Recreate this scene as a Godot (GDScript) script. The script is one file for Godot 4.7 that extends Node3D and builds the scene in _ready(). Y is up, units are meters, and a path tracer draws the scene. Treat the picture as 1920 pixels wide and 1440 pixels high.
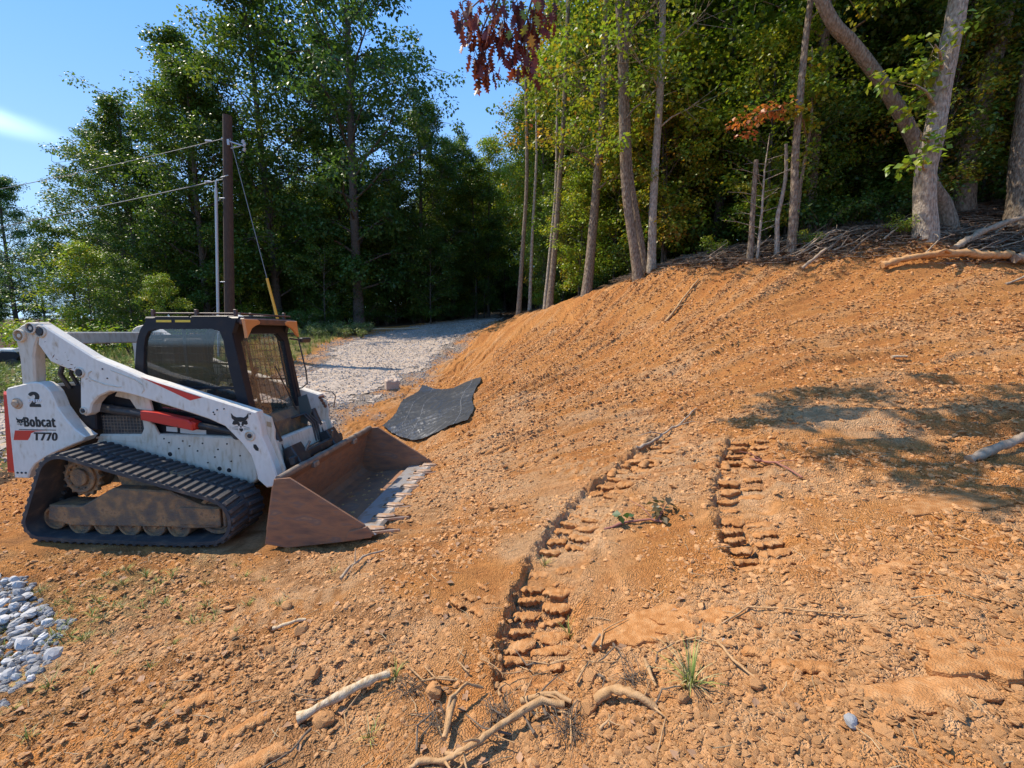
extends Node3D
# A freshly graded red-clay bank above a gravel drive, with a compact track loader parked at its foot, woods behind.

var rng := RandomNumberGenerator.new()
var mats := {}
var taken := {}

# ------------------------------------------------------------------ mesh collector
class MB:
	var v := PackedVector3Array()
	var n := PackedVector3Array()
	var c := PackedColorArray()
	var ix := PackedInt32Array()
	var tint := Color.WHITE
	var colored := false
	func put(p: Vector3, nn: Vector3) -> int:
		v.append(p)
		n.append(nn)
		if colored:
			c.append(tint)
		return v.size() - 1
	func tri(a: Vector3, b: Vector3, d: Vector3) -> void:
		var nn := (b - a).cross(d - a).normalized()
		var k := put(a, nn)
		put(b, nn)
		put(d, nn)
		ix.append(k)
		ix.append(k + 2)
		ix.append(k + 1)
	func quad(a: Vector3, b: Vector3, d: Vector3, e: Vector3) -> void:
		tri(a, b, d)
		tri(a, d, e)
	func tri_out(a: Vector3, b: Vector3, d: Vector3, mid: Vector3) -> void:
		if (b - a).cross(d - a).dot((a + b + d) / 3.0 - mid) < 0.0:
			tri(a, d, b)
		else:
			tri(a, b, d)
	func box(at: Vector3, size: Vector3, bev := 0.006, turn := Basis()) -> void:
		var h := size * 0.5
		var b := minf(bev, minf(h.x, minf(h.y, h.z)) * 0.45)
		var p := {}
		for sx in [-1, 1]:
			for sy in [-1, 1]:
				for sz in [-1, 1]:
					var s := Vector3(sx, sy, sz)
					for a in 3:
						var q := s * (h - Vector3(b, b, b))
						q[a] = s[a] * h[a]
						p[[sx, sy, sz, a]] = at + turn * q
		var o := [-1, 1]
		for a in 3:
			var i := (a + 1) % 3
			var j := (a + 2) % 3
			for s in o:
				var f := []
				for w in [[-1, -1], [1, -1], [1, 1], [-1, 1]]:
					var k := [0, 0, 0, a]
					k[a] = s
					k[i] = w[0]
					k[j] = w[1]
					f.append(p[k])
				tri_out(f[0], f[1], f[2], at)
				tri_out(f[0], f[2], f[3], at)
			# edges that run along axis a, between faces i and j
			for s in o:
				for t in o:
					var k0 := [0, 0, 0, i]
					k0[a] = -1
					k0[i] = s
					k0[j] = t
					var k1 := k0.duplicate()
					k1[a] = 1
					var k2 := k1.duplicate()
					k2[3] = j
					var k3 := k0.duplicate()
					k3[3] = j
					tri_out(p[k0], p[k1], p[k2], at)
					tri_out(p[k0], p[k2], p[k3], at)
		for sx in o:
			for sy in o:
				for sz in o:
					tri_out(p[[sx, sy, sz, 0]], p[[sx, sy, sz, 1]], p[[sx, sy, sz, 2]], at)
	# a flat outline in (x, y) given depth along z, chamfered at both faces
	func slab(shape: Array, z0: float, z1: float, bev := 0.006, xf := Transform3D()) -> void:
		var poly := PackedVector2Array(shape)
		if Geometry2D.is_polygon_clockwise(poly):
			poly.reverse()
		var m := poly.size()
		var inner := PackedVector2Array()
		for i in m:
			var a := (poly[i] - poly[(i + m - 1) % m]).normalized()
			var d := (poly[(i + 1) % m] - poly[i]).normalized()
			var n0 := Vector2(-a.y, a.x)
			var n1 := Vector2(-d.y, d.x)
			var mid := (n0 + n1).normalized()
			inner.append(poly[i] + mid * bev / maxf(0.5, mid.dot(n0)))
		var t := Geometry2D.triangulate_polygon(inner)
		var flip := xf.basis.determinant() < 0.0
		for k in range(0, t.size(), 3):
			var a := inner[t[k]]
			var b := inner[t[k + 1]]
			var d := inner[t[k + 2]]
			if (b - a).cross(d - a) < 0.0:
				var e := b
				b = d
				d = e
			_t(xf, Vector3(a.x, a.y, z1), Vector3(b.x, b.y, z1), Vector3(d.x, d.y, z1), flip)
			_t(xf, Vector3(a.x, a.y, z0), Vector3(d.x, d.y, z0), Vector3(b.x, b.y, z0), flip)
		for i in m:
			var j := (i + 1) % m
			var p := poly[i]
			var q := poly[j]
			var pi := inner[i]
			var qi := inner[j]
			_q(xf, Vector3(p.x, p.y, z0 + bev), Vector3(q.x, q.y, z0 + bev), Vector3(q.x, q.y, z1 - bev), Vector3(p.x, p.y, z1 - bev), flip)
			_q(xf, Vector3(p.x, p.y, z1 - bev), Vector3(q.x, q.y, z1 - bev), Vector3(qi.x, qi.y, z1), Vector3(pi.x, pi.y, z1), flip)
			_q(xf, Vector3(pi.x, pi.y, z0), Vector3(qi.x, qi.y, z0), Vector3(q.x, q.y, z0 + bev), Vector3(p.x, p.y, z0 + bev), flip)
	func _t(xf: Transform3D, a: Vector3, b: Vector3, d: Vector3, flip: bool) -> void:
		if flip:
			tri(xf * a, xf * d, xf * b)
		else:
			tri(xf * a, xf * b, xf * d)
	func _q(xf: Transform3D, a: Vector3, b: Vector3, d: Vector3, e: Vector3, flip: bool) -> void:
		_t(xf, a, b, d, flip)
		_t(xf, a, d, e, flip)
	# a frame: quads between two outlines of equal length, depth along z
	func ring(outer: Array, inner: Array, z0: float, z1: float, xf := Transform3D()) -> void:
		var m := outer.size()
		for i in m:
			var j := (i + 1) % m
			var a: Vector2 = outer[i]
			var b: Vector2 = outer[j]
			var d: Vector2 = inner[j]
			var e: Vector2 = inner[i]
			var mid := xf * Vector3((a.x + b.x + d.x + e.x) / 4.0, (a.y + b.y + d.y + e.y) / 4.0, (z0 + z1) / 2.0)
			var p := []
			for z in [z0, z1]:
				for w in [a, b, d, e]:
					p.append(xf * Vector3(w.x, w.y, z))
			for f in [[0, 1, 2, 3], [4, 5, 6, 7], [0, 1, 5, 4], [3, 2, 6, 7]]:
				tri_out(p[f[0]], p[f[1]], p[f[2]], mid)
				tri_out(p[f[0]], p[f[2]], p[f[3]], mid)
	func tube(path: Array, radii: Array, sides := 8, capped := true, rough := 0.0, r: RandomNumberGenerator = null) -> void:
		var m := path.size()
		var up := Vector3.UP
		var first := v.size()
		var x := Vector3.RIGHT
		for i in m:
			var dir: Vector3 = (path[mini(i + 1, m - 1)] - path[maxi(i - 1, 0)]).normalized()
			if i == 0:
				up = Vector3.UP if absf(dir.y) < 0.9 else Vector3.RIGHT
				x = up.cross(dir).normalized()
			x = (x - dir * x.dot(dir)).normalized()
			var y := dir.cross(x)
			for k in sides:
				var a := TAU * k / sides
				var o := x * cos(a) + y * sin(a)
				var w: float = radii[i]
				if rough > 0.0:
					w *= 1.0 + r.randf_range(-rough, rough)
				put(path[i] + o * w, o)
		for i in m - 1:
			for k in sides:
				var a := first + i * sides + k
				var b := first + i * sides + (k + 1) % sides
				for w in [a, a + sides, b, b, a + sides, b + sides]:
					ix.append(w)
		if capped:
			for e in [0, m - 1]:
				var mid: Vector3 = path[e]
				var way: Vector3 = (path[0] - path[1]) if e == 0 else (path[m - 1] - path[m - 2])
				for k in sides:
					var a := v[first + e * sides + k]
					var b := v[first + e * sides + (k + 1) % sides]
					tri_out(mid, a, b, mid - way)
	func lathe(profile: Array, segs := 24, xf := Transform3D()) -> void:
		for i in profile.size() - 1:
			var a: Vector2 = profile[i]
			var b: Vector2 = profile[i + 1]
			var side := Vector2(b.y - a.y, a.x - b.x).normalized()
			var row := v.size()
			for k in segs + 1:
				var t := TAU * k / segs
				var o := Vector3(cos(t), 0, sin(t))
				var nn := (xf.basis * (o * side.x + Vector3.UP * side.y)).normalized()
				put(xf * (o * a.x + Vector3.UP * a.y), nn)
				put(xf * (o * b.x + Vector3.UP * b.y), nn)
			for k in segs:
				var w := row + k * 2
				for j in [w, w + 2, w + 1, w + 1, w + 2, w + 3]:
					ix.append(j)
	# a stone or clod: a squashed ball with knocked-in facets
	func lump(size: Vector3, r: RandomNumberGenerator, rings := 5, segs := 7, rough := 0.25, smooth := false, at := Vector3.ZERO) -> void:
		var g := []
		var cuts := []
		for k in 7:
			cuts.append([Vector3(r.randf_range(-1, 1), r.randf_range(-1, 1), r.randf_range(-1, 1)).normalized(), r.randf_range(0.62, 0.9)])
		for i in rings + 1:
			var row := []
			var a := PI * i / rings
			for k in segs:
				var t := TAU * (k + (0.5 if i % 2 else 0.0)) / segs
				var p := Vector3(sin(a) * cos(t), cos(a), sin(a) * sin(t)) * (1.0 + r.randf_range(-rough, rough) * 0.5)
				for q in cuts:
					var over: float = p.dot(q[0]) - q[1]
					if over > 0.0:
						p -= q[0] * over
				row.append(p * size + at)
			if i == 0 or i == rings:
				for k in segs:
					row[k] = row[0]
			g.append(row)
		if smooth:
			var base := v.size()
			for i in rings + 1:
				for k in segs:
					var p: Vector3 = g[i][k]
					put(p, ((p - at) / size).normalized())
			for i in rings:
				for k in segs:
					var j := (k + 1) % segs
					for w in [[i, k], [i + 1, k], [i, j], [i, j], [i + 1, k], [i + 1, j]]:
						ix.append(base + w[0] * segs + w[1])
			return
		for i in rings:
			for k in segs:
				var j := (k + 1) % segs
				if i > 0:
					tri_out(g[i][k], g[i][j], g[i + 1][k], at)
				if i < rings - 1:
					tri_out(g[i][j], g[i + 1][j], g[i + 1][k], at)
	# one leaf: two faces folded along the midrib
	func leaf(at: Vector3, along: Vector3, across: Vector3, size: float, wide := 0.34, fold := 0.12) -> void:
		var up := along.cross(across)
		var k := v.size()
		var w := across * size * wide
		var d := up * size * fold
		put(at, up)
		put(at + along * size * 0.45 + w - d, (up + across * fold * 2.0).normalized())
		put(at + along * size, up)
		put(at + along * size * 0.45 - w - d, (up - across * fold * 2.0).normalized())
		for j in [0, 1, 2, 0, 2, 3]:
			ix.append(k + j)
	func mesh() -> ArrayMesh:
		var a := []
		a.resize(Mesh.ARRAY_MAX)
		a[Mesh.ARRAY_VERTEX] = v
		a[Mesh.ARRAY_NORMAL] = n
		if colored:
			a[Mesh.ARRAY_COLOR] = c
		a[Mesh.ARRAY_INDEX] = ix
		var m := ArrayMesh.new()
		m.add_surface_from_arrays(Mesh.PRIMITIVE_TRIANGLES, a)
		return m

# ------------------------------------------------------------------ scene helpers
func numbered(called: String) -> String:
	var k: int = taken.get(called, 0)
	taken[called] = k + 1
	return called if k == 0 else "%s_%03d" % [called, k]

func tag(o: Node, label: String, category := "", group := "", kind := "") -> Node:
	if label:
		o.set_meta("label", label)
	if category:
		o.set_meta("category", category)
	if group:
		o.set_meta("group", group)
	if kind:
		o.set_meta("kind", kind)
	return o

func thing(called: String, label: String, category: String, at := Vector3.ZERO, group := "") -> Node3D:
	var o := Node3D.new()
	o.name = numbered(called)
	add_child(o)
	o.position = at
	tag(o, label, category, group)
	return o

func obj(called: String, m: Mesh, material: Material, parent: Node = self, at := Vector3.ZERO) -> MeshInstance3D:
	var o := MeshInstance3D.new()
	o.name = numbered(called) if parent == self else called
	o.mesh = m
	o.material_override = material
	parent.add_child(o, true)
	o.position = at
	return o

func scatter(called: String, m: Mesh, material: Material, where: Array, tints := []) -> MultiMeshInstance3D:
	var mm := MultiMesh.new()
	mm.transform_format = MultiMesh.TRANSFORM_3D
	mm.use_colors = tints.size() > 0
	mm.mesh = m
	mm.instance_count = where.size()
	for i in where.size():
		mm.set_instance_transform(i, where[i])
		if tints.size() > 0:
			mm.set_instance_color(i, tints[i])
	var o := MultiMeshInstance3D.new()
	o.name = numbered(called)
	o.multimesh = mm
	o.material_override = material
	add_child(o)
	o.set_meta("kind", "stuff")
	return o

func lin(r: float, g: float, b: float, a := 1.0) -> Color:
	var c := Color(r, g, b).linear_to_srgb()
	c.a = a
	return c

func noise_tex(freq: float, stops: Array, seed_n: int, octaves := 4, size := 512, kind := FastNoiseLite.TYPE_SIMPLEX_SMOOTH, bump := false) -> NoiseTexture2D:
	var f := FastNoiseLite.new()
	f.seed = seed_n
	f.noise_type = kind
	f.frequency = freq
	f.fractal_octaves = octaves
	var t := NoiseTexture2D.new()
	t.width = size
	t.height = size
	t.seamless = true
	t.noise = f
	if bump:
		t.as_normal_map = true
		t.bump_strength = 6.0
	elif stops:
		var g := Gradient.new()
		var at := PackedFloat32Array()
		var cs := PackedColorArray()
		for s in stops:
			at.append(s[0])
			cs.append(s[1])
		g.offsets = at
		g.colors = cs
		t.color_ramp = g
	return t

func plain(c: Color, rough := 0.7, metal := 0.0) -> StandardMaterial3D:
	var m := StandardMaterial3D.new()
	m.albedo_color = c
	m.roughness = rough
	m.metallic = metal
	return m

func grained(c: Color, tex: Texture2D, scale: float, rough := 0.7, bump: Texture2D = null, bump_cm := 0.3, world := false) -> StandardMaterial3D:
	var m := plain(c, rough)
	m.albedo_texture = tex
	m.uv1_triplanar = true
	m.uv1_world_triplanar = world
	m.uv1_scale = Vector3(scale, scale, scale)
	if bump:
		m.heightmap_enabled = true
		m.heightmap_texture = bump
		m.heightmap_scale = bump_cm
	return m

# ------------------------------------------------------------------ terrain
const KNOWN := [
	[0.0, -1.31, 0.5], [0.0, -1.81, 0.48], [0.0, -2.89, 0.46], [0.0, -4.48, 0.46], [-1.17, -1.42, 0.36], [-2.1, -1.49, 0.28], [-3.33, -2.5, 0.08], [-2.55, -2.6, 0.12],
	[-1.76, -2.8, 0.17], [-1.08, -3.08, 0.24], [-0.85, -1.89, 0.38], [0.75, -1.06, 0.8], [1.32, -0.94, 0.95], [1.93, -1.46, 1.0], [1.16, -1.75, 0.78], [0.89, -2.78, 0.62], [1.67, -2.63, 0.85],
	[-5.18, -3.85, 0.0], [-3.69, -3.69, 0.0], [-2.49, -3.57, 0.0], [-4.97, -5.84, 0.0], [-3.48, -5.68, 0.0], [-2.28, -5.56, 0.0], [-2.09, -3.53, 0.04], [-1.89, -5.52, 0.02], [-1.3, -3.44, 0.16], [-1.09, -5.43, 0.12], [-3.58, -4.69, 0.0],
	[3.75, -3.0, 1.07], [5.46, -4.5, 1.4], [7.16, -6.0, 1.86], [8.79, -7.5, 2.68], [10.15, -8.8, 3.68], [2.46, -4.0, 1.08], [3.6, -6.0, 1.61], [4.73, -8.0, 2.29], [5.91, -10.2, 3.59], [8.02, -8.8, 3.79], [6.93, -9.6, 3.75],
	[4.65, -11.3, 3.55], [3.81, -12.3, 3.43], [2.52, -14.2, 2.99], [0.33, -18.0, 2.34], [-0.77, -25.0, 1.89], [0.0, -6.0, 0.53], [0.0, -8.0, 0.75], [0.0, -11.0, 1.27], [0.0, -14.5, 1.85], [2.25, -9.5, 1.6], [1.57, -6.5, 0.93],
	[-2.26, -10.5, 0.42], [-1.5, -10.0, 0.3], [-0.75, -9.8, 0.76], [-2.37, -7.6, 0.12], [-1.52, -6.9, -0.03], [-0.73, -6.9, 0.45], [-1.36, -12.0, 0.5], [-1.36, -15.5, 0.85], [-1.23, -22.0, 1.43], [-3.1, -9.0, 0.25], [-4.25, -12.5, 0.5],
	[-5.73, -17.0, 0.99], [-8.04, -24.0, 1.48], [-10.26, -23.0, 1.6], [-8.73, -17.5, 1.06], [-3.9, -8.5, 0.25], [-3.79, -19.0, 1.12], [-2.2, -12.5, 0.6],
	[8.0, -14.0, 4.3], [14.0, -10.0, 5.0], [14.0, -16.0, 5.2], [5.0, -18.0, 3.3], [2.0, -24.0, 2.5], [10.0, -28.0, 3.6], [22.0, -28.0, 5.0], [0.0, -34.0, 2.2], [-10.0, -31.0, 1.8], [-20.0, -32.0, 1.0], [-14.0, -20.0, 1.1], [-20.0, -22.0, 0.6],
	[-14.0, -12.0, 0.4], [-20.0, -12.0, 0.0], [-12.0, -7.0, 0.0], [-30.0, -40.0, 0.3], [-40.0, -30.0, 0.0], [-40.0, -10.0, -0.3], [-10.0, -3.0, 0.0], [-6.0, -1.5, 0.03], [-5.0, 1.5, 0.1], [0.0, 2.0, 0.6], [3.0, 1.5, 1.25], [6.0, 0.0, 1.5],
	[10.0, -3.0, 2.0], [14.0, -5.0, 3.2], [20.0, -5.0, 4.5], [12.0, 3.0, 2.0], [-15.0, 4.0, 0.0], [40.0, -10.0, 5.5], [40.0, -50.0, 8.0], [0.0, -60.0, 7.0], [-40.0, -64.0, 1.0], [11.5, -9.2, 4.3], [10.5, -10.4, 4.6], [9.4, -9.7, 4.05], [13.0, -8.0, 4.4],
	[2.6, -8.2, 1.45], [3.4, -9.8, 2.2], [1.4, -12.2, 1.9], [6.0, -8.3, 2.55], [7.2, -8.0, 2.9], [-0.2, -5.2, 0.45], [4.4, -3.6, 1.2]]
const GX0 := -45.0
const GZ0 := -72.0
const CELL := 0.4
const GW := 226
const GH := 196
var base_h := PackedFloat32Array()
var n_clod := FastNoiseLite.new()
var n_mid := FastNoiseLite.new()
var n_big := FastNoiseLite.new()
var n_cell := FastNoiseLite.new()
var n_col := FastNoiseLite.new()
var n_str := FastNoiseLite.new()

# the ruts that the machine's tracks left: centre line in (x, z), depth, half width, how much of the left wall stands
const RUTS := [
	[[[0.10, -1.58], [0.09, -1.75], [0.13, -2.08], [0.22, -2.45], [0.38, -2.85], [0.58, -3.2], [0.85, -3.55], [1.25, -3.95], [1.8, -4.4]], 0.075, 0.175],
	[[[1.34, -1.95], [1.42, -2.3], [1.52, -2.62], [1.68, -3.0], [1.9, -3.4], [2.3, -3.95]], 0.07, 0.165],
	[[[-0.42, -2.2], [-0.24, -2.32], [-0.1, -2.44]], 0.045, 0.12],
	[[[-0.35, -5.6], [0.1, -4.75], [0.55, -4.2], [1.2, -3.75], [2.1, -3.45]], 0.02, 0.17],
	[[[2.3, -1.6], [2.9, -1.9], [3.7, -2.1], [4.8, -2.2]], 0.03, 0.2],
	[[[-3.0, -2.2], [-2.2, -2.3], [-1.5, -2.55], [-0.9, -3.0]], 0.02, 0.2],
	[[[-3.4, -7.6], [-2.6, -7.1], [-1.9, -6.7], [-1.0, -6.6]], 0.03, 0.2],
	[[[-3.4, -8.1], [-2.7, -8.8], [-2.3, -9.8], [-2.2, -11.5], [-2.1, -14.0]], 0.03, 0.22]]

func solve_terrain() -> void:
	var m := KNOWN.size()
	var a := []
	for i in m + 1:
		var row := PackedFloat64Array()
		row.resize(m + 2)
		for j in m:
			if i == m:
				row[j] = 1.0
			else:
				row[j] = Vector2(KNOWN[i][0] - KNOWN[j][0], KNOWN[i][1] - KNOWN[j][1]).length()
		row[m] = 1.0 if i < m else 0.0
		row[m + 1] = KNOWN[i][2] if i < m else 0.0
		if i < m:
			row[i] -= 0.04
		a.append(row)
	for i in m + 1:
		var best := i
		for k in range(i + 1, m + 1):
			if absf(a[k][i]) > absf(a[best][i]):
				best = k
		var sw = a[i]
		a[i] = a[best]
		a[best] = sw
		for k in range(i + 1, m + 1):
			var f: float = a[k][i] / a[i][i]
			if f != 0.0:
				var rk: PackedFloat64Array = a[k]
				var ri: PackedFloat64Array = a[i]
				for j in range(i, m + 2):
					rk[j] -= f * ri[j]
				a[k] = rk
	var w := PackedFloat64Array()
	w.resize(m + 1)
	for i in range(m, -1, -1):
		var s: float = a[i][m + 1]
		for j in range(i + 1, m + 1):
			s -= a[i][j] * w[j]
		w[i] = s / a[i][i]
	base_h.resize(GW * GH)
	var px := PackedFloat32Array()
	var pz := PackedFloat32Array()
	for k in KNOWN:
		px.append(k[0])
		pz.append(k[1])
	for j in GH:
		var z := GZ0 + j * CELL
		for i in GW:
			var x := GX0 + i * CELL
			var s: float = w[m]
			for k in m:
				var dx := x - px[k]
				var dz := z - pz[k]
				s += w[k] * sqrt(dx * dx + dz * dz)
			base_h[j * GW + i] = s

# smooth height of the land: quadratic B-spline over the coarse grid
func land(x: float, z: float) -> float:
	var fx := clampf((x - GX0) / CELL, 1.0, GW - 2.01)
	var fz := clampf((z - GZ0) / CELL, 1.0, GH - 2.01)
	var i := int(fx + 0.5)
	var j := int(fz + 0.5)
	var u := fx - i + 0.5
	var v := fz - j + 0.5
	var a0 := 0.5 * (1.0 - u) * (1.0 - u)
	var a2 := 0.5 * u * u
	var a1 := 1.0 - a0 - a2
	var b0 := 0.5 * (1.0 - v) * (1.0 - v)
	var b2 := 0.5 * v * v
	var k := (j - 1) * GW + i
	return b0 * (a0 * base_h[k - 1] + a1 * base_h[k] + a2 * base_h[k + 1]) + (1.0 - b0 - b2) * (a0 * base_h[k + GW - 1] + a1 * base_h[k + GW] + a2 * base_h[k + GW + 1]) + b2 * (a0 * base_h[k + 2 * GW - 1] + a1 * base_h[k + 2 * GW] + a2 * base_h[k + 2 * GW + 1])

# [how deep inside a rut, 0..1; height change]
func rut(x: float, z: float) -> Vector3:
	var p := Vector2(x, z)
	var dh := 0.0
	var inside := 0.0
	var pad := 0.0
	for r in RUTS:
		var pts: Array = r[0]
		var half: float = r[2]
		var run := 0.0
		var near := 1e9
		var along := 0.0
		var across := 0.0
		for k in pts.size() - 1:
			var a := Vector2(pts[k][0], pts[k][1])
			var b := Vector2(pts[k + 1][0], pts[k + 1][1])
			var ab := b - a
			var l := ab.length()
			var t := clampf((p - a).dot(ab) / (l * l), 0.0, 1.0)
			var d := p.distance_to(a + ab * t)
			if d < near:
				near = d
				along = run + t * l
				across = (p - a).cross(ab) / l
				if t <= 0.0 or t >= 1.0:
					across = signf(across) * maxf(absf(across), d)
			run += l
		if near > half + 0.12:
			continue
		var fade := smoothstep(0.0, 0.25, along) * smoothstep(0.0, 0.25, run - along)
		var keep := clampf(0.8 + 1.2 * n_mid.get_noise_2d(x * 1.1 + 31.0, z * 1.1), 0.12, 1.0)
		var deep: float = r[1] * clampf(0.72 + 1.3 * n_big.get_noise_2d(along * 2.2 + r[2] * 90.0, 3.0), 0.3, 1.15)
		var jag := 0.06 * n_clod.get_noise_2d(x * 1.4, z * 1.4 + 7.0)
		var soft := 0.05 if across > 0.0 else 0.11
		var floor_in := 1.0 - smoothstep(half - 0.03, half - 0.03 + soft, near + jag)
		var col := 0.0 if across < 0.0 else 0.5
		var ph := along / 0.128 + col + 0.25 * absf(across) / half + 0.42 * n_mid.get_noise_2d(x * 1.6, z * 1.6) + 0.16 * n_clod.get_noise_2d(x * 0.7, z * 0.7)
		var bar := ph - floorf(ph)
		var lug := smoothstep(0.0, 0.14, bar) * (1.0 - smoothstep(0.56, 0.70, bar))
		if r[1] > 0.06 and along < 0.75:
			deep *= 1.5
		dh += fade * floor_in * (-deep * (1.0 if across > 0.0 else 0.8) + lug * (deep * 0.30) * keep)
		pad = maxf(pad, fade * floor_in * lug * keep)
		# spoil pushed up at the rims
		var rim := exp(-pow((near - half - 0.05) / 0.035, 2.0))
		dh += fade * rim * r[1] * 0.32 * (0.6 + n_clod.get_noise_2d(x, z))
		inside = maxf(inside, fade * floor_in)
	return Vector3(inside, dh, pad)

func clay_at(x: float, z: float) -> float:
	# 1 on the bare graded clay, 0 on the woods floor and the verge
	var edge := ridge_z(x)
	var e := 1.0 - smoothstep(-0.5, 0.5, (edge - z) + 0.6 * n_mid.get_noise_2d(x * 0.5, z * 0.5) + (0.45 * smoothstep(4.2, 5.4, x) * (1.0 - smoothstep(7.2, 8.0, x)) + 0.2 * smoothstep(8.0, 9.0, x)))
	if x < -6.5:
		e *= 1.0 - smoothstep(-7.4, -6.4, -x - 13.9 + (z + 12.0) * 0.15)
	return clampf(e, 0.0, 1.0)

const RIDGE := [[-60.0, -19.0], [-30.0, -19.0], [-13.0, -20.0], [-8.0, -25.0], [-4.0, -33.0], [-1.5, -30.0], [-0.2, -22.0], [0.3, -18.0], [1.4, -16.1], [2.5, -14.2], [3.8, -12.35], [4.7, -11.3], [5.9, -10.2], [6.9, -9.5], [8.0, -8.75], [10.2, -8.6], [14.0, -7.0], [20.0, -5.0], [60.0, -4.0]]

func ridge_z(x: float) -> float:
	for k in RIDGE.size() - 1:
		if x < RIDGE[k + 1][0]:
			return lerpf(RIDGE[k][1], RIDGE[k + 1][1], clampf((x - RIDGE[k][0]) / (RIDGE[k + 1][0] - RIDGE[k][0]), 0.0, 1.0))
	return -4.0

var machine_at := Transform3D()

func detail(x: float, z: float) -> float:
	var d := Vector2(x, z).length()
	var h := 0.06 * n_big.get_noise_2d(x, z)
	var flat := 1.0
	# packed where the loader stands
	var q := machine_at.affine_inverse() * Vector3(x, 0, z)
	flat = clampf(maxf(absf(q.x - 1.2) - 1.2, absf(q.z) - 0.95) / 0.2, 0.15, 1.0)
	if d < 26.0:
		var m := n_mid.get_noise_2d(x, z)
		h += 0.028 * m
		# scrape marks that fan out from where the machine worked up the bank
		var ang := atan2(z + 4.6, x + 4.2)
		var far := Vector2(x + 4.2, z + 4.6).length()
		var s := n_str.get_noise_2d(ang * 14.0, far * 0.10)
		var s2 := n_str.get_noise_2d(ang * 34.0 + 9.0 + 0.4 * m, far * 0.16)
		var slope_part := smoothstep(-1.6, 0.4, x - 0.25 * z - 1.6) * smoothstep(3.5, 5.5, d)
		h += (0.07 * s + 0.055 * s2 - 0.20 * maxf(0.0, 0.13 - absf(n_str.get_noise_2d(ang * 24.0 + 3.0 + 0.3 * m, far * 0.12)))) * (0.2 + 0.8 * slope_part)
	var worn := Vector3.ZERO
	if x > -4.0 and x < 5.2 and z < -1.2 and z > -14.2:
		worn = rut(x, z)
	var calm := 1.0 - 0.55 * worn.x - 0.35 * worn.z
	if d < 14.0:
		var rough := clampf(0.55 + 1.1 * n_big.get_noise_2d(x * 1.7 + 50.0, z * 1.7) + 0.3 * smoothstep(-0.6, -1.8, x), 0.12, 1.15)
		var c := n_clod.get_noise_2d(x, z)
		h += (0.030 * rough + 0.005) * c * calm
		h += 0.011 * rough * calm * maxf(0.0, n_cell.get_noise_2d(x, z) + 0.35) * (1.0 - smoothstep(8.0, 14.0, d))
	if d > 3.5 and d < 16.0:
		var lump := maxf(0.0, n_cell.get_noise_2d(x * 0.55, z * 0.55) + 0.45) * clampf(0.5 + 1.6 * n_mid.get_noise_2d(x * 0.6 + 80.0, z * 0.6), 0.0, 1.0)
		h += 0.026 * lump * smoothstep(3.5, 5.5, d) * calm
	h *= flat
	h += worn.y
	return h

func ground_y(x: float, z: float) -> float:
	return land(x, z) + detail(x, z)

func on(x: float, z: float, up := 0.0) -> Vector3:
	return Vector3(x, ground_y(x, z) + up, z)

func spaced(from: float, to: float, fine_from: float, fine_to: float, fine: float, grow_lo: float, grow_hi: float) -> PackedFloat32Array:
	var lo := []
	var p := fine_from
	var s := fine
	while p > from:
		s *= grow_lo
		p -= s
		lo.append(maxf(p, from))
	lo.reverse()
	var out := PackedFloat32Array(lo)
	p = fine_from
	while p < fine_to:
		out.append(p)
		p += fine
	s = fine
	while p < to:
		out.append(p)
		s *= grow_hi
		p += s
	out.append(to)
	return out

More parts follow.
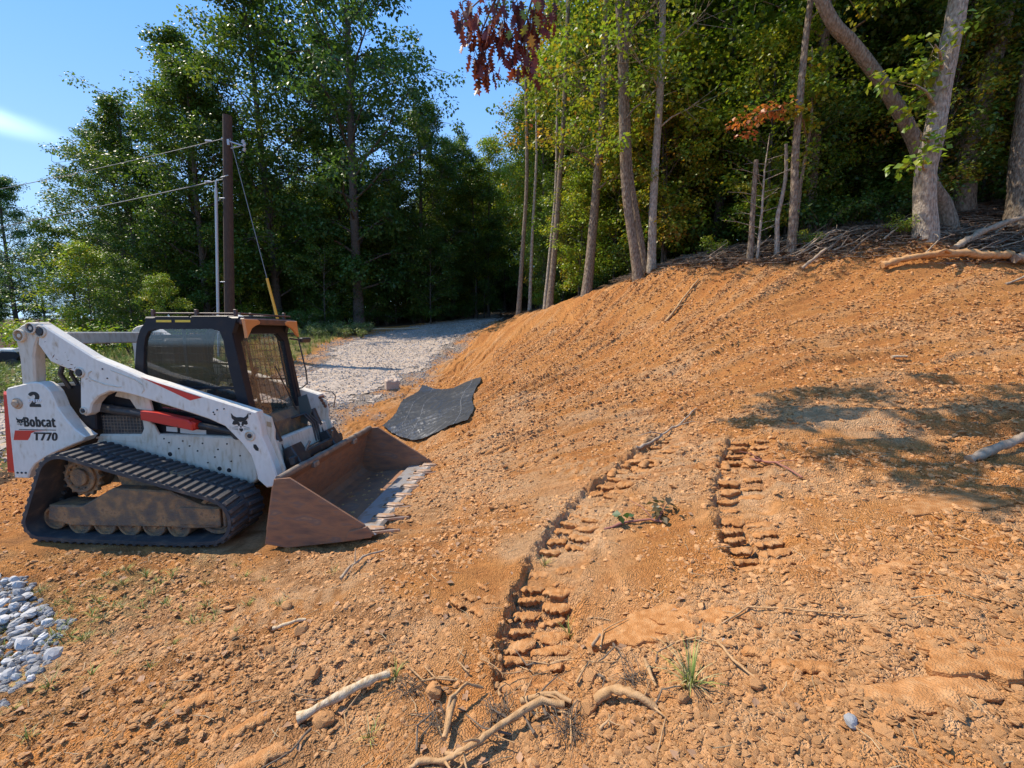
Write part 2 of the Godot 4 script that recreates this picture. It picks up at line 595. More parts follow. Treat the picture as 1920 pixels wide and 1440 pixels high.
func build_ground() -> void:
	var xs := spaced(-420.0, 420.0, -3.4, 4.2, 0.016, 1.018, 1.018)
	var zs := spaced(-520.0, 40.0, -4.6, -0.9, 0.016, 1.0125, 1.12)
	var w := xs.size()
	var h := zs.size()
	var v := PackedVector3Array()
	var c := PackedColorArray()
	var uv := PackedVector2Array()
	v.resize(w * h)
	c.resize(w * h)
	uv.resize(w * h)
	var orange := Color(0.64, 0.285, 0.090)
	var pale := Color(0.69, 0.415, 0.215)
	var red := Color(0.53, 0.205, 0.062)
	var litter := Color(0.12, 0.075, 0.045)
	var straw := Color(0.30, 0.22, 0.10)
	for j in h:
		var z := zs[j]
		for i in w:
			var x := xs[i]
			var k := j * w + i
			v[k] = Vector3(x, land(x, z) + detail(x, z), z)
			uv[k] = Vector2(x, z)
			var n := n_col.get_noise_2d(x, z)
			var m := n_mid.get_noise_2d(x * 1.3 + 17.0, z * 1.3)
			var dusty := smoothstep(-0.15, 0.45, n + 0.35 * m + 0.10 * (2.5 - absf(x - 0.4)) - 0.07 * maxf(0.0, -z - 4.0))
			var col := orange.lerp(pale, clampf(dusty, 0.0, 1.0) * 0.85)
			col = col.lerp(red, clampf(-n * 1.0 + 0.6 * n_clod.get_noise_2d(x * 0.6, z * 0.6), 0.0, 0.75))
			# darker, damper topsoil turned in at the lower left, straw towards the stone heap
			if x < 0.6 and z > -4.0:
				col = col.lerp(Color(0.36, 0.165, 0.062), clampf(smoothstep(0.5, -1.2, x) * (0.35 + 1.5 * n_clod.get_noise_2d(x * 0.35 + 3.0, z * 0.35)), 0.0, 0.8))
			if x < -1.0 and z > -3.6:
				var g := clampf(smoothstep(-1.6, -3.2, x) * (0.35 + m), 0.0, 0.75)
				col = col.lerp(straw, g)
			if x > -4.0 and x < 5.2 and z < -1.2 and z > -14.2:
				col = col.lerp(pale, 0.7 * rut(x, z).z)
			var fresh := n_str.get_noise_2d(atan2(z + 4.6, x + 4.2) * 34.0 + 9.0, Vector2(x + 4.2, z + 4.6).length() * 0.16)
			if x > -1.5 and z < -3.0:
				col = col.lerp(pale, clampf(fresh * 1.2 - 0.1, 0.0, 0.5)).lerp(red, clampf(-fresh * 1.3 - 0.1, 0.0, 0.6))
			if x < -0.2 and z < -4.4 and x > -17.0 and z > -40.0:
				var g := in_drive(x, z) + 0.8 * n_mid.get_noise_2d(x * 0.8, z * 0.8)
				if g > -0.5:
					col = col.lerp(Color(0.40, 0.33, 0.265), smoothstep(-0.5, 0.5, g + 0.4 * m))
			var clay := clay_at(x, z)
			if clay < 1.0:
				var under := litter
				if x < -7.0 and z > -24.0:
					under = straw.lerp(Color(0.10, 0.12, 0.03), clampf(0.5 + m, 0.0, 1.0))
				col = under.lerp(col, clay)
			c[k] = col
	var nn := PackedVector3Array()
	nn.resize(w * h)
	for j in h:
		var j0 := maxi(j - 1, 0) * w
		var j1 := mini(j + 1, h - 1) * w
		for i in w:
			var a := v[j * w + mini(i + 1, w - 1)] - v[j * w + maxi(i - 1, 0)]
			var b := v[j1 + i] - v[j0 + i]
			nn[j * w + i] = b.cross(a).normalized()
	var ix := PackedInt32Array()
	ix.resize((w - 1) * (h - 1) * 6)
	var q := 0
	for j in h - 1:
		for i in w - 1:
			var k := j * w + i
			ix[q] = k
			ix[q + 1] = k + 1
			ix[q + 2] = k + w
			ix[q + 3] = k + 1
			ix[q + 4] = k + w + 1
			ix[q + 5] = k + w
			q += 6
	var a := []
	a.resize(Mesh.ARRAY_MAX)
	a[Mesh.ARRAY_VERTEX] = v
	a[Mesh.ARRAY_NORMAL] = nn
	a[Mesh.ARRAY_COLOR] = c
	a[Mesh.ARRAY_TEX_UV] = uv
	a[Mesh.ARRAY_INDEX] = ix
	var m := ArrayMesh.new()
	m.add_surface_from_arrays(Mesh.PRIMITIVE_TRIANGLES, a)
	var o := obj("ground", m, mats.clay)
	tag(o, "bare orange clay ground graded into a bank, brown with litter under the trees", "", "", "structure")
	print("ground ", w, "x", h, " ", Time.get_ticks_msec())

# ------------------------------------------------------------------ trees and plants
const GREEN := [[Color(0.085, 0.150, 0.026), 5.0], [Color(0.12, 0.19, 0.030), 3.0], [Color(0.060, 0.115, 0.025), 2.5], [Color(0.22, 0.24, 0.035), 0.9]]
const DEEP := [[Color(0.080, 0.150, 0.036), 5.0], [Color(0.105, 0.175, 0.034), 3.0], [Color(0.070, 0.135, 0.040), 2.5]]
const LIME := [[Color(0.25, 0.35, 0.035), 5.0], [Color(0.17, 0.28, 0.035), 4.0], [Color(0.40, 0.38, 0.04), 2.0], [Color(0.44, 0.29, 0.035), 0.6]]
const AUTUMN := [[Color(0.23, 0.29, 0.035), 5.0], [Color(0.42, 0.35, 0.04), 3.0], [Color(0.48, 0.24, 0.035), 1.4], [Color(0.40, 0.11, 0.05), 0.6], [Color(0.11, 0.18, 0.03), 3.0]]
const RUSSET := [[Color(0.50, 0.17, 0.055), 4.0], [Color(0.42, 0.25, 0.06), 2.0], [Color(0.50, 0.12, 0.07), 2.0]]

func pick(palette: Array) -> Color:
	var sum := 0.0
	for p in palette:
		sum += p[1]
	var t := rng.randf() * sum
	for p in palette:
		t -= p[1]
		if t <= 0.0:
			var s := rng.randf_range(0.8, 1.22)
			return Color(p[0].r * s, p[0].g * s, p[0].b * s)
	return palette[0][0]

func dir_rand() -> Vector3:
	var y := rng.randf_range(-1.0, 1.0)
	var a := rng.randf() * TAU
	var r := sqrt(1.0 - y * y)
	return Vector3(r * cos(a), y, r * sin(a))

# leaves in an uneven clump round a point
func clump(mb: MB, at: Vector3, r: Vector3, count: int, size: float, palette: Array, wide := 0.36, droop := 0.35) -> void:
	var hue := pick(palette)
	for i in count:
		var d := dir_rand()
		var q := pow(rng.randf(), 0.45)
		var p := at + d * q * r
		mb.tint = hue.lerp(pick(palette), 0.55)
		var up := (Vector3.UP * 0.8 + d * 0.5 + dir_rand() * 0.75).normalized()
		var al := (d + dir_rand() * 0.9 + Vector3.DOWN * droop)
		al = (al - up * al.dot(up)).normalized()
		mb.leaf(p, al, al.cross(up).normalized(), size * rng.randf_range(0.7, 1.25), wide)

# a whole tree: trunk with limbs, and a crown of leaves set round the twigs
func grow(H: float, r0: float, crown_from: float, crown_r: float, limbs: int, per_limb: int, leaves_per: int, leaf_size: float, palette: Array, widest := 0.45, top_r := 0.25, trunk_lean := 0.25, clump_r := 0.75) -> Array:
	var wood := MB.new()
	var crown := MB.new()
	crown.colored = true
	var path := []
	var radii := []
	var a0 := rng.randf() * TAU
	for k in 11:
		var t := k / 10.0
		path.append(Vector3(cos(a0) * trunk_lean * t * t + rng.randf_range(-0.06, 0.06) * t * H * 0.06, t * H * 0.94 - 0.25, sin(a0) * trunk_lean * t * t + rng.randf_range(-0.06, 0.06) * t * H * 0.06))
		radii.append(r0 * (pow(1.0 - t, 0.75) * 0.94 + 0.06) * (1.35 if k == 0 else 1.0))
	wood.tube(path, radii, 9, true, 0.06, rng)
	for b in limbs:
		var t := (b + rng.randf_range(0.1, 0.9)) / limbs
		var y := lerpf(crown_from, 0.95, t)
		var f := y * 10.0
		var i := mini(int(f), 9)
		var from: Vector3 = path[i].lerp(path[i + 1], f - i)
		var prof := lerpf(0.55, 1.0, smoothstep(0.0, widest, t)) if t < widest else lerpf(1.0, top_r, smoothstep(widest, 1.0, t))
		var reach := crown_r * prof * rng.randf_range(0.7, 1.15)
		var az := b * 2.39996 + rng.randf_range(-0.5, 0.5)
		var rise := rng.randf_range(0.25, 0.75) + 0.5 * t
		var out := Vector3(cos(az), 0, sin(az))
		var bp := []
		var br := []
		var rb := maxf(0.018, r0 * 0.30 * pow(1.0 - t, 0.6))
		for k in 5:
			var s := k / 4.0
			bp.append(from + out * reach * s + Vector3.UP * reach * rise * (s - 0.25 * s * s) + dir_rand() * 0.08 * reach * s)
			br.append(rb * (1.0 - 0.85 * s))
		wood.tube(bp, br, 5, false)
		for c in per_limb:
			var s := rng.randf_range(0.45, 1.05)
			var g := minf(s, 1.0) * 4.0
			var gi := mini(int(g), 3)
			var p: Vector3 = bp[gi].lerp(bp[gi + 1], g - gi)
			var side := dir_rand() * Vector3(1, 0.7, 1) * reach * 0.27
			var tip := p + side
			wood.tube([p, p + side * 0.55 + Vector3.UP * 0.05, tip], [rb * 0.3, rb * 0.2, 0.006], 3, false)
			var rr := clump_r * rng.randf_range(0.6, 1.2)
			clump(crown, tip, Vector3(rr, rr * 0.62, rr), int(leaves_per * rng.randf_range(0.6, 1.4)), leaf_size, palette)
	return [wood.mesh(), crown.mesh()]

# where a tree stands in the wood, told by what one can find in front of it
func beside(p: Vector3) -> String:
	var u := 960.0 + 800.0 * p.x / maxf(1.0, -p.z)
	if p.x > 0.3:
		for q in [[1040.0, "behind the thin tall trees"], [1130.0, "behind the fluted grey trunk"], [1215.0, "behind the curved twin trunks"], [1320.0, "right of the three pale trunks"], [1450.0, "behind the dead sapling"], [1560.0, "behind the orange branch"], [1680.0, "under the leaning trunk"], [1800.0, "behind the thick pale trunk"]]:
			if u < q[0]:
				return q[1]
		return "towards the picture's right edge"
	for q in [[90.0, "at the picture's left edge"], [230.0, "above the loader's lift arm"], [400.0, "left of the utility pole"], [480.0, "right behind the utility pole"], [580.0, "behind the guy wire"], [680.0, "left of the tallest tree's trunk"], [780.0, "right of the tallest tree's trunk"], [870.0, "below the sky gap"]]:
		if u < q[0]:
			return q[1]
	return "at the far end of the drive"

func plant_tree(kind: Array, called: String, label: String, at: Vector3, scale: float, turn: float, group := "", bark: Material = null, stretch := 1.0) -> Node3D:
	var t := thing(called, label, "tree", at, group)
	t.rotation.y = turn
	t.scale = Vector3(scale, scale * stretch, scale)
	obj("trunk", kind[0], bark if bark else mats.bark_dark, t)
	obj("crown", kind[1], mats.leaf, t)
	return t

# a tree of the bank whose trunk follows a measured line; the crown hangs on limbs along its upper part
func line_tree(called: String, label: String, pts: Array, r0: float, r1: float, bark: Material, clumps: Array, leaf_size := 0.11, palette := GREEN, group := "") -> Node3D:
	var basep := Vector3(pts[0][0], pts[0][2], pts[0][1])
	basep.y = ground_y(basep.x, basep.z) - 0.02
	var t := thing(called, label, "tree", basep, group)
	var path := []
	var rad := []
	var m := pts.size()
	for i in m - 1:
		for s in 4:
			var f := s / 4.0
			var p0: Array = pts[maxi(i - 1, 0)]
			var p1: Array = pts[i]
			var p2: Array = pts[i + 1]
			var p3: Array = pts[mini(i + 2, m - 1)]
			var q := []
			for a in 3:
				q.append(0.5 * (2.0 * p1[a] + (p2[a] - p0[a]) * f + (2.0 * p0[a] - 5.0 * p1[a] + 4.0 * p2[a] - p3[a]) * f * f + (3.0 * p1[a] - p0[a] - 3.0 * p2[a] + p3[a]) * f * f * f))
			path.append(Vector3(q[0], q[2], q[1]) - basep)
			var g := (i + f) / (m - 1.0)
			rad.append(lerpf(r0, r1, g))
	path.append(Vector3(pts[m - 1][0], pts[m - 1][2], pts[m - 1][1]) - basep)
	rad.append(r1)
	# roots: flare into the soil
	path[0].y = minf(path[0].y, -0.12)
	rad[0] *= 1.3
	rad[1] *= 1.1
	rad[2] *= 1.05
	var wood := MB.new()
	wood.tube(path, rad, 14, true, 0.05, rng)
	var crown := MB.new()
	crown.colored = true
	for c in clumps:
		# [height fraction along trunk, offset x, y, z, radius, leaves]
		var g: float = c[0] * (path.size() - 1)
		var gi := mini(int(g), path.size() - 2)
		var p: Vector3 = path[gi].lerp(path[gi + 1], g - gi)
		var off := Vector3(c[1], c[2], c[3])
		var bp := [p, p + off * 0.35 + Vector3.UP * 0.06 * off.length(), p + off * 0.7 + dir_rand() * 0.05, p + off]
		var rb := maxf(0.012, rad[gi] * 0.28)
		wood.tube(bp, [rb, rb * 0.75, rb * 0.5, rb * 0.25], 6, false)
		var k := int(c[5] / 26.0) + 1
		for j in k:
			var d: Vector3 = dir_rand() * Vector3(1, 0.6, 1) * c[4]
			wood.tube([p + off * rng.randf_range(0.5, 1.0), p + off + d], [0.008, 0.004], 3, false)
			clump(crown, p + off + d, Vector3(0.34, 0.2, 0.34) * (0.7 + 0.35 * c[4]), 26, leaf_size, palette)
	obj("trunk", wood.mesh(), bark, t)
	if clumps:
		obj("crown", crown.mesh(), mats.leaf, t)
	return t

func shrub_mesh(r: float, h: float, stems: int, leaves: int, size: float, palette: Array) -> Array:
	var wood := MB.new()
	var crown := MB.new()
	crown.colored = true
	for s in stems:
		var d := dir_rand()
		var tip := Vector3(d.x * r, h * rng.randf_range(0.5, 1.0), d.z * r)
		var mid := Vector3(d.x * r * 0.35, tip.y * 0.55, d.z * r * 0.35)
		wood.tube([Vector3(d.x * 0.05, -0.05, d.z * 0.05), mid, tip], [0.014, 0.009, 0.004], 4, false)
		clump(crown, tip, Vector3(r * 0.42, h * 0.2, r * 0.42), leaves, size, palette)
		clump(crown, mid, Vector3(r * 0.4, h * 0.2, r * 0.4), int(leaves * 0.6), size, palette)
	return [wood.mesh(), crown.mesh()]

func shrub(kind: Array, called: String, label: String, at: Vector3, scale: float, turn: float, group := "") -> Node3D:
	var t := thing(called, label, "shrub", at, group)
	t.rotation.y = turn
	t.scale = Vector3.ONE * scale
	obj("stems", kind[0], mats.twig, t)
	obj("foliage", kind[1], mats.leaf, t)
	return t

# grass: arching tapered blades from one root
func tuft_mesh(count: int, length: float, spread: float, cols: Array) -> ArrayMesh:
	var mb := MB.new()
	mb.colored = true
	for b in count:
		var a := rng.randf() * TAU
		var d := Vector3(cos(a), 0, sin(a))
		var l := length * rng.randf_range(0.45, 1.1)
		var lean := rng.randf_range(0.15, 1.0) * spread
		var p := d * rng.randf() * 0.03
		var w := rng.randf_range(0.0022, 0.0045) * (length / 0.3 + 0.5)
		var side := d.cross(Vector3.UP) * w
		mb.tint = pick(cols)
		var prev := p
		var pw := side
		for k in 3:
			var s := (k + 1) / 3.0
			var q := p + d * l * lean * s * s + Vector3.UP * l * (s - 0.45 * lean * s * s)
			var qw := side * (1.0 - s * 0.92)
			mb.quad(prev - pw, prev + pw, q + qw, q - qw)
			prev = q
			pw = qw
	return mb.mesh()

# ------------------------------------------------------------------ debris
func wander(pts: Array, up: float, wob := 0.005) -> Array:
	# a path along the ground through (x, z[, extra height]) points
	var out := []
	for i in pts.size() - 1:
		var a: Array = pts[i]
		var b: Array = pts[i + 1]
		var steps := maxi(3, int(Vector2(a[0] - b[0], a[1] - b[1]).length() / 0.05))
		for s in steps:
			var t := s / float(steps)
			var x: float = lerpf(a[0], b[0], t)
			var z: float = lerpf(a[1], b[1], t)
			var e: float = lerpf(a[2] if a.size() > 2 else 0.0, b[2] if b.size() > 2 else 0.0, t)
			out.append(Vector3(x + rng.randf_range(-wob, wob), land(x, z) + 0.4 * detail(x, z) + 0.012 + up + e + rng.randf_range(-wob, wob) * 0.6, z + rng.randf_range(-wob, wob)))
	var l: Array = pts[pts.size() - 1]
	out.append(Vector3(l[0], land(l[0], l[1]) + 0.4 * detail(l[0], l[1]) + 0.012 + up + (l[2] if l.size() > 2 else 0.0), l[1]))
	return out

func stick(called: String, label: String, category: String, pts: Array, r0: float, r1: float, material: Material, forks := [], group := "") -> Node3D:
	var path := wander(pts, r0 * 0.15, minf(0.006, r0 * 0.35) if r0 < 0.015 else 0.002)
	var t := thing(called, label, category, path[0], group)
	var rel := []
	var rad := []
	for i in path.size():
		rel.append(path[i] - path[0])
		rad.append(lerpf(r0, r1, i / float(path.size() - 1)) * rng.randf_range(0.78, 1.2))
	var mb := MB.new()
	mb.tube(rel, rad, 10, true, 0.2, rng)
	obj("stem", mb.mesh(), material, t)
	for f in forks:
		# [fraction, dx, dy, dz]
		var i := int(f[0] * (rel.size() - 1))
		var d := Vector3(f[1], f[2], f[3])
		var fb := MB.new()
		var r := lerpf(r0, r1, f[0]) * 0.6
		fb.tube([rel[i], rel[i] + d * 0.5 + Vector3(0, 0.1 * d.length(), 0), rel[i] + d], [r, r * 0.7, r * 0.35], 6, true)
		obj("fork", fb.mesh(), material, t)
	return t

func rest_on(o: Node3D, x: float, z: float, up := 0.0, turn := 0.0, tilt := 0.0) -> Node3D:
	o.position = on(x, z, up)
	o.rotation = Vector3(tilt, turn, tilt * 0.5)
	return o

# ------------------------------------------------------------------ the compact track loader; x forward, z to its right-hand side
func V2(a: Array) -> Array:
	var out := []
	for p in a:
		out.append(Vector2(p[0], p[1]))
	return out

func lettering(text: String, height: float, at: Vector3, material: Material, parent: Node, called: String, slant := 0.0, squeeze := 1.0) -> void:
	var f := SystemFont.new()
	f.font_names = PackedStringArray(["Droid Sans"])
	f.font_weight = 700
	var t := TextMesh.new()
	t.text = text
	t.font = f
	t.font_size = 64
	t.pixel_size = height / 46.0
	t.depth = 0.004
	# heavy strokes: the same letters three times, a hair apart
	for k in 3:
		var o := obj(called, t, material, parent, at + Vector3((k - 1) * height * 0.035, (k % 2) * height * 0.03, 0.0004 * k))
		o.transform.basis = Basis(Vector3(squeeze, 0, 0), Vector3(slant, 1, 0), Vector3(0, 0, 1))

# the wildcat-head emblem as flat plates a millimetre proud of the paint
func emblem(parent: Node, at: Vector3, size: float) -> void:
	var mb := MB.new()
	var xf := Transform3D(Basis().scaled(Vector3(size, size, 1)), at)
	mb.slab(V2([[-0.48, 0.56], [-0.46, 0.30], [-0.30, 0.14], [0.0, 0.10], [0.28, 0.16], [0.44, 0.34], [0.48, 0.60], [0.34, 0.42], [0.2, 0.34], [0.02, 0.36], [-0.2, 0.35], [-0.36, 0.42]]), 0, 0.003, 0.0005, xf)
	mb.slab(V2([[-0.38, 0.16], [-0.2, 0.14], [-0.06, 0.08], [-0.02, -0.06], [-0.1, -0.14], [-0.18, -0.02], [-0.34, -0.06], [-0.46, -0.02]]), 0, 0.003, 0.0005, xf)
	mb.slab(V2([[0.36, 0.18], [0.2, 0.15], [0.08, 0.1], [0.04, -0.06], [0.12, -0.14], [0.18, -0.02], [0.32, -0.04], [0.4, 0.02]]), 0, 0.003, 0.0005, xf)
	mb.slab(V2([[-0.08, -0.24], [0.1, -0.24], [0.12, -0.34], [0.02, -0.42], [-0.08, -0.34]]), 0, 0.003, 0.0005, xf)
	mb.slab(V2([[-0.04, -0.12], [0.05, -0.12], [0.03, -0.2], [-0.02, -0.2]]), 0, 0.003, 0.0005, xf)
	for s in [-1, 1]:
		for k in 3:
			var y := -0.12 - 0.09 * k
			mb.slab(V2([[s * 0.16, y], [s * 0.5, y - 0.08 + 0.05 * k], [s * 0.16, y - 0.025]]), 0, 0.003, 0.0003, xf)
	obj("emblem", mb.mesh(), mats.black_print, parent)

func hull_path(circles: Array, count: int) -> Array:
	var pts := PackedVector2Array()
	for c in circles:
		for k in 48:
			pts.append(Vector2(c[0], c[1]) + Vector2.from_angle(TAU * k / 48) * c[2])
	var hull := Geometry2D.convex_hull(pts)
	var total := 0.0
	for i in hull.size() - 1:
		total += hull[i].distance_to(hull[i + 1])
	var out := []
	var step := total / count
	var next := 0.0
	var run := 0.0
	for i in hull.size() - 1:
		var l := hull[i].distance_to(hull[i + 1])
		while next < run + l and out.size() < count:
			out.append(hull[i].lerp(hull[i + 1], (next - run) / l))
			next += step
		run += l
	return out

func loop_normals(p: Array) -> Array:
	var out := []
	var m := p.size()
	for i in m:
		var d: Vector2 = (p[(i + 1) % m] - p[(i + m - 1) % m]).normalized()
		out.append(Vector2(d.y, -d.x))
	return out

func disc(mb: MB, at: Vector3, r: float, z0: float, z1: float, segs := 24, rim := 0.0) -> void:
	# a wheel whose axle lies along z
	var xf := Transform3D(Basis(Vector3.RIGHT, PI / 2), at)
	var p := [Vector2(0, z0), Vector2(r - 0.006, z0), Vector2(r, z0 + 0.006), Vector2(r, z1 - 0.006), Vector2(r - 0.006, z1)]
	if rim > 0.0:
		p.append_array([Vector2(r * 0.8, z1), Vector2(r * 0.76, z1 - rim), Vector2(r * 0.35, z1 - rim), Vector2(r * 0.3, z1 - rim * 0.3)])
	p.append(Vector2(0, p[p.size() - 1].y))
	mb.lathe(p, segs, xf)

func build_track(side: float, root: Node3D) -> void:
	var count := 124
	var circles := [[0.47, 0.60, 0.255], [0.17, 0.185, 0.155], [1.86, 0.27, 0.225], [1.62, 0.19, 0.165], [0.5, 0.165, 0.145]]
	var p := hull_path(circles, count)
	var nr := loop_normals(p)
	var m := p.size()
	var z0 := side * 0.765 - 0.225
	var z1 := side * 0.765 + 0.225
	var mb := MB.new()
	var thick := 0.032
	for i in m:
		var j := (i + 1) % m
		var a: Vector2 = p[i]
		var b: Vector2 = p[j]
		var ai: Vector2 = a - nr[i] * thick
		var bi: Vector2 = b - nr[j] * thick
		var k := mb.v.size()
		for w in [[a, nr[i], z0], [b, nr[j], z0], [b, nr[j], z1], [a, nr[i], z1]]:
			mb.put(Vector3(w[0].x, w[0].y, w[2]), Vector3(w[1].x, w[1].y, 0))
		for w in [0, 2, 1, 0, 3, 2]:
			mb.ix.append(k + w)
		k = mb.v.size()
		for w in [[ai, nr[i], z0], [bi, nr[j], z0], [bi, nr[j], z1], [ai, nr[i], z1]]:
			mb.put(Vector3(w[0].x, w[0].y, w[2]), Vector3(-w[1].x, -w[1].y, 0))
		for w in [0, 1, 2, 0, 2, 3]:
			mb.ix.append(k + w)
		var mid := Vector3((a.x + bi.x) / 2, (a.y + bi.y) / 2, (z0 + z1) / 2)
		for z in [z0, z1]:
			var q := [Vector3(a.x, a.y, z), Vector3(b.x, b.y, z), Vector3(bi.x, bi.y, z), Vector3(ai.x, ai.y, z)]
			mb.tri_out(q[0], q[1], q[2], mid)
			mb.tri_out(q[0], q[2], q[3], mid)
	var track := obj("track", mb.mesh(), mats.rubber, root)
	# tread lugs in two staggered rows and guide teeth inside
	var lug := MB.new()
	var s := 1.0 if side > 0 else -1.0
	lug.slab(V2([[-0.026, -0.004], [0.026, -0.004], [0.017, 0.021], [-0.017, 0.021]]), -0.103, 0.103, 0.005)
	var lug_mesh := lug.mesh()
	var guide := MB.new()
	guide.box(Vector3(0, -0.045, 0), Vector3(0.03, 0.04, 0.035), 0.006)
	var guide_mesh := guide.mesh()
	for i in m:
		var nn: Vector2 = nr[i]
		var t := Vector2(-nn.y, nn.x)
		var b := Basis(Vector3(-t.x, -t.y, 0), Vector3(nn.x, nn.y, 0), Vector3(0, 0, 1))
		var row := 1.0 if i % 2 == 0 else -1.0
		var o := obj("lug", lug_mesh, mats.rubber, track)
		o.transform = Transform3D(b * Basis(Vector3.UP, row * 0.10), Vector3(p[i].x, p[i].y, side * 0.765 + row * 0.118))
		if i % 2 == 0:
			var g := obj("guide_tooth", guide_mesh, mats.guide, track)
			g.transform = Transform3D(b, Vector3(p[i].x, p[i].y, side * 0.765 - 0.05))
	# drive sprocket
	var zc := side * 0.765
	var sp := MB.new()
	var teeth := []
	for k in 51:
		var r := 0.205 if k % 3 == 0 else (0.180 if k % 3 == 1 else 0.176)
		teeth.append(Vector2.from_angle(TAU * k / 51) * r + Vector2(0.47, 0.595))
	sp.slab(teeth, zc + 0.03 * s - 0.02, zc + 0.03 * s + 0.02, 0.004)
	disc(sp, Vector3(0.47, 0.595, zc), 0.155, -0.13, 0.075, 32, 0.018)
	disc(sp, Vector3(0.47, 0.595, zc), 0.085, 0.03, 0.085, 24)
	var spo := obj("drive_sprocket", sp.mesh(), mats.muddy_steel, track)
	var bolt := MB.new()
	disc(bolt, Vector3.ZERO, 0.013, 0.0, 0.022, 6)
	var bolt_mesh := bolt.mesh()
	for k in 10:
		var w := Vector2.from_angle(TAU * k / 10) * 0.118
		obj("bolt", bolt_mesh, mats.muddy_steel, spo, Vector3(0.47 + w.x, 0.595 + w.y, zc + 0.055))
	# track frame
	var fr := MB.new()
	fr.slab(V2([[0.19, 0.335], [0.168, 0.19], [0.392, 0.135], [0.705, 0.14], [1.423, 0.155], [1.552, 0.145], [1.90, 0.165], [1.915, 0.36], [1.733, 0.377], [1.421, 0.508], [0.866, 0.52], [0.535, 0.335]]), zc - 0.10, zc + 0.135, 0.012)
	fr.slab(V2([[0.85, 0.50], [1.38, 0.49], [1.5, 0.62], [0.75, 0.72]]), zc - 0.16, zc + 0.03, 0.01)
	var frame := obj("track_frame", fr.mesh(), mats.muddy_steel, track)
	var cp := MB.new()
	cp.box(Vector3(1.72, 0.275, zc + 0.139), Vector3(0.40, 0.165, 0.016), 0.006)
	cp.box(Vector3(1.95, 0.275, zc + 0.10), Vector3(0.035, 0.19, 0.07), 0.008)
	obj("tension_cover", cp.mesh(), mats.muddy_steel, frame)
	for x in [0.46, 0.72, 0.97, 1.22, 1.47]:
		var ro := MB.new()
		disc(ro, Vector3(x, 0.158, zc), 0.118, -0.08, 0.115, 22, 0.02)
		obj("track_roller", ro.mesh(), mats.muddy_steel, track)
	var ri := MB.new()
	disc(ri, Vector3(0.19, 0.19, zc), 0.115, -0.06, 0.10, 22, 0.02)
	obj("idler", ri.mesh(), mats.muddy_steel, track)
	ri = MB.new()
	disc(ri, Vector3(1.84, 0.27, zc), 0.185, -0.06, 0.10, 26, 0.02)
	obj("idler", ri.mesh(), mats.muddy_steel, track)

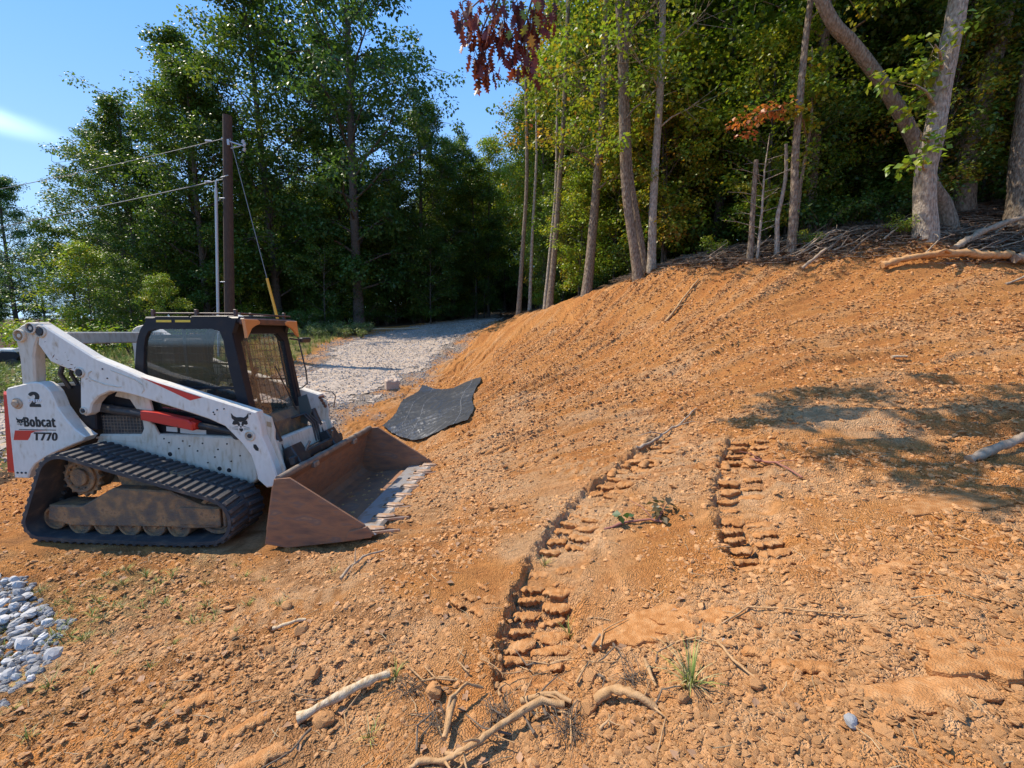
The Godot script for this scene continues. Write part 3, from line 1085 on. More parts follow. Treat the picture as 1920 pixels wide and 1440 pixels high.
func build_arm(side: float, root: Node3D) -> void:
	var zo := side * 0.64
	var zi := side * 0.53
	var z0 := minf(zo, zi)
	var z1 := maxf(zo, zi)
	var near := side > 0
	var mb := MB.new()
	mb.slab(V2([[0.01, 2.065], [0.517, 1.747], [0.568, 1.721], [0.852, 1.611], [0.98, 1.555], [1.304, 1.466], [2.149, 1.219], [2.175, 1.10], [2.19, 0.974], [2.25, 0.816], [2.30, 0.657], [2.318, 0.576], [2.282, 0.477], [2.2, 0.464], [2.115, 0.543], [2.095, 0.662], [2.064, 0.785], [1.984, 0.901], [1.896, 0.995], [1.82, 1.073], [1.66, 1.142], [1.409, 1.22], [0.952, 1.355], [0.792, 1.392], [0.667, 1.400], [0.536, 1.345], [0.46, 1.27], [0.428, 1.18], [0.375, 1.15], [0.325, 1.18], [0.362, 1.472], [0.372, 1.534], [0.324, 1.585], [0.074, 1.687], [-0.034, 1.856], [-0.01, 1.95]]), z0, z1, 0.012)
	var arm := obj("lift_arm", mb.mesh(), mats.white_paint, root)
	if not near:
		tag(arm, "white lift arm on the far side of the cab")
	var face := zo + (0.0 if near else 0.0)
	var xf := Transform3D(Basis(), Vector3(0, 0, 0))
	# bosses with dark pins
	for b in [[2.073, 0.985, 0.052, 0.022], [0.38, 1.583, 0.05, 0.034], [0.372, 1.205, 0.036, 0.02], [0.02, 1.98, 0.06, 0.04]]:
		var bo := MB.new()
		if near:
			disc(bo, Vector3(b[0], b[1], zo - 0.004), b[2], 0.0, 0.02, 24, 0.012)
		else:
			disc(bo, Vector3(b[0], b[1], zo - 0.02), b[2], 0.0, 0.02, 24)
		var boss := obj("pin_boss", bo.mesh(), mats.white_dirty, arm)
		if near:
			var pn := MB.new()
			disc(pn, Vector3(b[0], b[1], zo + 0.004), b[3], 0.0, 0.016, 18)
			obj("pin", pn.mesh(), mats.dark_steel, boss)
	if near:
		var ch := MB.new()
		ch.slab(V2([[1.002, 1.545], [1.614, 1.352], [1.492, 1.322], [1.212, 1.452]]), zo, zo + 0.002, 0.0004)
		obj("stripe", ch.mesh(), mats.red_paint, arm)
		var ed := MB.new()
		ed.slab(V2([[1.002, 1.548], [1.62, 1.352], [1.60, 1.358], [1.2, 1.472]]), zo + 0.0005, zo + 0.0026, 0.0004)
		obj("stripe_edge", ed.mesh(), mats.black_print, arm)
		emblem(arm, Vector3(1.985, 1.10, zo), 0.185)
		# pressed stiffener and slotted hole
		var rib := MB.new()
		var rp := []
		for q in [[0.50, 1.60], [0.47, 1.58], [0.46, 1.545], [0.49, 1.515], [0.62, 1.47], [0.76, 1.445], [0.80, 1.447]]:
			rp.append(Vector3(q[0], q[1], zo + 0.001))
		rib.tube(rp, [0.006, 0.007, 0.007, 0.007, 0.007, 0.006, 0.004], 6)
		var rq := []
		for q in [[0.70, 1.61], [0.95, 1.52], [1.02, 1.47], [1.03, 1.42], [1.0, 1.385]]:
			rq.append(Vector3(q[0], q[1], zo + 0.001))
		rib.tube(rq, [0.004, 0.007, 0.007, 0.007, 0.004], 6)
		obj("weld_bead", rib.mesh(), mats.white_dirty, arm)
		var sl := MB.new()
		sl.slab(V2([[2.10, 0.90], [2.125, 0.90], [2.15, 0.86], [2.145, 0.835], [2.12, 0.84], [2.098, 0.87]]), zo, zo + 0.003, 0.0005)
		for h in [[1.72, 1.21], [1.76, 1.235], [1.73, 1.19], [1.83, 1.245], [2.09, 1.20], [0.62, 1.62], [0.66, 1.53]]:
			disc(sl, Vector3(h[0], h[1], zo), 0.007, 0.0, 0.003, 10)
		obj("hole", sl.mesh(), mats.black_print, arm)
		# chips and rust where the paint is gone
		var sc := MB.new()
		for q in [[0.12, 1.74, 0.05, 0.9], [0.15, 1.71, 0.03, -0.6], [0.27, 1.70, 0.03, 0.4], [0.30, 1.66, 0.04, -0.2], [0.28, 1.62, 0.05, 0.0], [0.33, 1.63, 0.03, 0.8], [0.05, 1.88, 0.025, 0.3], [0.2, 1.66, 0.02, 0.1], [0.44, 1.52, 0.035, 0.2], [0.47, 1.50, 0.025, -0.4], [0.25, 1.78, 0.015, 0.5]]:
			var d: Vector2 = Vector2.from_angle(q[3]) * q[2]
			var w := Vector2(-d.y, d.x) * 0.14
			var a := Vector2(q[0], q[1])
			sc.slab([a - d * 0.5, a + w, a + d * 0.5, a - w * 0.6], zo, zo + 0.0012, 0.0002)
		obj("paint_chips", sc.mesh(), mats.rust, arm)
	# the arm's lit front plate below the knee
	var fp := MB.new()
	fp.slab(V2([[2.14, 1.195], [2.235, 1.15], [2.262, 1.02], [2.256, 0.94], [2.30, 0.80], [2.345, 0.63], [2.34, 0.56], [2.29, 0.52], [2.25, 0.60], [2.2, 0.79], [2.15, 0.95]]), side * 0.54 - 0.012, side * 0.54 + 0.012, 0.004)
	obj("arm_front_plate", fp.mesh(), mats.white_dirty, arm)
	if near:
		var notes := MB.new()
		notes.slab(V2([[2.188, 1.11], [2.232, 1.10], [2.238, 1.05], [2.19, 1.06]]), 0.5525, 0.5535, 0.0003)
		obj("decal", notes.mesh(), mats.decal_tan, arm)
	# rear link standing between the upright and the arm's tail
	var ln := MB.new()
	ln.slab(V2([[-0.253, 1.958], [-0.225, 2.01], [-0.17, 2.045], [-0.061, 2.070], [0.0, 2.072], [0.031, 2.055], [0.041, 1.994], [-0.03, 1.90], [-0.06, 1.84], [-0.087, 1.743], [-0.12, 1.40], [-0.26, 1.40], [-0.244, 1.716], [-0.257, 1.881]]), z0 + 0.004 * side, z1 + 0.004 * side, 0.014)
	var link := obj("rear_link", ln.mesh(), mats.white_dirty, root)
	for b in [[-0.19, 1.94, 0.062], [-0.06, 2.012, 0.056]]:
		var bo := MB.new()
		disc(bo, Vector3(b[0], b[1], (zo if near else zo - 0.03) - 0.004), b[2], 0.0, 0.034, 26, 0.02 if near else 0.0)
		var bm := obj("pivot_boss", bo.mesh(), mats.white_dirty, link)
		if near:
			var pn := MB.new()
			disc(pn, Vector3(b[0], b[1], zo), b[2] * 0.74, 0.0, 0.022, 22)
			obj("pivot_pin", pn.mesh(), mats.muddy_steel if b[0] < -0.1 else mats.dark_steel, bm)
	# lift cylinder
	var zc := side * 0.50
	var cy := MB.new()
	cy.tube([Vector3(0.40, 1.21, zc), Vector3(1.10, 1.12, zc)], [0.045, 0.045], 16)
	var cyl := obj("lift_cylinder", cy.mesh(), mats.black_paint, root)
	var rod := MB.new()
	rod.tube([Vector3(1.0, 1.13, zc), Vector3(1.86, 0.975, zc)], [0.03, 0.03], 14)
	disc(rod, Vector3(1.86, 0.97, zc), 0.055, -0.03, 0.05, 20)
	obj("cylinder_rod", rod.mesh(), mats.black_paint, cyl)
	var gd := MB.new()
	gd.slab(V2([[0.89, 1.195], [1.05, 1.178], [1.385, 1.115], [1.43, 1.07], [1.425, 1.005], [1.05, 1.075], [0.885, 1.105]]), zc - 0.02, zc + 0.075, 0.010)
	gd.slab(V2([[1.405, 1.10], [1.455, 1.08], [1.44, 1.02], [1.40, 1.03]]), zc - 0.02, zc + 0.06, 0.006)
	obj("cylinder_guard", gd.mesh(), mats.red_paint, cyl)

func build_bucket(root: Node3D) -> void:
	# shell: an open L with a rolled back, 18 mm plate
	var o := [[3.30, 0.155], [2.62, 0.062], [2.50, 0.075], [2.43, 0.13], [2.42, 0.22], [2.50, 0.62], [2.545, 0.69]]
	var poly := []
	for p in o:
		poly.append(Vector2(p[0], p[1]))
	for p in [[2.60, 0.675], [2.545, 0.60], [2.46, 0.23], [2.468, 0.155], [2.52, 0.105], [2.62, 0.092], [3.30, 0.183]]:
		poly.append(Vector2(p[0], p[1]))
	var sh := MB.new()
	sh.slab(poly, -1.0, 1.0, 0.003)
	var b := obj("bucket", sh.mesh(), mats.bucket_steel, root)
	tag(b, "rust brown toothed dirt bucket lying open on the clay")
	var top := MB.new()
	var tp := []
	var tr := []
	for k in 21:
		tp.append(Vector3(2.572 + rng.randf_range(-0.003, 0.003), 0.695 + rng.randf_range(-0.003, 0.003), -1.005 + 2.01 * k / 20.0))
		tr.append(0.032)
	top.tube(tp, tr, 12)
	obj("top_lip", top.mesh(), mats.worn_steel, b)
	for z in [-0.45, 0.45]:
		var pk := MB.new()
		pk.box(Vector3(2.60, 0.66, z), Vector3(0.05, 0.06, 0.10), 0.01)
		obj("lip_gusset", pk.mesh(), mats.worn_steel, b)
	for s in [-1, 1]:
		var sp := MB.new()
		var z: float = s * 1.008
		sp.slab(V2([[2.41, 0.085], [2.535, 0.695], [2.68, 0.71], [3.33, 0.305], [3.39, 0.225], [3.30, 0.16], [2.62, 0.060]]), z - 0.010, z + 0.010, 0.003)
		var pl := obj("side_plate", sp.mesh(), mats.bucket_steel, b)
		var ed := MB.new()
		ed.slab(V2([[2.545, 0.66], [2.555, 0.70], [2.68, 0.712], [3.333, 0.306], [3.29, 0.255], [2.66, 0.66]]), z + s * 0.010 - 0.004, z + s * 0.010 + 0.004, 0.002)
		obj("edge_strip", ed.mesh(), mats.bucket_steel, pl)
		var cu := MB.new()
		cu.slab(V2([[3.16, 0.150], [3.20, 0.245], [3.36, 0.29], [3.42, 0.225], [3.40, 0.19]]), z + s * 0.012 - 0.012, z + s * 0.012 + 0.012, 0.004)
		obj("side_cutter", cu.mesh(), mats.bucket_steel, pl)
	var ce := MB.new()
	ce.slab(V2([[3.10, 0.158], [3.10, 0.184], [3.40, 0.222], [3.43, 0.205], [3.40, 0.192]]), -1.0, 1.0, 0.003)
	obj("cutting_edge", ce.mesh(), mats.bright_steel, b)
	var th := MB.new()
	# a tooth: shank on the edge, forked taper to a chisel tip
	var xf := Transform3D(Basis(Vector3.RIGHT, -PI / 2), Vector3.ZERO)
	th.slab(V2([[-0.14, -0.034], [-0.02, -0.052], [0.04, -0.044], [0.12, -0.020], [0.21, -0.004], [0.215, 0.004], [0.12, 0.020], [0.04, 0.044], [-0.02, 0.052], [-0.14, 0.034]]), -0.014, 0.016, 0.006, xf)
	th.slab(V2([[-0.10, -0.03], [0.0, -0.036], [0.08, -0.016], [0.08, 0.016], [0.0, 0.036], [-0.10, 0.03]]), 0.012, 0.036, 0.011, xf)
	var tooth := th.mesh()
	for k in 8:
		var z := -0.93 + 1.86 * k / 7.0
		var o2 := obj("tooth", tooth, mats.tooth_steel, b, Vector3(3.41, 0.212, z))
		o2.rotation = Vector3(rng.randf_range(-0.04, 0.04), rng.randf_range(-0.05, 0.05), 0.02)
	# soil left on the bucket floor
	var so := MB.new()
	for k in 60:
		var x := rng.randf_range(2.55, 3.2)
		so.lump(Vector3(0.016, 0.009, 0.016) * rng.randf_range(0.5, 1.6), rng, 4, 6, 0.3, false, Vector3(x, 0.092 + (x - 2.62) * 0.134, rng.randf_range(-0.95, 0.95)))
	var soil := obj("loose_soil", so.mesh(), mats.clod, b)
	soil.set_meta("kind", "stuff")

func grid_bars(mb: MB, xf: Transform3D, w: float, h: float, nx: int, ny: int, t: float) -> void:
	for i in nx + 1:
		var x := -w / 2 + w * i / nx
		mb.box(xf * Vector3(x, 0, 0), Vector3(t, h, t), 0.0008, xf.basis)
	for j in ny + 1:
		var y := -h / 2 + h * j / ny
		mb.box(xf * Vector3(0, y, t * 0.9), Vector3(w, t, t), 0.0008, xf.basis)

func build_cab(root: Node3D) -> void:
	var outer := V2([[0.80, 1.05], [0.768, 1.60], [0.818, 1.876], [0.87, 2.0], [0.93, 2.075], [1.03, 2.118], [1.80, 2.125], [1.885, 2.10], [1.83, 1.96], [1.90, 1.56], [1.985, 1.05], [1.60, 1.05]])
	var inner := V2([[0.90, 1.12], [0.862, 1.60], [0.89, 1.82], [0.915, 1.92], [0.955, 1.985], [1.03, 2.005], [1.62, 2.01], [1.70, 1.99], [1.735, 1.90], [1.775, 1.60], [1.86, 1.12], [1.60, 1.12]])
	var sh := MB.new()
	sh.box(Vector3(1.41, 2.095, 0), Vector3(1.0, 0.07, 0.90), 0.02)
	sh.box(Vector3(0.84, 1.5, 0), Vector3(0.05, 0.9, 0.86), 0.01)
	sh.box(Vector3(1.35, 1.03, 0), Vector3(1.2, 0.06, 0.88), 0.01)
	var cab := obj("cab", sh.mesh(), mats.cab_black, root)
	tag(cab, "black framed operator cab with wire guards in its windows")
	for s in [-1, 1]:
		var rg := MB.new()
		rg.ring(outer, inner, s * 0.43 - 0.03, s * 0.43 + 0.03)
		obj("side_frame", rg.mesh(), mats.cab_black, cab)
		var gl := MB.new()
		gl.slab([Vector2(0.88, 1.1), Vector2(0.855, 1.6), Vector2(0.90, 1.95), Vector2(1.0, 2.01), Vector2(1.64, 2.015), Vector2(1.73, 1.95), Vector2(1.79, 1.6), Vector2(1.87, 1.1)], s * 0.438 - 0.0015, s * 0.438 + 0.0015, 0.0005)
		obj("side_window", gl.mesh(), mats.glass, cab)
		var me := MB.new()
		grid_bars(me, Transform3D(Basis(), Vector3(1.30, 1.66, s * 0.40)), 0.80, 0.62, 13, 9, 0.004)
		var g := obj("window_guard", me.mesh(), mats.dark_steel, cab)
		g.set_meta("kind", "stuff")
		var ra := MB.new()
		ra.box(Vector3(1.36, 1.42, s * 0.437), Vector3(1.0, 0.022, 0.012), 0.004)
		ra.box(Vector3(1.30, 1.70, s * 0.425), Vector3(0.035, 0.62, 0.012), 0.004)
		obj("window_rail", ra.mesh(), mats.cab_black, cab)
	# roof edge trim, stickers, rails
	var tr := MB.new()
	tr.box(Vector3(1.22, 2.123, 0.452), Vector3(0.36, 0.018, 0.02), 0.005)
	tr.box(Vector3(1.61, 2.125, 0.452), Vector3(0.38, 0.022, 0.02), 0.005)
	obj("roof_trim", tr.mesh(), mats.cab_black, cab)
	for x in [1.13, 1.33]:
		var st := MB.new()
		st.box(Vector3(x, 2.085, 0.461), Vector3(0.16, 0.022, 0.002), 0.0005)
		obj("sticker", st.mesh(), mats.yellow_print, cab)
	var rl := MB.new()
	for z in [-0.40, 0.40]:
		rl.tube([Vector3(0.97, 2.165, z), Vector3(1.90, 2.160, z)], [0.010, 0.010], 6)
		for x in [0.97, 1.43, 1.84]:
			rl.box(Vector3(x, 2.165, z), Vector3(0.03, 0.075, 0.03), 0.004)
	rl.tube([Vector3(1.90, 2.160, -0.42), Vector3(1.90, 2.160, 0.42)], [0.010, 0.010], 6)
	obj("roof_rail", rl.mesh(), mats.rail_brown, cab)
	var be := MB.new()
	be.lathe([Vector2(0.05, 0), Vector2(0.05, 0.02), Vector2(0.03, 0.035), Vector2(0, 0.04)], 16, Transform3D(Basis(), Vector3(1.5, 2.13, -0.1)))
	obj("aerial_dome", be.mesh(), mats.white_paint, cab)
	# front: a door that leans forward to its foot
	var tilt := Basis(Vector3(0, 0, -1), Vector3(-0.15, 1, 0).normalized(), Vector3(1, 0.15, 0).normalized())
	var xf := Transform3D(tilt, Vector3(1.905, 1.50, 0))
	var fo := V2([[-0.45, -0.62], [-0.45, 0.56], [-0.30, 0.60], [0.30, 0.60], [0.45, 0.56], [0.45, -0.62], [0.30, -0.66], [-0.30, -0.66]])
	var fi := V2([[-0.36, -0.52], [-0.36, 0.38], [-0.26, 0.47], [0.26, 0.47], [0.36, 0.38], [0.36, -0.52], [0.28, -0.57], [-0.28, -0.57]])
	var fr := MB.new()
	fr.ring(fo, fi, -0.05, 0.0, xf)
	var door := obj("front_door", fr.mesh(), mats.cab_black, cab)
	var pg := MB.new()
	pg.slab(fi, -0.03, -0.027, 0.0005, xf)
	obj("door_glass", pg.mesh(), mats.glass_clear, door)
	var dg := MB.new()
	grid_bars(dg, xf * Transform3D(Basis(), Vector3(0, 0.02, -0.075)), 0.70, 0.98, 9, 13, 0.0055)
	var dgo := obj("door_guard", dg.mesh(), mats.dark_steel, door)
	dgo.set_meta("kind", "stuff")
	var st := MB.new()
	st.box(xf * Vector3(-0.20, 0.0, -0.06), Vector3(0.035, 1.0, 0.02), 0.004, xf.basis)
	obj("door_bar", st.mesh(), mats.cab_black, door)
	var hd := MB.new()
	var hp := []
	for q in [[0.44, 0.46, 0.0], [0.47, 0.46, 0.05], [0.49, 0.42, 0.10], [0.50, 0.0, 0.11], [0.49, -0.16, 0.10], [0.46, -0.20, 0.04], [0.43, -0.20, 0.0]]:
		hp.append(xf * Vector3(q[0], q[1], q[2]))
	hd.tube(hp, [0.009, 0.009, 0.009, 0.009, 0.009, 0.009, 0.009], 7)
	obj("grab_handle", hd.mesh(), mats.black_paint, door)
	var wi := MB.new()
	wi.tube([xf * Vector3(0.30, -0.45, 0.02), xf * Vector3(0.05, 0.10, 0.03)], [0.008, 0.006], 6)
	obj("wiper", wi.mesh(), mats.black_paint, door)
	# brow above the door with its two lamps
	var br := MB.new()
	br.box(Vector3(1.925, 2.085, 0), Vector3(0.07, 0.065, 0.88), 0.012)
	obj("brow", br.mesh(), mats.rail_brown, cab)
	for s in [-1, 1]:
		var la := MB.new()
		var lx := Transform3D(Basis(Vector3(0, 0, -1), Vector3(-0.10, 1, 0).normalized(), Vector3(1, 0.10, 0).normalized()), Vector3(1.935, 2.06, 0))
		la.slab(V2([[-0.455 * s, 0.045], [-0.25 * s, 0.045], [-0.215 * s, 0.025], [-0.225 * s, 0.0], [-0.29 * s, -0.02], [-0.35 * s, -0.045], [-0.40 * s, -0.10], [-0.44 * s, -0.14], [-0.455 * s, -0.14]]), 0.0, 0.035, 0.008, lx)
		obj("work_lamp", la.mesh(), mats.reflected_amber, cab)
	var mi := MB.new()
	mi.tube([Vector3(1.86, 1.90, -0.46), Vector3(1.90, 1.88, -0.62)], [0.012, 0.012], 6)
	mi.box(Vector3(1.91, 1.88, -0.70), Vector3(0.05, 0.06, 0.20), 0.015, Basis(Vector3.FORWARD, 0.2))
	obj("side_lamp", mi.mesh(), mats.black_paint, cab)
	# seat and controls
	var se := MB.new()
	se.box(Vector3(1.12, 1.28, 0), Vector3(0.46, 0.14, 0.50), 0.05)
	se.box(Vector3(0.93, 1.60, 0), Vector3(0.13, 0.62, 0.48), 0.05, Basis(Vector3.BACK, 0.12))
	obj("seat", se.mesh(), mats.seat, cab)
	for s in [-1, 1]:
		var jo := MB.new()
		jo.box(Vector3(1.34, 1.28, s * 0.30), Vector3(0.30, 0.20, 0.13), 0.03)
		jo.tube([Vector3(1.46, 1.36, s * 0.29), Vector3(1.50, 1.47, s * 0.27), Vector3(1.56, 1.56, s * 0.26)], [0.02, 0.022, 0.03], 8)
		obj("control_lever", jo.mesh(), mats.seat, cab)
	var lap := MB.new()
	var lp := []
	for q in [[1.0, 1.62, 0.27], [1.35, 1.60, 0.27], [1.45, 1.50, 0.2], [1.45, 1.50, -0.2], [1.35, 1.60, -0.27], [1.0, 1.62, -0.27]]:
		lp.append(Vector3(q[0], q[1], q[2]))
	lap.tube(lp, [0.018, 0.018, 0.018, 0.018, 0.018, 0.018], 8)
	obj("seat_bar", lap.mesh(), mats.black_paint, cab)

func build_loader() -> void:
	var root := thing("track_loader", "white and black compact track loader with rusty bucket, parked on the clay", "loader")
	root.transform = machine_at
	build_track(1.0, root)
	build_track(-1.0, root)
	# lower hull and engine bay
	var hu := MB.new()
	hu.slab(V2([[0.30, 0.42], [1.92, 0.42], [2.02, 0.50], [2.02, 0.86], [1.90, 0.93], [1.0, 0.945], [0.34, 0.93], [0.22, 0.7]]), -0.50, 0.50, 0.015)
	var hull := obj("hull", hu.mesh(), mats.white_dirty, root)
	var ho := MB.new()
	for q in [[1.10, 0.86], [1.32, 0.83], [1.05, 0.90], [1.25, 0.88], [1.46, 0.86], [1.40, 0.78], [1.62, 0.80], [1.58, 0.72], [1.72, 0.86], [1.20, 0.80], [1.75, 0.68], [1.50, 0.66], [1.85, 0.74]]:
		disc(ho, Vector3(q[0], q[1], 0.498), 0.008, 0.0, 0.005, 10)
	for q in [[1.62, 0.60], [1.72, 0.585], [1.10, 0.74]]:
		disc(ho, Vector3(q[0], q[1], 0.498), 0.022, 0.0, 0.006, 14)
	obj("drain_hole", ho.mesh(), mats.black_print, hull)
	var bay := MB.new()
	bay.slab(V2([[-0.38, 0.55], [0.36, 0.50], [0.80, 0.90], [1.8, 0.92], [1.8, 1.04], [0.80, 1.10], [0.75, 1.42], [0.30, 1.46], [-0.30, 1.43], [-0.42, 1.30]]), -0.44, 0.44, 0.02)
	obj("engine_bay", bay.mesh(), mats.cab_black, root)
	var col := MB.new()
	col.slab(V2([[0.17, 0.98], [0.34, 0.98], [0.36, 1.25], [0.33, 1.46], [0.22, 1.50], [0.20, 1.30]]), 0.44, 0.52, 0.012)
	obj("tank_cover", col.mesh(), mats.cab_black, root)
	# side screen
	var gr := MB.new()
	gr.box(Vector3(0.58, 1.03, 0.455), Vector3(0.47, 0.21, 0.02), 0.02)
	var screen := obj("side_screen", gr.mesh(), mats.black_paint, root)
	for i in 12:
		var bm := MB.new()
		bm.box(Vector3(0.38 + 0.036 * i, 1.03, 0.468), Vector3(0.005, 0.19, 0.004), 0.001)
		obj("screen_wire", bm.mesh(), mats.worn_steel, screen)
	for j in 6:
		var bm := MB.new()
		bm.box(Vector3(0.58, 0.95 + 0.033 * j, 0.472), Vector3(0.43, 0.005, 0.004), 0.001)
		obj("screen_wire", bm.mesh(), mats.worn_steel, screen)
	# white bracket plate and fender that rise from the hull
	var bk := MB.new()
	bk.slab(V2([[0.60, 1.39], [0.73, 1.40], [0.93, 1.32], [0.955, 1.19], [0.90, 1.08], [0.955, 1.04], [1.03, 0.87], [0.995, 0.815], [0.93, 0.80], [0.86, 0.85], [0.30, 0.885], [0.30, 0.905], [0.80, 0.92], [0.84, 1.0], [0.83, 1.12], [0.72, 1.30], [0.56, 1.33]]), 0.475, 0.502, 0.006)
	obj("support_plate", bk.mesh(), mats.white_dirty, root)
	for q in [[0.94, 0.86], [0.93, 0.90]]:
		pass
	# decals low on the dark flank
	for q in [[1.09, 0.985, 0.12], [1.32, 0.965, 0.28]]:
		var de := MB.new()
		de.box(Vector3(q[0], q[1], 0.4425), Vector3(q[2], 0.05, 0.002), 0.0005, Basis(Vector3.BACK, -0.06))
		obj("label_plate", de.mesh(), mats.decal_white, root)
	# rear uprights with the wheel-arch cut
	for s in [-1, 1]:
		var up := MB.new()
		var z0 := minf(s * 0.66, s * 0.53)
		up.slab(V2([[-0.42, 1.40], [-0.40, 1.425], [-0.146, 1.482], [-0.085, 1.486], [-0.034, 1.475], [0.02, 1.44], [0.06, 1.39], [0.09, 1.31], [0.11, 1.24], [0.194, 1.11], [0.27, 1.02], [0.375, 0.946], [0.33, 0.90], [0.237, 0.865], [0.041, 0.785], [-0.10, 0.72], [-0.215, 0.646], [-0.27, 0.58], [-0.31, 0.50], [-0.46, 0.50], [-0.425, 1.307]]), z0, z0 + 0.13, 0.010)
		var panel := obj("rear_upright", up.mesh(), mats.white_paint, root)
		if s > 0:
			var zf := 0.66
			lettering("Bobcat", 0.094, Vector3(-0.098, 1.083, zf), mats.black_print, panel, "lettering", 0.0, 0.80)
			lettering("T770", 0.080, Vector3(-0.05, 0.938, zf), mats.black_print, panel, "lettering", 0.16, 1.05)
			lettering("2", 0.145, Vector3(-0.121, 1.308, zf), mats.black_print, panel, "lettering", 0.0, 1.15)
			lettering("SPEED", 0.028, Vector3(-0.115, 1.300, zf + 0.003), mats.white_print, panel, "lettering", 0.12, 1.25)
			emblem(panel, Vector3(-0.303, 1.082, zf), 0.085)
			var sw := MB.new()
			sw.slab(V2([[-0.375, 0.997], [-0.16, 1.0], [-0.03, 1.0], [-0.16, 0.990], [-0.205, 0.970], [-0.225, 0.93], [-0.25, 0.90], [-0.405, 0.898], [-0.39, 0.95]]), zf, zf + 0.002, 0.0004)
			obj("stripe", sw.mesh(), mats.red_paint, panel)
			var ln := MB.new()
			ln.box(Vector3(-0.13, 1.008, zf + 0.001), Vector3(0.40, 0.007, 0.002), 0.0004)
			obj("stripe_edge", ln.mesh(), mats.black_print, panel)
			var bb := MB.new()
			disc(bb, Vector3(-0.305, 1.272, zf), 0.055, 0.0, 0.014, 24)
			disc(bb, Vector3(-0.305, 1.272, zf), 0.036, 0.01, 0.034, 6)
			obj("pivot_bolt", bb.mesh(), mats.rusty_paint, panel)
			for x in [-0.41, -0.365, -0.32]:
				var rv := MB.new()
				disc(rv, Vector3(x, 0.56, zf), 0.010, 0.0, 0.005, 10)
				obj("rivet", rv.mesh(), mats.dark_steel, panel)
	# tailgate
	var tg := MB.new()
	tg.slab(V2([[-0.60, 0.54], [-0.47, 0.53], [-0.435, 1.36], [-0.52, 1.38]]), -0.62, 0.62, 0.02)
	obj("tailgate", tg.mesh(), mats.red_paint, root)
	# cross tube between the arms' tails
	var ct := MB.new()
	ct.box(Vector3(0.12, 1.915, 0), Vector3(0.13, 0.125, 1.08), 0.012)
	obj("cross_tube", ct.mesh(), mats.white_dirty, root)
	var ct2 := MB.new()
	ct2.box(Vector3(2.18, 0.78, 0), Vector3(0.13, 0.22, 1.08), 0.02, Basis(Vector3.BACK, 0.25))
	obj("front_cross_tube", ct2.mesh(), mats.white_dirty, root)
	for s in [1.0, -1.0]:
		build_arm(s, root)
	# hoses by the upright
	for q in [[0.0, 0.0], [0.05, 0.03], [0.10, -0.02]]:
		var hs := MB.new()
		var a: float = q[0]
		hs.tube([Vector3(-0.02 + a, 1.40, 0.42 + q[1]), Vector3(-0.06 + a, 1.55, 0.46 + q[1]), Vector3(0.0 + a, 1.66, 0.47 + q[1]), Vector3(0.12 + a, 1.62, 0.47 + q[1]), Vector3(0.20 + a, 1.47, 0.45 + q[1])], [0.018, 0.018, 0.018, 0.018, 0.018], 8)
		obj("hose", hs.mesh(), mats.black_paint, root)
	# cab foot, step and quick-attach frame
	var ft := MB.new()
	ft.slab(V2([[1.90, 0.80], [2.03, 0.82], [2.03, 1.02], [1.97, 1.10], [1.90, 1.10]]), -0.45, 0.45, 0.015)
	obj("step", ft.mesh(), mats.muddy_steel, root)
	var qa := MB.new()
	for s in [-1, 1]:
		qa.slab(V2([[2.27, 0.80], [2.36, 0.84], [2.47, 0.66], [2.40, 0.20], [2.33, 0.16], [2.28, 0.35]]), s * 0.36 - 0.10, s * 0.36 + 0.10, 0.012)
	qa.box(Vector3(2.40, 0.70, 0), Vector3(0.06, 0.09, 1.05), 0.012, Basis(Vector3.BACK, 0.2))
	qa.box(Vector3(2.36, 0.24, 0), Vector3(0.06, 0.10, 1.05), 0.012)
	var att := obj("quick_attach", qa.mesh(), mats.black_paint, root)
	for s in [-1, 1]:
		var le := MB.new()
		le.tube([Vector3(2.40, 0.72, s * 0.30), Vector3(2.44, 0.84, s * 0.24)], [0.013, 0.013], 6)
		obj("latch_lever", le.mesh(), mats.worn_steel, att)
		var tc := MB.new()
		tc.tube([Vector3(2.12, 1.06, s * 0.40), Vector3(2.20, 0.86, s * 0.40)], [0.04, 0.04], 12)
		tc.tube([Vector3(2.20, 0.86, s * 0.40), Vector3(2.34, 0.50, s * 0.40)], [0.024, 0.024], 10)
		obj("tilt_cylinder", tc.mesh(), mats.black_paint, root)
	# hydraulic couplers with their guard loop on the far arm
	var cpl := MB.new()
	for k in 4:
		disc(cpl, Vector3(2.16 + 0.02 * k, 1.18 - 0.035 * k, -0.60), 0.022, 0.0, 0.08, 10)
	var couplers := obj("coupler_block", cpl.mesh(), mats.rust, root)
	var lo := MB.new()
	lo.tube([Vector3(2.14, 1.26, -0.60), Vector3(2.28, 1.24, -0.60), Vector3(2.32, 1.19, -0.60), Vector3(2.29, 1.04, -0.60)], [0.008, 0.008, 0.008, 0.008], 6)
	obj("coupler_guard", lo.mesh(), mats.worn_steel, couplers)
	# hoses and a torn rubber flap at the cab's foot
	var fl := MB.new()
	fl.slab(V2([[2.03, 1.22], [2.14, 1.26], [2.19, 1.06], [2.12, 0.90], [2.05, 0.92]]), -0.28, -0.265, 0.004)
	obj("hose_flap", fl.mesh(), mats.flap, root)
	for k in 3:
		var hs := MB.new()
		var z := -0.22 + 0.05 * k
		hs.tube([Vector3(2.02, 1.0, z), Vector3(2.14, 1.04, z - 0.06), Vector3(2.22, 0.92, z - 0.10), Vector3(2.26, 0.72, z - 0.08)], [0.014, 0.014, 0.014, 0.014], 8)
		obj("hose", hs.mesh(), mats.black_paint, root)
	build_bucket(root)
	build_cab(root)

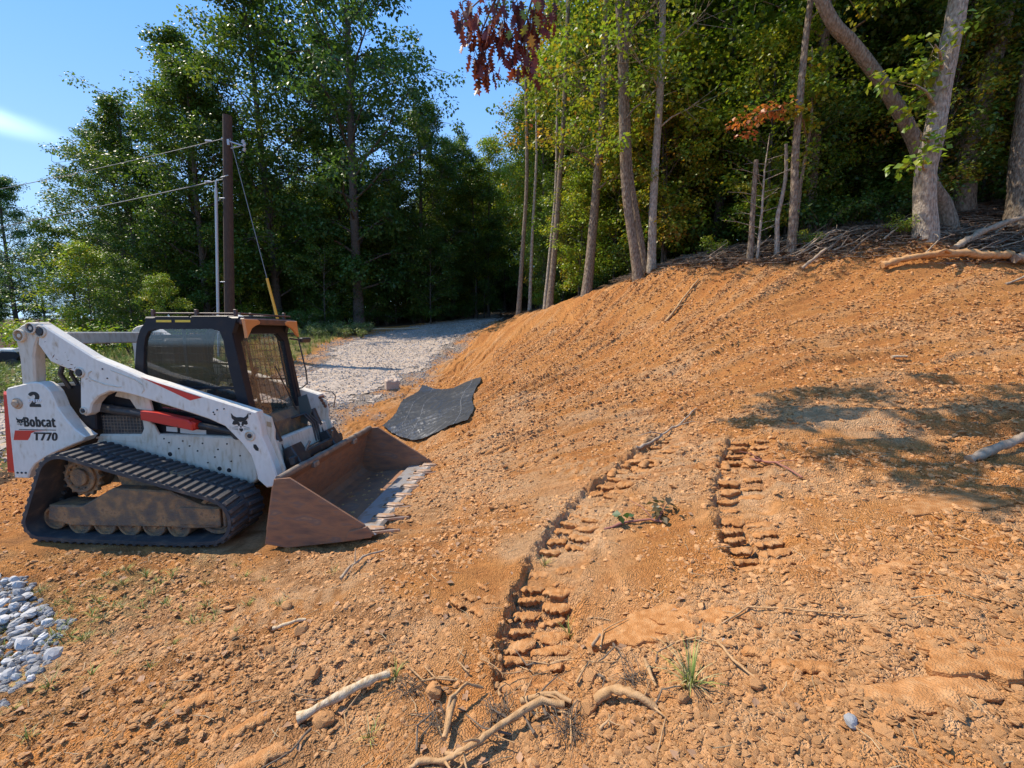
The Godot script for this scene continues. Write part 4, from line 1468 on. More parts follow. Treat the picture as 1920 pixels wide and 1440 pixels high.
# ------------------------------------------------------------------ materials
func make_materials() -> void:
	var grit := noise_tex(0.035, [], 11, 5, 1024)
	var fine := noise_tex(0.09, [], 12, 4, 512)
	var W := Color.WHITE
	# clay: vertex colours carry the soil's own colour, the texture its grain
	var clay_tex := noise_tex(0.03, [[0.0, lin(0.62, 0.58, 0.54)], [0.35, lin(0.86, 0.84, 0.82)], [0.6, lin(1, 1, 1)], [0.85, lin(1, 0.98, 0.95)], [1.0, lin(1, 1, 1)]], 5, 6, 1024)
	var clay := StandardMaterial3D.new()
	clay.vertex_color_use_as_albedo = true
	clay.albedo_texture = clay_tex
	clay.uv1_scale = Vector3(0.9, 0.9, 0.9)
	clay.roughness = 0.95
	clay.metallic_specular = 0.25
	clay.heightmap_enabled = true
	clay.heightmap_texture = noise_tex(0.045, [], 21, 6, 2048)
	clay.heightmap_scale = 3.0
	mats.clay = clay
	var clod := grained(lin(0.66, 0.345, 0.15), noise_tex(0.02, [[0.0, lin(0.6, 0.56, 0.5)], [1.0, W]], 6), 9.0, 0.95, fine, 0.25)
	clod.vertex_color_use_as_albedo = true
	clod.metallic_specular = 0.2
	mats.clod = clod
	mats.crust = grained(Color.WHITE, noise_tex(0.012, [[0.0, lin(0.33, 0.145, 0.05)], [0.4, lin(0.42, 0.195, 0.072)], [0.65, lin(0.49, 0.25, 0.105)], [0.85, lin(0.51, 0.295, 0.14)], [1.0, lin(0.36, 0.16, 0.057)]], 15, 8), 2.6, 0.95, fine, 0.9, true)
	mats.crust.metallic_specular = 0.25
	var stone := grained(W, noise_tex(0.02, [[0.0, lin(0.72, 0.72, 0.74)], [0.5, lin(0.95, 0.95, 0.95)], [1.0, W]], 7), 7.0, 0.85, fine, 0.15)
	stone.vertex_color_use_as_albedo = true
	stone.metallic_specular = 0.15
	stone.roughness = 0.95
	mats.stone = stone
	mats.gravel_bed = grained(W, noise_tex(0.02, [[0.0, lin(0.22, 0.17, 0.13)], [0.45, lin(0.34, 0.27, 0.21)], [0.62, lin(0.42, 0.34, 0.27)], [0.8, lin(0.42, 0.27, 0.15)], [1.0, lin(0.42, 0.22, 0.09)]], 8, 6, 1024), 0.22, 0.95, grit, 2.0, true)
	mats.asphalt = grained(W, noise_tex(0.05, [[0.0, lin(0.22, 0.22, 0.23)], [1.0, lin(0.34, 0.33, 0.33)]], 9), 0.3, 0.9, grit, 0.5, true)
	# paint and steel of the machine
	mats.white_paint = grained(W, noise_tex(0.012, [[0.0, lin(0.64, 0.585, 0.49)], [0.55, lin(0.71, 0.66, 0.57)], [0.78, lin(0.65, 0.59, 0.49)], [0.92, lin(0.52, 0.43, 0.32)], [1.0, lin(0.38, 0.27, 0.17)]], 31, 8), 1.1, 0.6)
	mats.white_paint.uv1_scale = Vector3(1.5, 0.7, 1.5)
	mats.white_paint.metallic_specular = 0.3
	mats.white_dirty = grained(W, noise_tex(0.016, [[0.0, lin(0.64, 0.57, 0.46)], [0.55, lin(0.59, 0.52, 0.41)], [0.78, lin(0.50, 0.42, 0.31)], [0.93, lin(0.50, 0.40, 0.28)], [1.0, lin(0.30, 0.19, 0.11)]], 32, 8), 0.9, 0.75)
	mats.white_dirty.uv1_scale = Vector3(2.0, 0.6, 2.0)
	mats.white_dirty.metallic_specular = 0.25
	mats.cab_black = grained(W, noise_tex(0.01, [[0.0, lin(0.018, 0.018, 0.022)], [0.6, lin(0.022, 0.022, 0.026)], [0.85, lin(0.035, 0.028, 0.026)], [1.0, lin(0.08, 0.05, 0.035)]], 33, 5), 1.1, 0.42)
	mats.cab_black.metallic_specular = 0.3
	mats.black_paint = grained(W, noise_tex(0.012, [[0.0, lin(0.02, 0.02, 0.022)], [0.55, lin(0.03, 0.028, 0.028)], [0.8, lin(0.08, 0.055, 0.035)], [1.0, lin(0.16, 0.095, 0.05)]], 34, 5), 1.4, 0.5)
	mats.red_paint = grained(W, noise_tex(0.012, [[0.0, lin(0.60, 0.030, 0.018)], [0.7, lin(0.55, 0.035, 0.02)], [0.9, lin(0.30, 0.05, 0.03)], [1.0, lin(0.2, 0.07, 0.04)]], 35, 5), 1.2, 0.4)
	mats.rubber = grained(W, noise_tex(0.012, [[0.0, lin(0.030, 0.030, 0.032)], [0.5, lin(0.042, 0.041, 0.042)], [0.75, lin(0.085, 0.068, 0.055)], [1.0, lin(0.20, 0.13, 0.08)]], 36, 5), 1.0, 0.75, fine, 0.2)
	mats.guide = plain(lin(0.05, 0.048, 0.045), 0.6)
	mats.muddy_steel = grained(W, noise_tex(0.012, [[0.0, lin(0.10, 0.08, 0.065)], [0.4, lin(0.17, 0.115, 0.07)], [0.62, lin(0.26, 0.15, 0.07)], [0.8, lin(0.34, 0.19, 0.085)], [1.0, lin(0.10, 0.07, 0.05)]], 37, 6), 1.0, 0.85, grit, 0.8)
	mats.dark_steel = plain(lin(0.02, 0.02, 0.024), 0.5)
	mats.worn_steel = grained(W, noise_tex(0.012, [[0.0, lin(0.14, 0.115, 0.10)], [0.5, lin(0.22, 0.17, 0.13)], [0.8, lin(0.32, 0.24, 0.17)], [1.0, lin(0.28, 0.14, 0.07)]], 38, 5), 1.2, 0.55, fine, 0.2)
	mats.worn_steel.metallic = 0.35
	mats.bucket_steel = grained(W, noise_tex(0.009, [[0.0, lin(0.13, 0.075, 0.052)], [0.35, lin(0.21, 0.105, 0.06)], [0.6, lin(0.28, 0.13, 0.062)], [0.8, lin(0.18, 0.11, 0.08)], [1.0, lin(0.38, 0.19, 0.085)]], 39, 6), 0.9, 0.65, fine, 0.15)
	mats.bucket_steel.metallic = 0.15
	mats.bucket_steel.uv1_scale = Vector3(0.6, 2.4, 0.9)
	mats.bright_steel = grained(W, noise_tex(0.010, [[0.0, lin(0.48, 0.46, 0.45)], [0.5, lin(0.55, 0.52, 0.50)], [0.72, lin(0.46, 0.36, 0.28)], [1.0, lin(0.42, 0.24, 0.12)]], 40, 5), 1.0, 0.38)
	mats.bright_steel.metallic = 0.7
	mats.tooth_steel = grained(W, noise_tex(0.014, [[0.0, lin(0.36, 0.30, 0.26)], [0.5, lin(0.44, 0.28, 0.17)], [1.0, lin(0.44, 0.21, 0.09)]], 41, 5), 1.4, 0.5)
	mats.tooth_steel.metallic = 0.3
	mats.rust = grained(W, noise_tex(0.02, [[0.0, lin(0.10, 0.05, 0.03)], [1.0, lin(0.28, 0.11, 0.05)]], 42), 2.0, 0.9)
	mats.rusty_paint = grained(W, noise_tex(0.02, [[0.0, lin(0.5, 0.42, 0.32)], [1.0, lin(0.36, 0.2, 0.1)]], 43), 2.0, 0.8)
	mats.black_print = plain(lin(0.012, 0.012, 0.012), 0.6)
	mats.white_print = plain(lin(0.7, 0.7, 0.68), 0.6)
	mats.yellow_print = plain(lin(0.72, 0.50, 0.05), 0.6)
	mats.decal_white = plain(lin(0.55, 0.55, 0.52), 0.6)
	mats.decal_tan = plain(lin(0.35, 0.25, 0.14), 0.6)
	mats.rail_brown = grained(W, noise_tex(0.012, [[0.0, lin(0.05, 0.035, 0.03)], [1.0, lin(0.17, 0.075, 0.045)]], 44), 1.0, 0.55)
	mats.reflected_amber = plain(lin(0.62, 0.24, 0.07), 0.35)  # clear lamp lenses; the amber reflection on them is painted into this colour
	mats.flap = plain(lin(0.07, 0.085, 0.075), 0.7)
	mats.seat = plain(lin(0.045, 0.035, 0.03), 0.8)
	var gl := plain(lin(0.03, 0.05, 0.045, 0.16), 0.03)
	gl.transparency = BaseMaterial3D.TRANSPARENCY_ALPHA
	mats.glass = gl
	var gc := plain(lin(0.10, 0.16, 0.13, 0.10), 0.03)
	gc.transparency = BaseMaterial3D.TRANSPARENCY_ALPHA
	mats.glass_clear = gc
	# wood, bark, leaves
	var bark_bump := noise_tex(0.02, [], 51, 5, 512, FastNoiseLite.TYPE_CELLULAR)
	mats.bark = bark(lin(1, 1, 1), [[0.0, lin(0.075, 0.052, 0.036)], [0.35, lin(0.16, 0.118, 0.084)], [0.6, lin(0.26, 0.20, 0.145)], [0.8, lin(0.34, 0.275, 0.20)], [1.0, lin(0.16, 0.16, 0.11)]], 52, bark_bump)
	mats.bark_dark = bark(lin(1, 1, 1), [[0.0, lin(0.06, 0.05, 0.042)], [0.5, lin(0.11, 0.09, 0.075)], [1.0, lin(0.19, 0.155, 0.125)]], 53, bark_bump)
	mats.bark_pale = bark(lin(1, 1, 1), [[0.0, lin(0.12, 0.09, 0.065)], [0.35, lin(0.26, 0.21, 0.16)], [0.65, lin(0.40, 0.335, 0.26)], [0.85, lin(0.48, 0.42, 0.34)], [1.0, lin(0.17, 0.17, 0.11)]], 54, bark_bump)
	for k in ["bark", "bark_dark", "bark_pale"]:
		mats[k].metallic_specular = 0.1
	mats.twig = plain(lin(0.13, 0.095, 0.065), 0.9)
	mats.dead_wood = grained(W, noise_tex(0.015, [[0.0, lin(0.20, 0.14, 0.09)], [0.5, lin(0.34, 0.25, 0.17)], [1.0, lin(0.46, 0.37, 0.27)]], 55, 5), 2.5, 0.9, fine, 0.2)
	mats.root_wood = grained(W, noise_tex(0.015, [[0.0, lin(0.24, 0.13, 0.06)], [0.45, lin(0.40, 0.235, 0.11)], [1.0, lin(0.52, 0.34, 0.19)]], 56, 5), 3.0, 0.9, fine, 0.25)
	mats.pale_wood = grained(W, noise_tex(0.02, [[0.0, lin(0.20, 0.12, 0.06)], [0.35, lin(0.42, 0.28, 0.15)], [0.6, lin(0.56, 0.43, 0.28)], [1.0, lin(0.62, 0.51, 0.36)]], 57, 6), 3.0, 0.85, fine, 0.25)
	mats.red_stem = plain(lin(0.26, 0.10, 0.07), 0.8)
	mats.clay_log = grained(W, noise_tex(0.015, [[0.0, lin(0.40, 0.20, 0.08)], [0.6, lin(0.52, 0.29, 0.13)], [1.0, lin(0.50, 0.36, 0.22)]], 58, 5), 2.0, 0.9, fine, 0.2)
	for k in ["dead_wood", "root_wood", "pale_wood", "clay_log"]:
		mats[k].metallic_specular = 0.15
	var leaf := plain(Color.WHITE, 0.42)
	leaf.vertex_color_use_as_albedo = true
	leaf.metallic_specular = 0.45
	leaf.cull_mode = BaseMaterial3D.CULL_DISABLED
	leaf.backlight_enabled = true
	leaf.backlight = lin(0.90, 0.90, 0.45)
	mats.leaf = leaf
	var dry := plain(Color.WHITE, 0.8)
	dry.vertex_color_use_as_albedo = true
	dry.cull_mode = BaseMaterial3D.CULL_DISABLED
	mats.dry = dry
	# street things
	mats.pole = grained(W, noise_tex(0.02, [[0.0, lin(0.035, 0.020, 0.014)], [0.6, lin(0.065, 0.036, 0.024)], [1.0, lin(0.11, 0.065, 0.042)]], 61, 5), 1.0, 0.9)
	mats.pole.uv1_scale = Vector3(2.5, 0.35, 2.5)
	mats.galvanised = plain(lin(0.42, 0.43, 0.45), 0.5, 0.3)
	mats.wire = plain(lin(0.20, 0.20, 0.20), 0.6)
	mats.guard_yellow = plain(lin(0.75, 0.36, 0.03), 0.5)
	mats.insulator = plain(lin(0.5, 0.5, 0.52), 0.3)
	var film := plain(lin(0.036, 0.038, 0.043), 0.34)
	film.metallic_specular = 1.0
	film.heightmap_enabled = true
	film.heightmap_texture = noise_tex(0.012, [], 62, 5, 512)
	film.heightmap_scale = 0.12
	film.uv1_triplanar = true
	film.uv1_world_triplanar = true
	film.uv1_scale = Vector3(1.6, 1.6, 1.6)
	mats.film = film
	mats.film_line = plain(lin(0.28, 0.28, 0.28), 0.6)
	mats.concrete = grained(W, noise_tex(0.02, [[0.0, lin(0.36, 0.25, 0.18)], [1.0, lin(0.50, 0.38, 0.29)]], 63, 5), 3.0, 0.95, fine, 0.3)

func bark(c: Color, stops: Array, s: int, bump: Texture2D) -> StandardMaterial3D:
	var m := grained(c, noise_tex(0.02, stops, s, 6, 512), 1.0, 0.95, bump, 3.0, true)
	m.uv1_scale = Vector3(2.2, 0.7, 2.2)
	m.metallic_specular = 0.2
	return m

# ------------------------------------------------------------------ the scene
const SUN := Vector3(-0.570, 0.797, -0.200)

func sky_cover() -> ImageTexture:
	var w := 1024
	var h := 512
	var im := Image.create(w, h, false, Image.FORMAT_RGBA8)
	im.fill(Color(0, 0, 0, 0))
	var f := FastNoiseLite.new()
	f.seed = 4
	f.frequency = 0.02
	f.fractal_octaves = 5
	# a few thin wisps low in the sky all round; [turn from north in degrees, height, half width, half height]
	var wisps := [[-50.0, 17.2, 3.4, 0.55], [-49.5, 12.4, 2.2, 0.6], [-72.0, 15.0, 7.0, 1.2], [-110.0, 14.0, 8.0, 1.3], [-150.0, 17.0, 6.0, 1.2], [170.0, 13.0, 8.0, 1.2], [130.0, 16.0, 7.0, 1.1], [95.0, 14.0, 8.0, 1.2], [55.0, 17.0, 6.0, 1.0], [20.0, 10.0, 6.0, 1.0], [-20.0, 9.0, 6.0, 1.0]]
	for y in range(140, 256):
		var el := 90.0 - 180.0 * (y + 0.5) / h
		for x in w:
			var az := 360.0 * (x + 0.5) / w - 180.0
			var a := 0.0
			for s in wisps:
				var dx := wrapf(az - s[0], -180.0, 180.0)
				if absf(dx) > s[2]:
					continue
				var e: float = el - s[1] + 0.10 * dx
				var q := 1.0 - pow(dx / s[2], 2.0) - pow(e / s[3], 2.0)
				if q > 0.0:
					a = maxf(a, q * clampf(0.7 + 0.8 * f.get_noise_2d(x * 1.0, y * 4.0), 0.0, 1.0))
			if a > 0.0:
				im.set_pixel(x, y, Color(0.8, 0.85, 0.9, a * 0.6))
	return ImageTexture.create_from_image(im)

func setup_view() -> void:
	var cam := Camera3D.new()
	cam.name = "camera"
	cam.position = Vector3(0, 2.1, 0)
	cam.rotation_degrees = Vector3(-8.74, 0, 0)
	cam.fov = 83.97
	cam.near = 0.05
	cam.far = 1500.0
	cam.current = true
	add_child(cam)
	var env := Environment.new()
	env.background_mode = Environment.BG_SKY
	var sm := ProceduralSkyMaterial.new()
	sm.sky_top_color = lin(0.088, 0.30, 0.78)
	sm.sky_horizon_color = lin(0.50, 0.74, 1.0)
	sm.sky_curve = 0.22
	sm.ground_bottom_color = lin(0.2, 0.17, 0.13)
	sm.ground_horizon_color = lin(0.42, 0.55, 0.7)
	sm.sun_angle_max = 65.0
	sm.sun_curve = 0.12
	sm.sky_cover = sky_cover()
	sm.sky_cover_modulate = Color(1, 1, 1)
	var sky := Sky.new()
	sky.sky_material = sm
	env.sky = sky
	env.tonemap_mode = Environment.TONE_MAPPER_LINEAR
	env.tonemap_exposure = 1.5
	env.sdfgi_enabled = true
	env.ssao_enabled = true
	env.ssil_enabled = true
	var we := WorldEnvironment.new()
	we.name = "surroundings"
	we.environment = env
	add_child(we)
	var sun := DirectionalLight3D.new()
	sun.name = "sun"
	sun.light_energy = 1.45
	sun.light_color = Color(1.0, 0.955, 0.88)
	sun.light_angular_distance = 0.53
	sun.shadow_enabled = true
	add_child(sun)
	sun.look_at_from_position(SUN * 50.0, Vector3.ZERO)

func _ready() -> void:
	rng.seed = 20240917
	setup_view()
	machine_at = Transform3D(Basis(Vector3.UP, deg_to_rad(-4.0)) * Basis(Vector3.RIGHT, deg_to_rad(-1.8)), Vector3(-4.555, -0.025, -4.751))
	n_clod.seed = 1
	n_clod.frequency = 7.0
	n_clod.fractal_octaves = 4
	n_mid.seed = 2
	n_mid.frequency = 1.1
	n_mid.fractal_octaves = 4
	n_big.seed = 3
	n_big.frequency = 0.35
	n_big.fractal_octaves = 3
	n_cell.seed = 8
	n_cell.noise_type = FastNoiseLite.TYPE_CELLULAR
	n_cell.cellular_return_type = FastNoiseLite.RETURN_DISTANCE2_SUB
	n_cell.frequency = 9.0
	n_cell.fractal_octaves = 2
	n_str.seed = 12
	n_str.frequency = 1.1
	n_str.fractal_octaves = 2
	n_col.seed = 6
	n_col.frequency = 0.55
	n_col.fractal_octaves = 5
	make_materials()
	solve_terrain()
	print("terrain ", Time.get_ticks_msec())
	build_ground()
	build_roads()
	build_woods()
	print("woods ", Time.get_ticks_msec())
	build_loader()
	print("loader ", Time.get_ticks_msec())
	build_pole()
	build_site()
	print("site ", Time.get_ticks_msec())
	build_debris()
	print("done ", Time.get_ticks_msec())

# ------------------------------------------------------------------ roads, woods, site
const DRIVE := [[-14.0, -4.6], [-8.5, -5.8], [-6.2, -6.3], [-4.6, -6.9], [-3.55, -7.5], [-3.2, -8.3], [-3.0, -9.6], [-2.75, -11.0], [-2.5, -12.6], [-2.2, -16.0], [-1.6, -22.0], [-0.9, -30.0], [-0.3, -38.0], [-3.4, -38.0], [-5.0, -30.0], [-6.6, -23.0], [-7.4, -18.0], [-6.9, -14.5], [-6.6, -12.4], [-8.0, -10.8], [-11.0, -9.8], [-16.0, -9.2]]

func in_drive(x: float, z: float) -> float:
	# signed metres inside (+) or outside (-) of the drive's outline
	var p := Vector2(x, z)
	var best := 1e9
	var inside := false
	var m := DRIVE.size()
	for i in m:
		var a := Vector2(DRIVE[i][0], DRIVE[i][1])
		var b := Vector2(DRIVE[(i + 1) % m][0], DRIVE[(i + 1) % m][1])
		var ab := b - a
		var t := clampf((p - a).dot(ab) / ab.length_squared(), 0.0, 1.0)
		best = minf(best, p.distance_to(a + ab * t))
		if (a.y > p.y) != (b.y > p.y) and p.x < (b.x - a.x) * (p.y - a.y) / (b.y - a.y) + a.x:
			inside = not inside
	return best if inside else -best

func stone_kinds(count: int, flat: float, rings := 4, segs := 6) -> Array:
	var out := []
	for k in count:
		var mb := MB.new()
		mb.lump(Vector3(rng.randf_range(0.75, 1.2), rng.randf_range(0.5, 0.8) * flat, rng.randf_range(0.7, 1.1)), rng, rings, segs, 0.35)
		out.append(mb.mesh())
	return out

func build_roads() -> void:
	var mb := MB.new()
	mb.colored = false
	var s := 0.16
	for j in int(34.0 / s):
		var z := -4.4 - j * s
		for i in int(16.0 / s):
			var x := -16.0 + i * s
			var d := in_drive(x + s / 2, z - s / 2)
			if d + 0.8 * n_mid.get_noise_2d(x * 0.8, z * 0.8) + 0.25 * n_clod.get_noise_2d(x * 0.3, z * 0.3) < 0.45:
				continue
			var p := []
			for q in [[0, 0], [1, 0], [1, -1], [0, -1]]:
				var px: float = x + q[0] * s
				var pz: float = z + q[1] * s
				p.append(Vector3(px, ground_y(px, pz) + 0.012, pz))
			mb.quad(p[0], p[1], p[2], p[3])
	tag(obj("gravel_road", mb.mesh(), mats.gravel_bed), "grey gravel drive that climbs past the bank into the woods", "", "", "structure")
	# loose stone on it: real stones, denser near the eye
	var kinds := stone_kinds(4, 0.9)
	var where := [[], [], [], []]
	var tints := [[], [], [], []]
	var made := 0
	while made < 62000:
		var z := -4.8 - 26.0 * pow(rng.randf(), 1.5)
		var x := rng.randf_range(-14.0, -0.5)
		var d := in_drive(x, z) + 0.7 * n_mid.get_noise_2d(x * 0.8, z * 0.8)
		made += 1
		if d < rng.randf_range(-0.55, 0.35):
			continue
		var k := rng.randi() % 4
		var r := rng.randf_range(0.009, 0.021) * (1.0 + 0.02 * -z)
		var b := Basis.from_euler(Vector3(rng.randf() * TAU, rng.randf() * TAU, rng.randf() * TAU)).scaled(Vector3(r, r, r))
		where[k].append(Transform3D(b, on(x, z, 0.008 + r * 0.25)))
		var t := rng.randf_range(0.24, 0.54)
		var warm := clampf(n_mid.get_noise_2d(x * 0.7 + 5.0, z * 0.7) + 0.45, 0.0, 0.8)
		tints[k].append(Color(t, t * 0.965, t * 0.94).lerp(Color(t * 1.0, t * 0.72, t * 0.46), warm * 0.7))
	for k in 4:
		tag(scatter("gravel", kinds[k], mats.stone, where[k], tints[k]), "crushed grey stone spread loose over the drive")
	# the asphalt road far to the left
	var ar := MB.new()
	var n := 24
	for i in n:
		var x0 := -60.0 + i * 1.9
		var x1 := x0 + 1.9
		var za := func(x): return -30.0 - 0.22 * (x + 20.0)
		var p0 := Vector3(x0, 0, za.call(x0))
		var p1 := Vector3(x1, 0, za.call(x1))
		var q := [p0, p1, p1 + Vector3(0, 0, 7.0), p0 + Vector3(0, 0, 7.0)]
		for k in 4:
			q[k].y = land(q[k].x, q[k].z) + 0.14
		mb = ar
		ar.quad(q[3], q[2], q[1], q[0])
	tag(obj("asphalt_road", ar.mesh(), mats.asphalt), "pale grey asphalt road passing behind the loader's tail", "", "", "structure")

func build_woods() -> void:
	var tall := []
	for k in 3:
		tall.append(grow(20.0, 0.25, 0.10, 4.4, 48, 13, 58, 0.165, GREEN if k < 2 else DEEP, 0.40, 0.30, 0.5, 0.66))
	print("  tall ", Time.get_ticks_msec())
	var slim := []
	for k in 3:
		slim.append(grow(17.0, 0.13, 0.22, 2.6, 38, 9, 46, 0.145, [GREEN, LIME, AUTUMN][k], 0.45, 0.3, 0.5, 0.65))
	var low := []
	for k in 3:
		low.append(grow(7.0, 0.055, 0.08, 2.1, 30, 8, 40, 0.115, [LIME, GREEN, AUTUMN][k], 0.4, 0.35, 0.4, 0.45))
	var bush := [shrub_mesh(0.9, 1.3, 16, 34, 0.11, GREEN), shrub_mesh(0.8, 1.1, 14, 34, 0.10, LIME), shrub_mesh(0.8, 0.9, 14, 30, 0.10, DEEP)]
	print("  kinds ", Time.get_ticks_msec())
	var yv := func(x: float, z: float) -> Vector3: return Vector3(x, land(x, z), z)
	# the tall trees left of the sky gap
	var gl := "tall trees beyond the drive, left of the gap of sky"
	plant_tree(tall[0], "tall_tree", "tall green tree behind the utility pole, its top against the sky", yv.call(-14.6, -27.0), 1.10, 0.3, gl)
	plant_tree(tall[2], "tall_tree", "tallest dark green tree, with straight trunk, at the edge of the sky gap", yv.call(-9.2, -26.0), 1.22, 1.1, gl, null, 1.06)
	plant_tree(tall[1], "tall_tree", "broad tall green tree whose crown steps down left of the pole", yv.call(-20.0, -28.0), 0.98, 2.2, gl)
	plant_tree(tall[2], "tall_tree", "tall dark tree between the pole tree and the tallest tree", yv.call(-12.0, -31.0), 1.0, 4.0, gl)
	plant_tree(tall[0], "tall_tree", "airy green tree leaning out over the road at the far left", yv.call(-25.5, -29.0), 0.74, 5.0, gl)
	plant_tree(tall[1], "tall_tree", "full green tree left of the pole, before the broad one", yv.call(-17.6, -25.0), 0.80, 0.9, gl)
	plant_tree(tall[0], "tall_tree", "green tree filling between the airy and the broad tall trees", yv.call(-22.6, -26.5), 0.74, 1.9, gl)
	plant_tree(tall[2], "tall_tree", "far dark tree at the left edge beyond the asphalt road", yv.call(-54.0, -47.0), 0.92, 0.8, gl)
	plant_tree(tall[1], "tall_tree", "green tree topped with rust, last before the gap of sky", yv.call(-4.6, -34.0), 0.72, 0.8, gl)
	plant_tree(tall[2], "tall_tree", "slight green tree low in the gap of sky", yv.call(-1.4, -42.0), 0.66, 2.8, gl)
	plant_tree(tall[0], "tall_tree", "green tree behind the drive between tallest tree and sky gap", yv.call(-6.4, -31.0), 0.80, 3.6, gl)
	var far_group := "trees of the shaded wood beyond the drive"
	for k in 44:
		var x := lerpf(-36.0, 0.5, (k + rng.randf()) / 44.0)
		var z := -30.0 - 12.0 * rng.randf() - (8.0 if x < -22.0 else 0.0)
		plant_tree(slim[k % 2], "forest_tree", "%s slender tree deep in the shaded wood, %s" % [["green", "yellow-green"][k % 2], beside(Vector3(x, 0, z))], yv.call(x, z), rng.randf_range(0.62, 0.86), rng.randf() * TAU, far_group)
	for k in 46:
		var x := lerpf(-25.0, -1.2, (k % 23 + rng.randf()) / 23.0)
		var z := -25.0 - 6.0 * rng.randf() - maxf(0.0, (x + 7.0) * 1.6) - (6.0 if k > 22 else 0.0)
		plant_tree(low[[1, 1, 0][k % 3]], "young_tree", "%s young tree under the tall trees, %s" % [["green", "leafy", "bright"][k % 3], beside(Vector3(x, 0, z))], yv.call(x, z), rng.randf_range(0.75, 1.2), rng.randf() * TAU, "young trees under the tall trees beyond the drive")
	for k in 16:
		plant_tree(tall[2], "tall_tree", "distant dark tree closing the view beyond the asphalt road", yv.call(lerpf(-75.0, -26.0, (k + rng.randf()) / 16.0), -50.0 - 10.0 * rng.randf()), rng.randf_range(0.55, 0.8), rng.randf() * TAU, "distant trees beyond the asphalt road")
	for k in 30:
		plant_tree(low[1], "young_tree", "leafy tree deep in the shaded wood beyond the drive", yv.call(lerpf(-30.0, 3.0, (k + rng.randf()) / 30.0), -40.0 - 8.0 * rng.randf()), rng.randf_range(1.3, 2.0), rng.randf() * TAU, "leafy trees deep in the shaded wood")
	for k in 36:
		var x := lerpf(2.0, 34.0, (k + rng.randf()) / 36.0)
		plant_tree(low[1], "young_tree", "leafy tree deepest in the bank's wood, %s" % beside(Vector3(x, 0, ridge_z(minf(x, 14.0)) - 19.0)), yv.call(x, ridge_z(minf(x, 14.0)) - 15.0 - 8.0 * rng.randf()), rng.randf_range(1.3, 2.0), rng.randf() * TAU, "leafy trees deep in the wood behind the bank")
	for k in 44:
		shrub(bush[[0, 2][k % 2]], "shrub", "dark shrub closing the shaded end of the drive", yv.call(lerpf(-9.0, 4.0, (k % 22 + rng.randf()) / 22.0), -38.5 - 3.0 * rng.randf()), rng.randf_range(1.6, 2.6), rng.randf() * TAU, "shrubs at the shaded end of the drive")
	# the bright edge of leaves left of the pole, behind the loader
	for q in [[-20.5, -21.0, 0.8, 0], [-18.0, -20.5, 0.66, 1], [-22.5, -22.5, 1.0, 1], [-16.0, -20.0, 0.5, 0]]:
		plant_tree(low[q[3]], "young_tree", "%s yellow-green sapling at the wood's edge, %s" % ["small" if q[2] < 0.85 else "large", beside(Vector3(q[0], 0, q[1]))], yv.call(q[0], q[1]), q[2], rng.randf() * TAU, "bright saplings at the wood's edge behind the loader")
	for k in 26:
		var x := lerpf(-24.0, -2.5, (k + rng.randf()) / 26.0)
		var z := -21.5 - maxf(0.0, (x + 12.0) * 1.25) - rng.randf() * 1.8
		shrub(bush[[0, 2, 2][k % 3]], "shrub", "dark leafy shrub at the far wood's foot, %s" % beside(Vector3(x, 0, z)), yv.call(x, z), rng.randf_range(0.7, 1.3), rng.randf() * TAU, "shrubs along the foot of the far wood")
	for q in [[-18.6, -17.5], [-16.8, -17.0], [-20.4, -18.5], [-14.8, -16.6], [-22.0, -19.5]]:
		shrub(bush[1], "shrub", "bright yellow-green shrub behind the loader's lift arm", yv.call(q[0], q[1]), rng.randf_range(1.0, 1.4), rng.randf() * TAU, "bright shrubs behind the lift arm")
	# the wood on top of the bank, right of the gap
	var right_group := "slender trees of the wood behind the bank"
	for k in 76:
		var t := (k + rng.randf()) / 76.0
		var x := lerpf(1.5, 24.0, t)
		var z := ridge_z(x) - 2.5 - 15.0 * rng.randf()
		plant_tree(slim[[1, 0, 2, 0][k % 4]], "forest_tree", "slender %s tree of the bank's wood, %s" % [["yellow-green", "dark green", "autumn tinted", "green"][k % 4], beside(Vector3(x, 0, z))], yv.call(x, z), rng.randf_range(0.75, 1.15), rng.randf() * TAU, right_group, mats.bark if k % 3 == 0 else mats.bark_dark)
	for k in 70:
		var t := (k % 35 + rng.randf()) / 35.0
		var x := lerpf(1.6, 19.0, t)
		var z := ridge_z(x) - 1.6 - (5.0 if k < 35 else 11.0) * rng.randf()
		plant_tree(low[[0, 1, 2][k % 3]], "young_tree", "young %s tree under the bank's wood, %s" % [["yellow-green", "green", "autumn tinted"][k % 3], beside(Vector3(x, 0, z))], yv.call(x, z), rng.randf_range(0.6, 1.05), rng.randf() * TAU, "young trees under the wood on the bank")
	for k in 20:
		var t := (k + rng.randf()) / 20.0
		var x := lerpf(2.9, 14.0, t)
		var z := ridge_z(x) - 1.2 - 2.2 * rng.randf()
		shrub(bush[[2, 0][k % 2]], "shrub", "low dark shrub behind the bank's edge, %s" % beside(Vector3(x, 0, z)), yv.call(x, z), rng.randf_range(0.5, 0.9), rng.randf() * TAU, "low shrubs behind the bank's edge")
	for q in [[7.9, -9.0, 0.34], [6.6, -9.8, 0.3], [5.2, -11.4, 0.4]]:
		shrub(bush[1], "shrub", "small bright green sapling at the foot of the bank's trees", yv.call(q[0], q[1]), q[2], rng.randf() * TAU, "small saplings at the bank's trees")
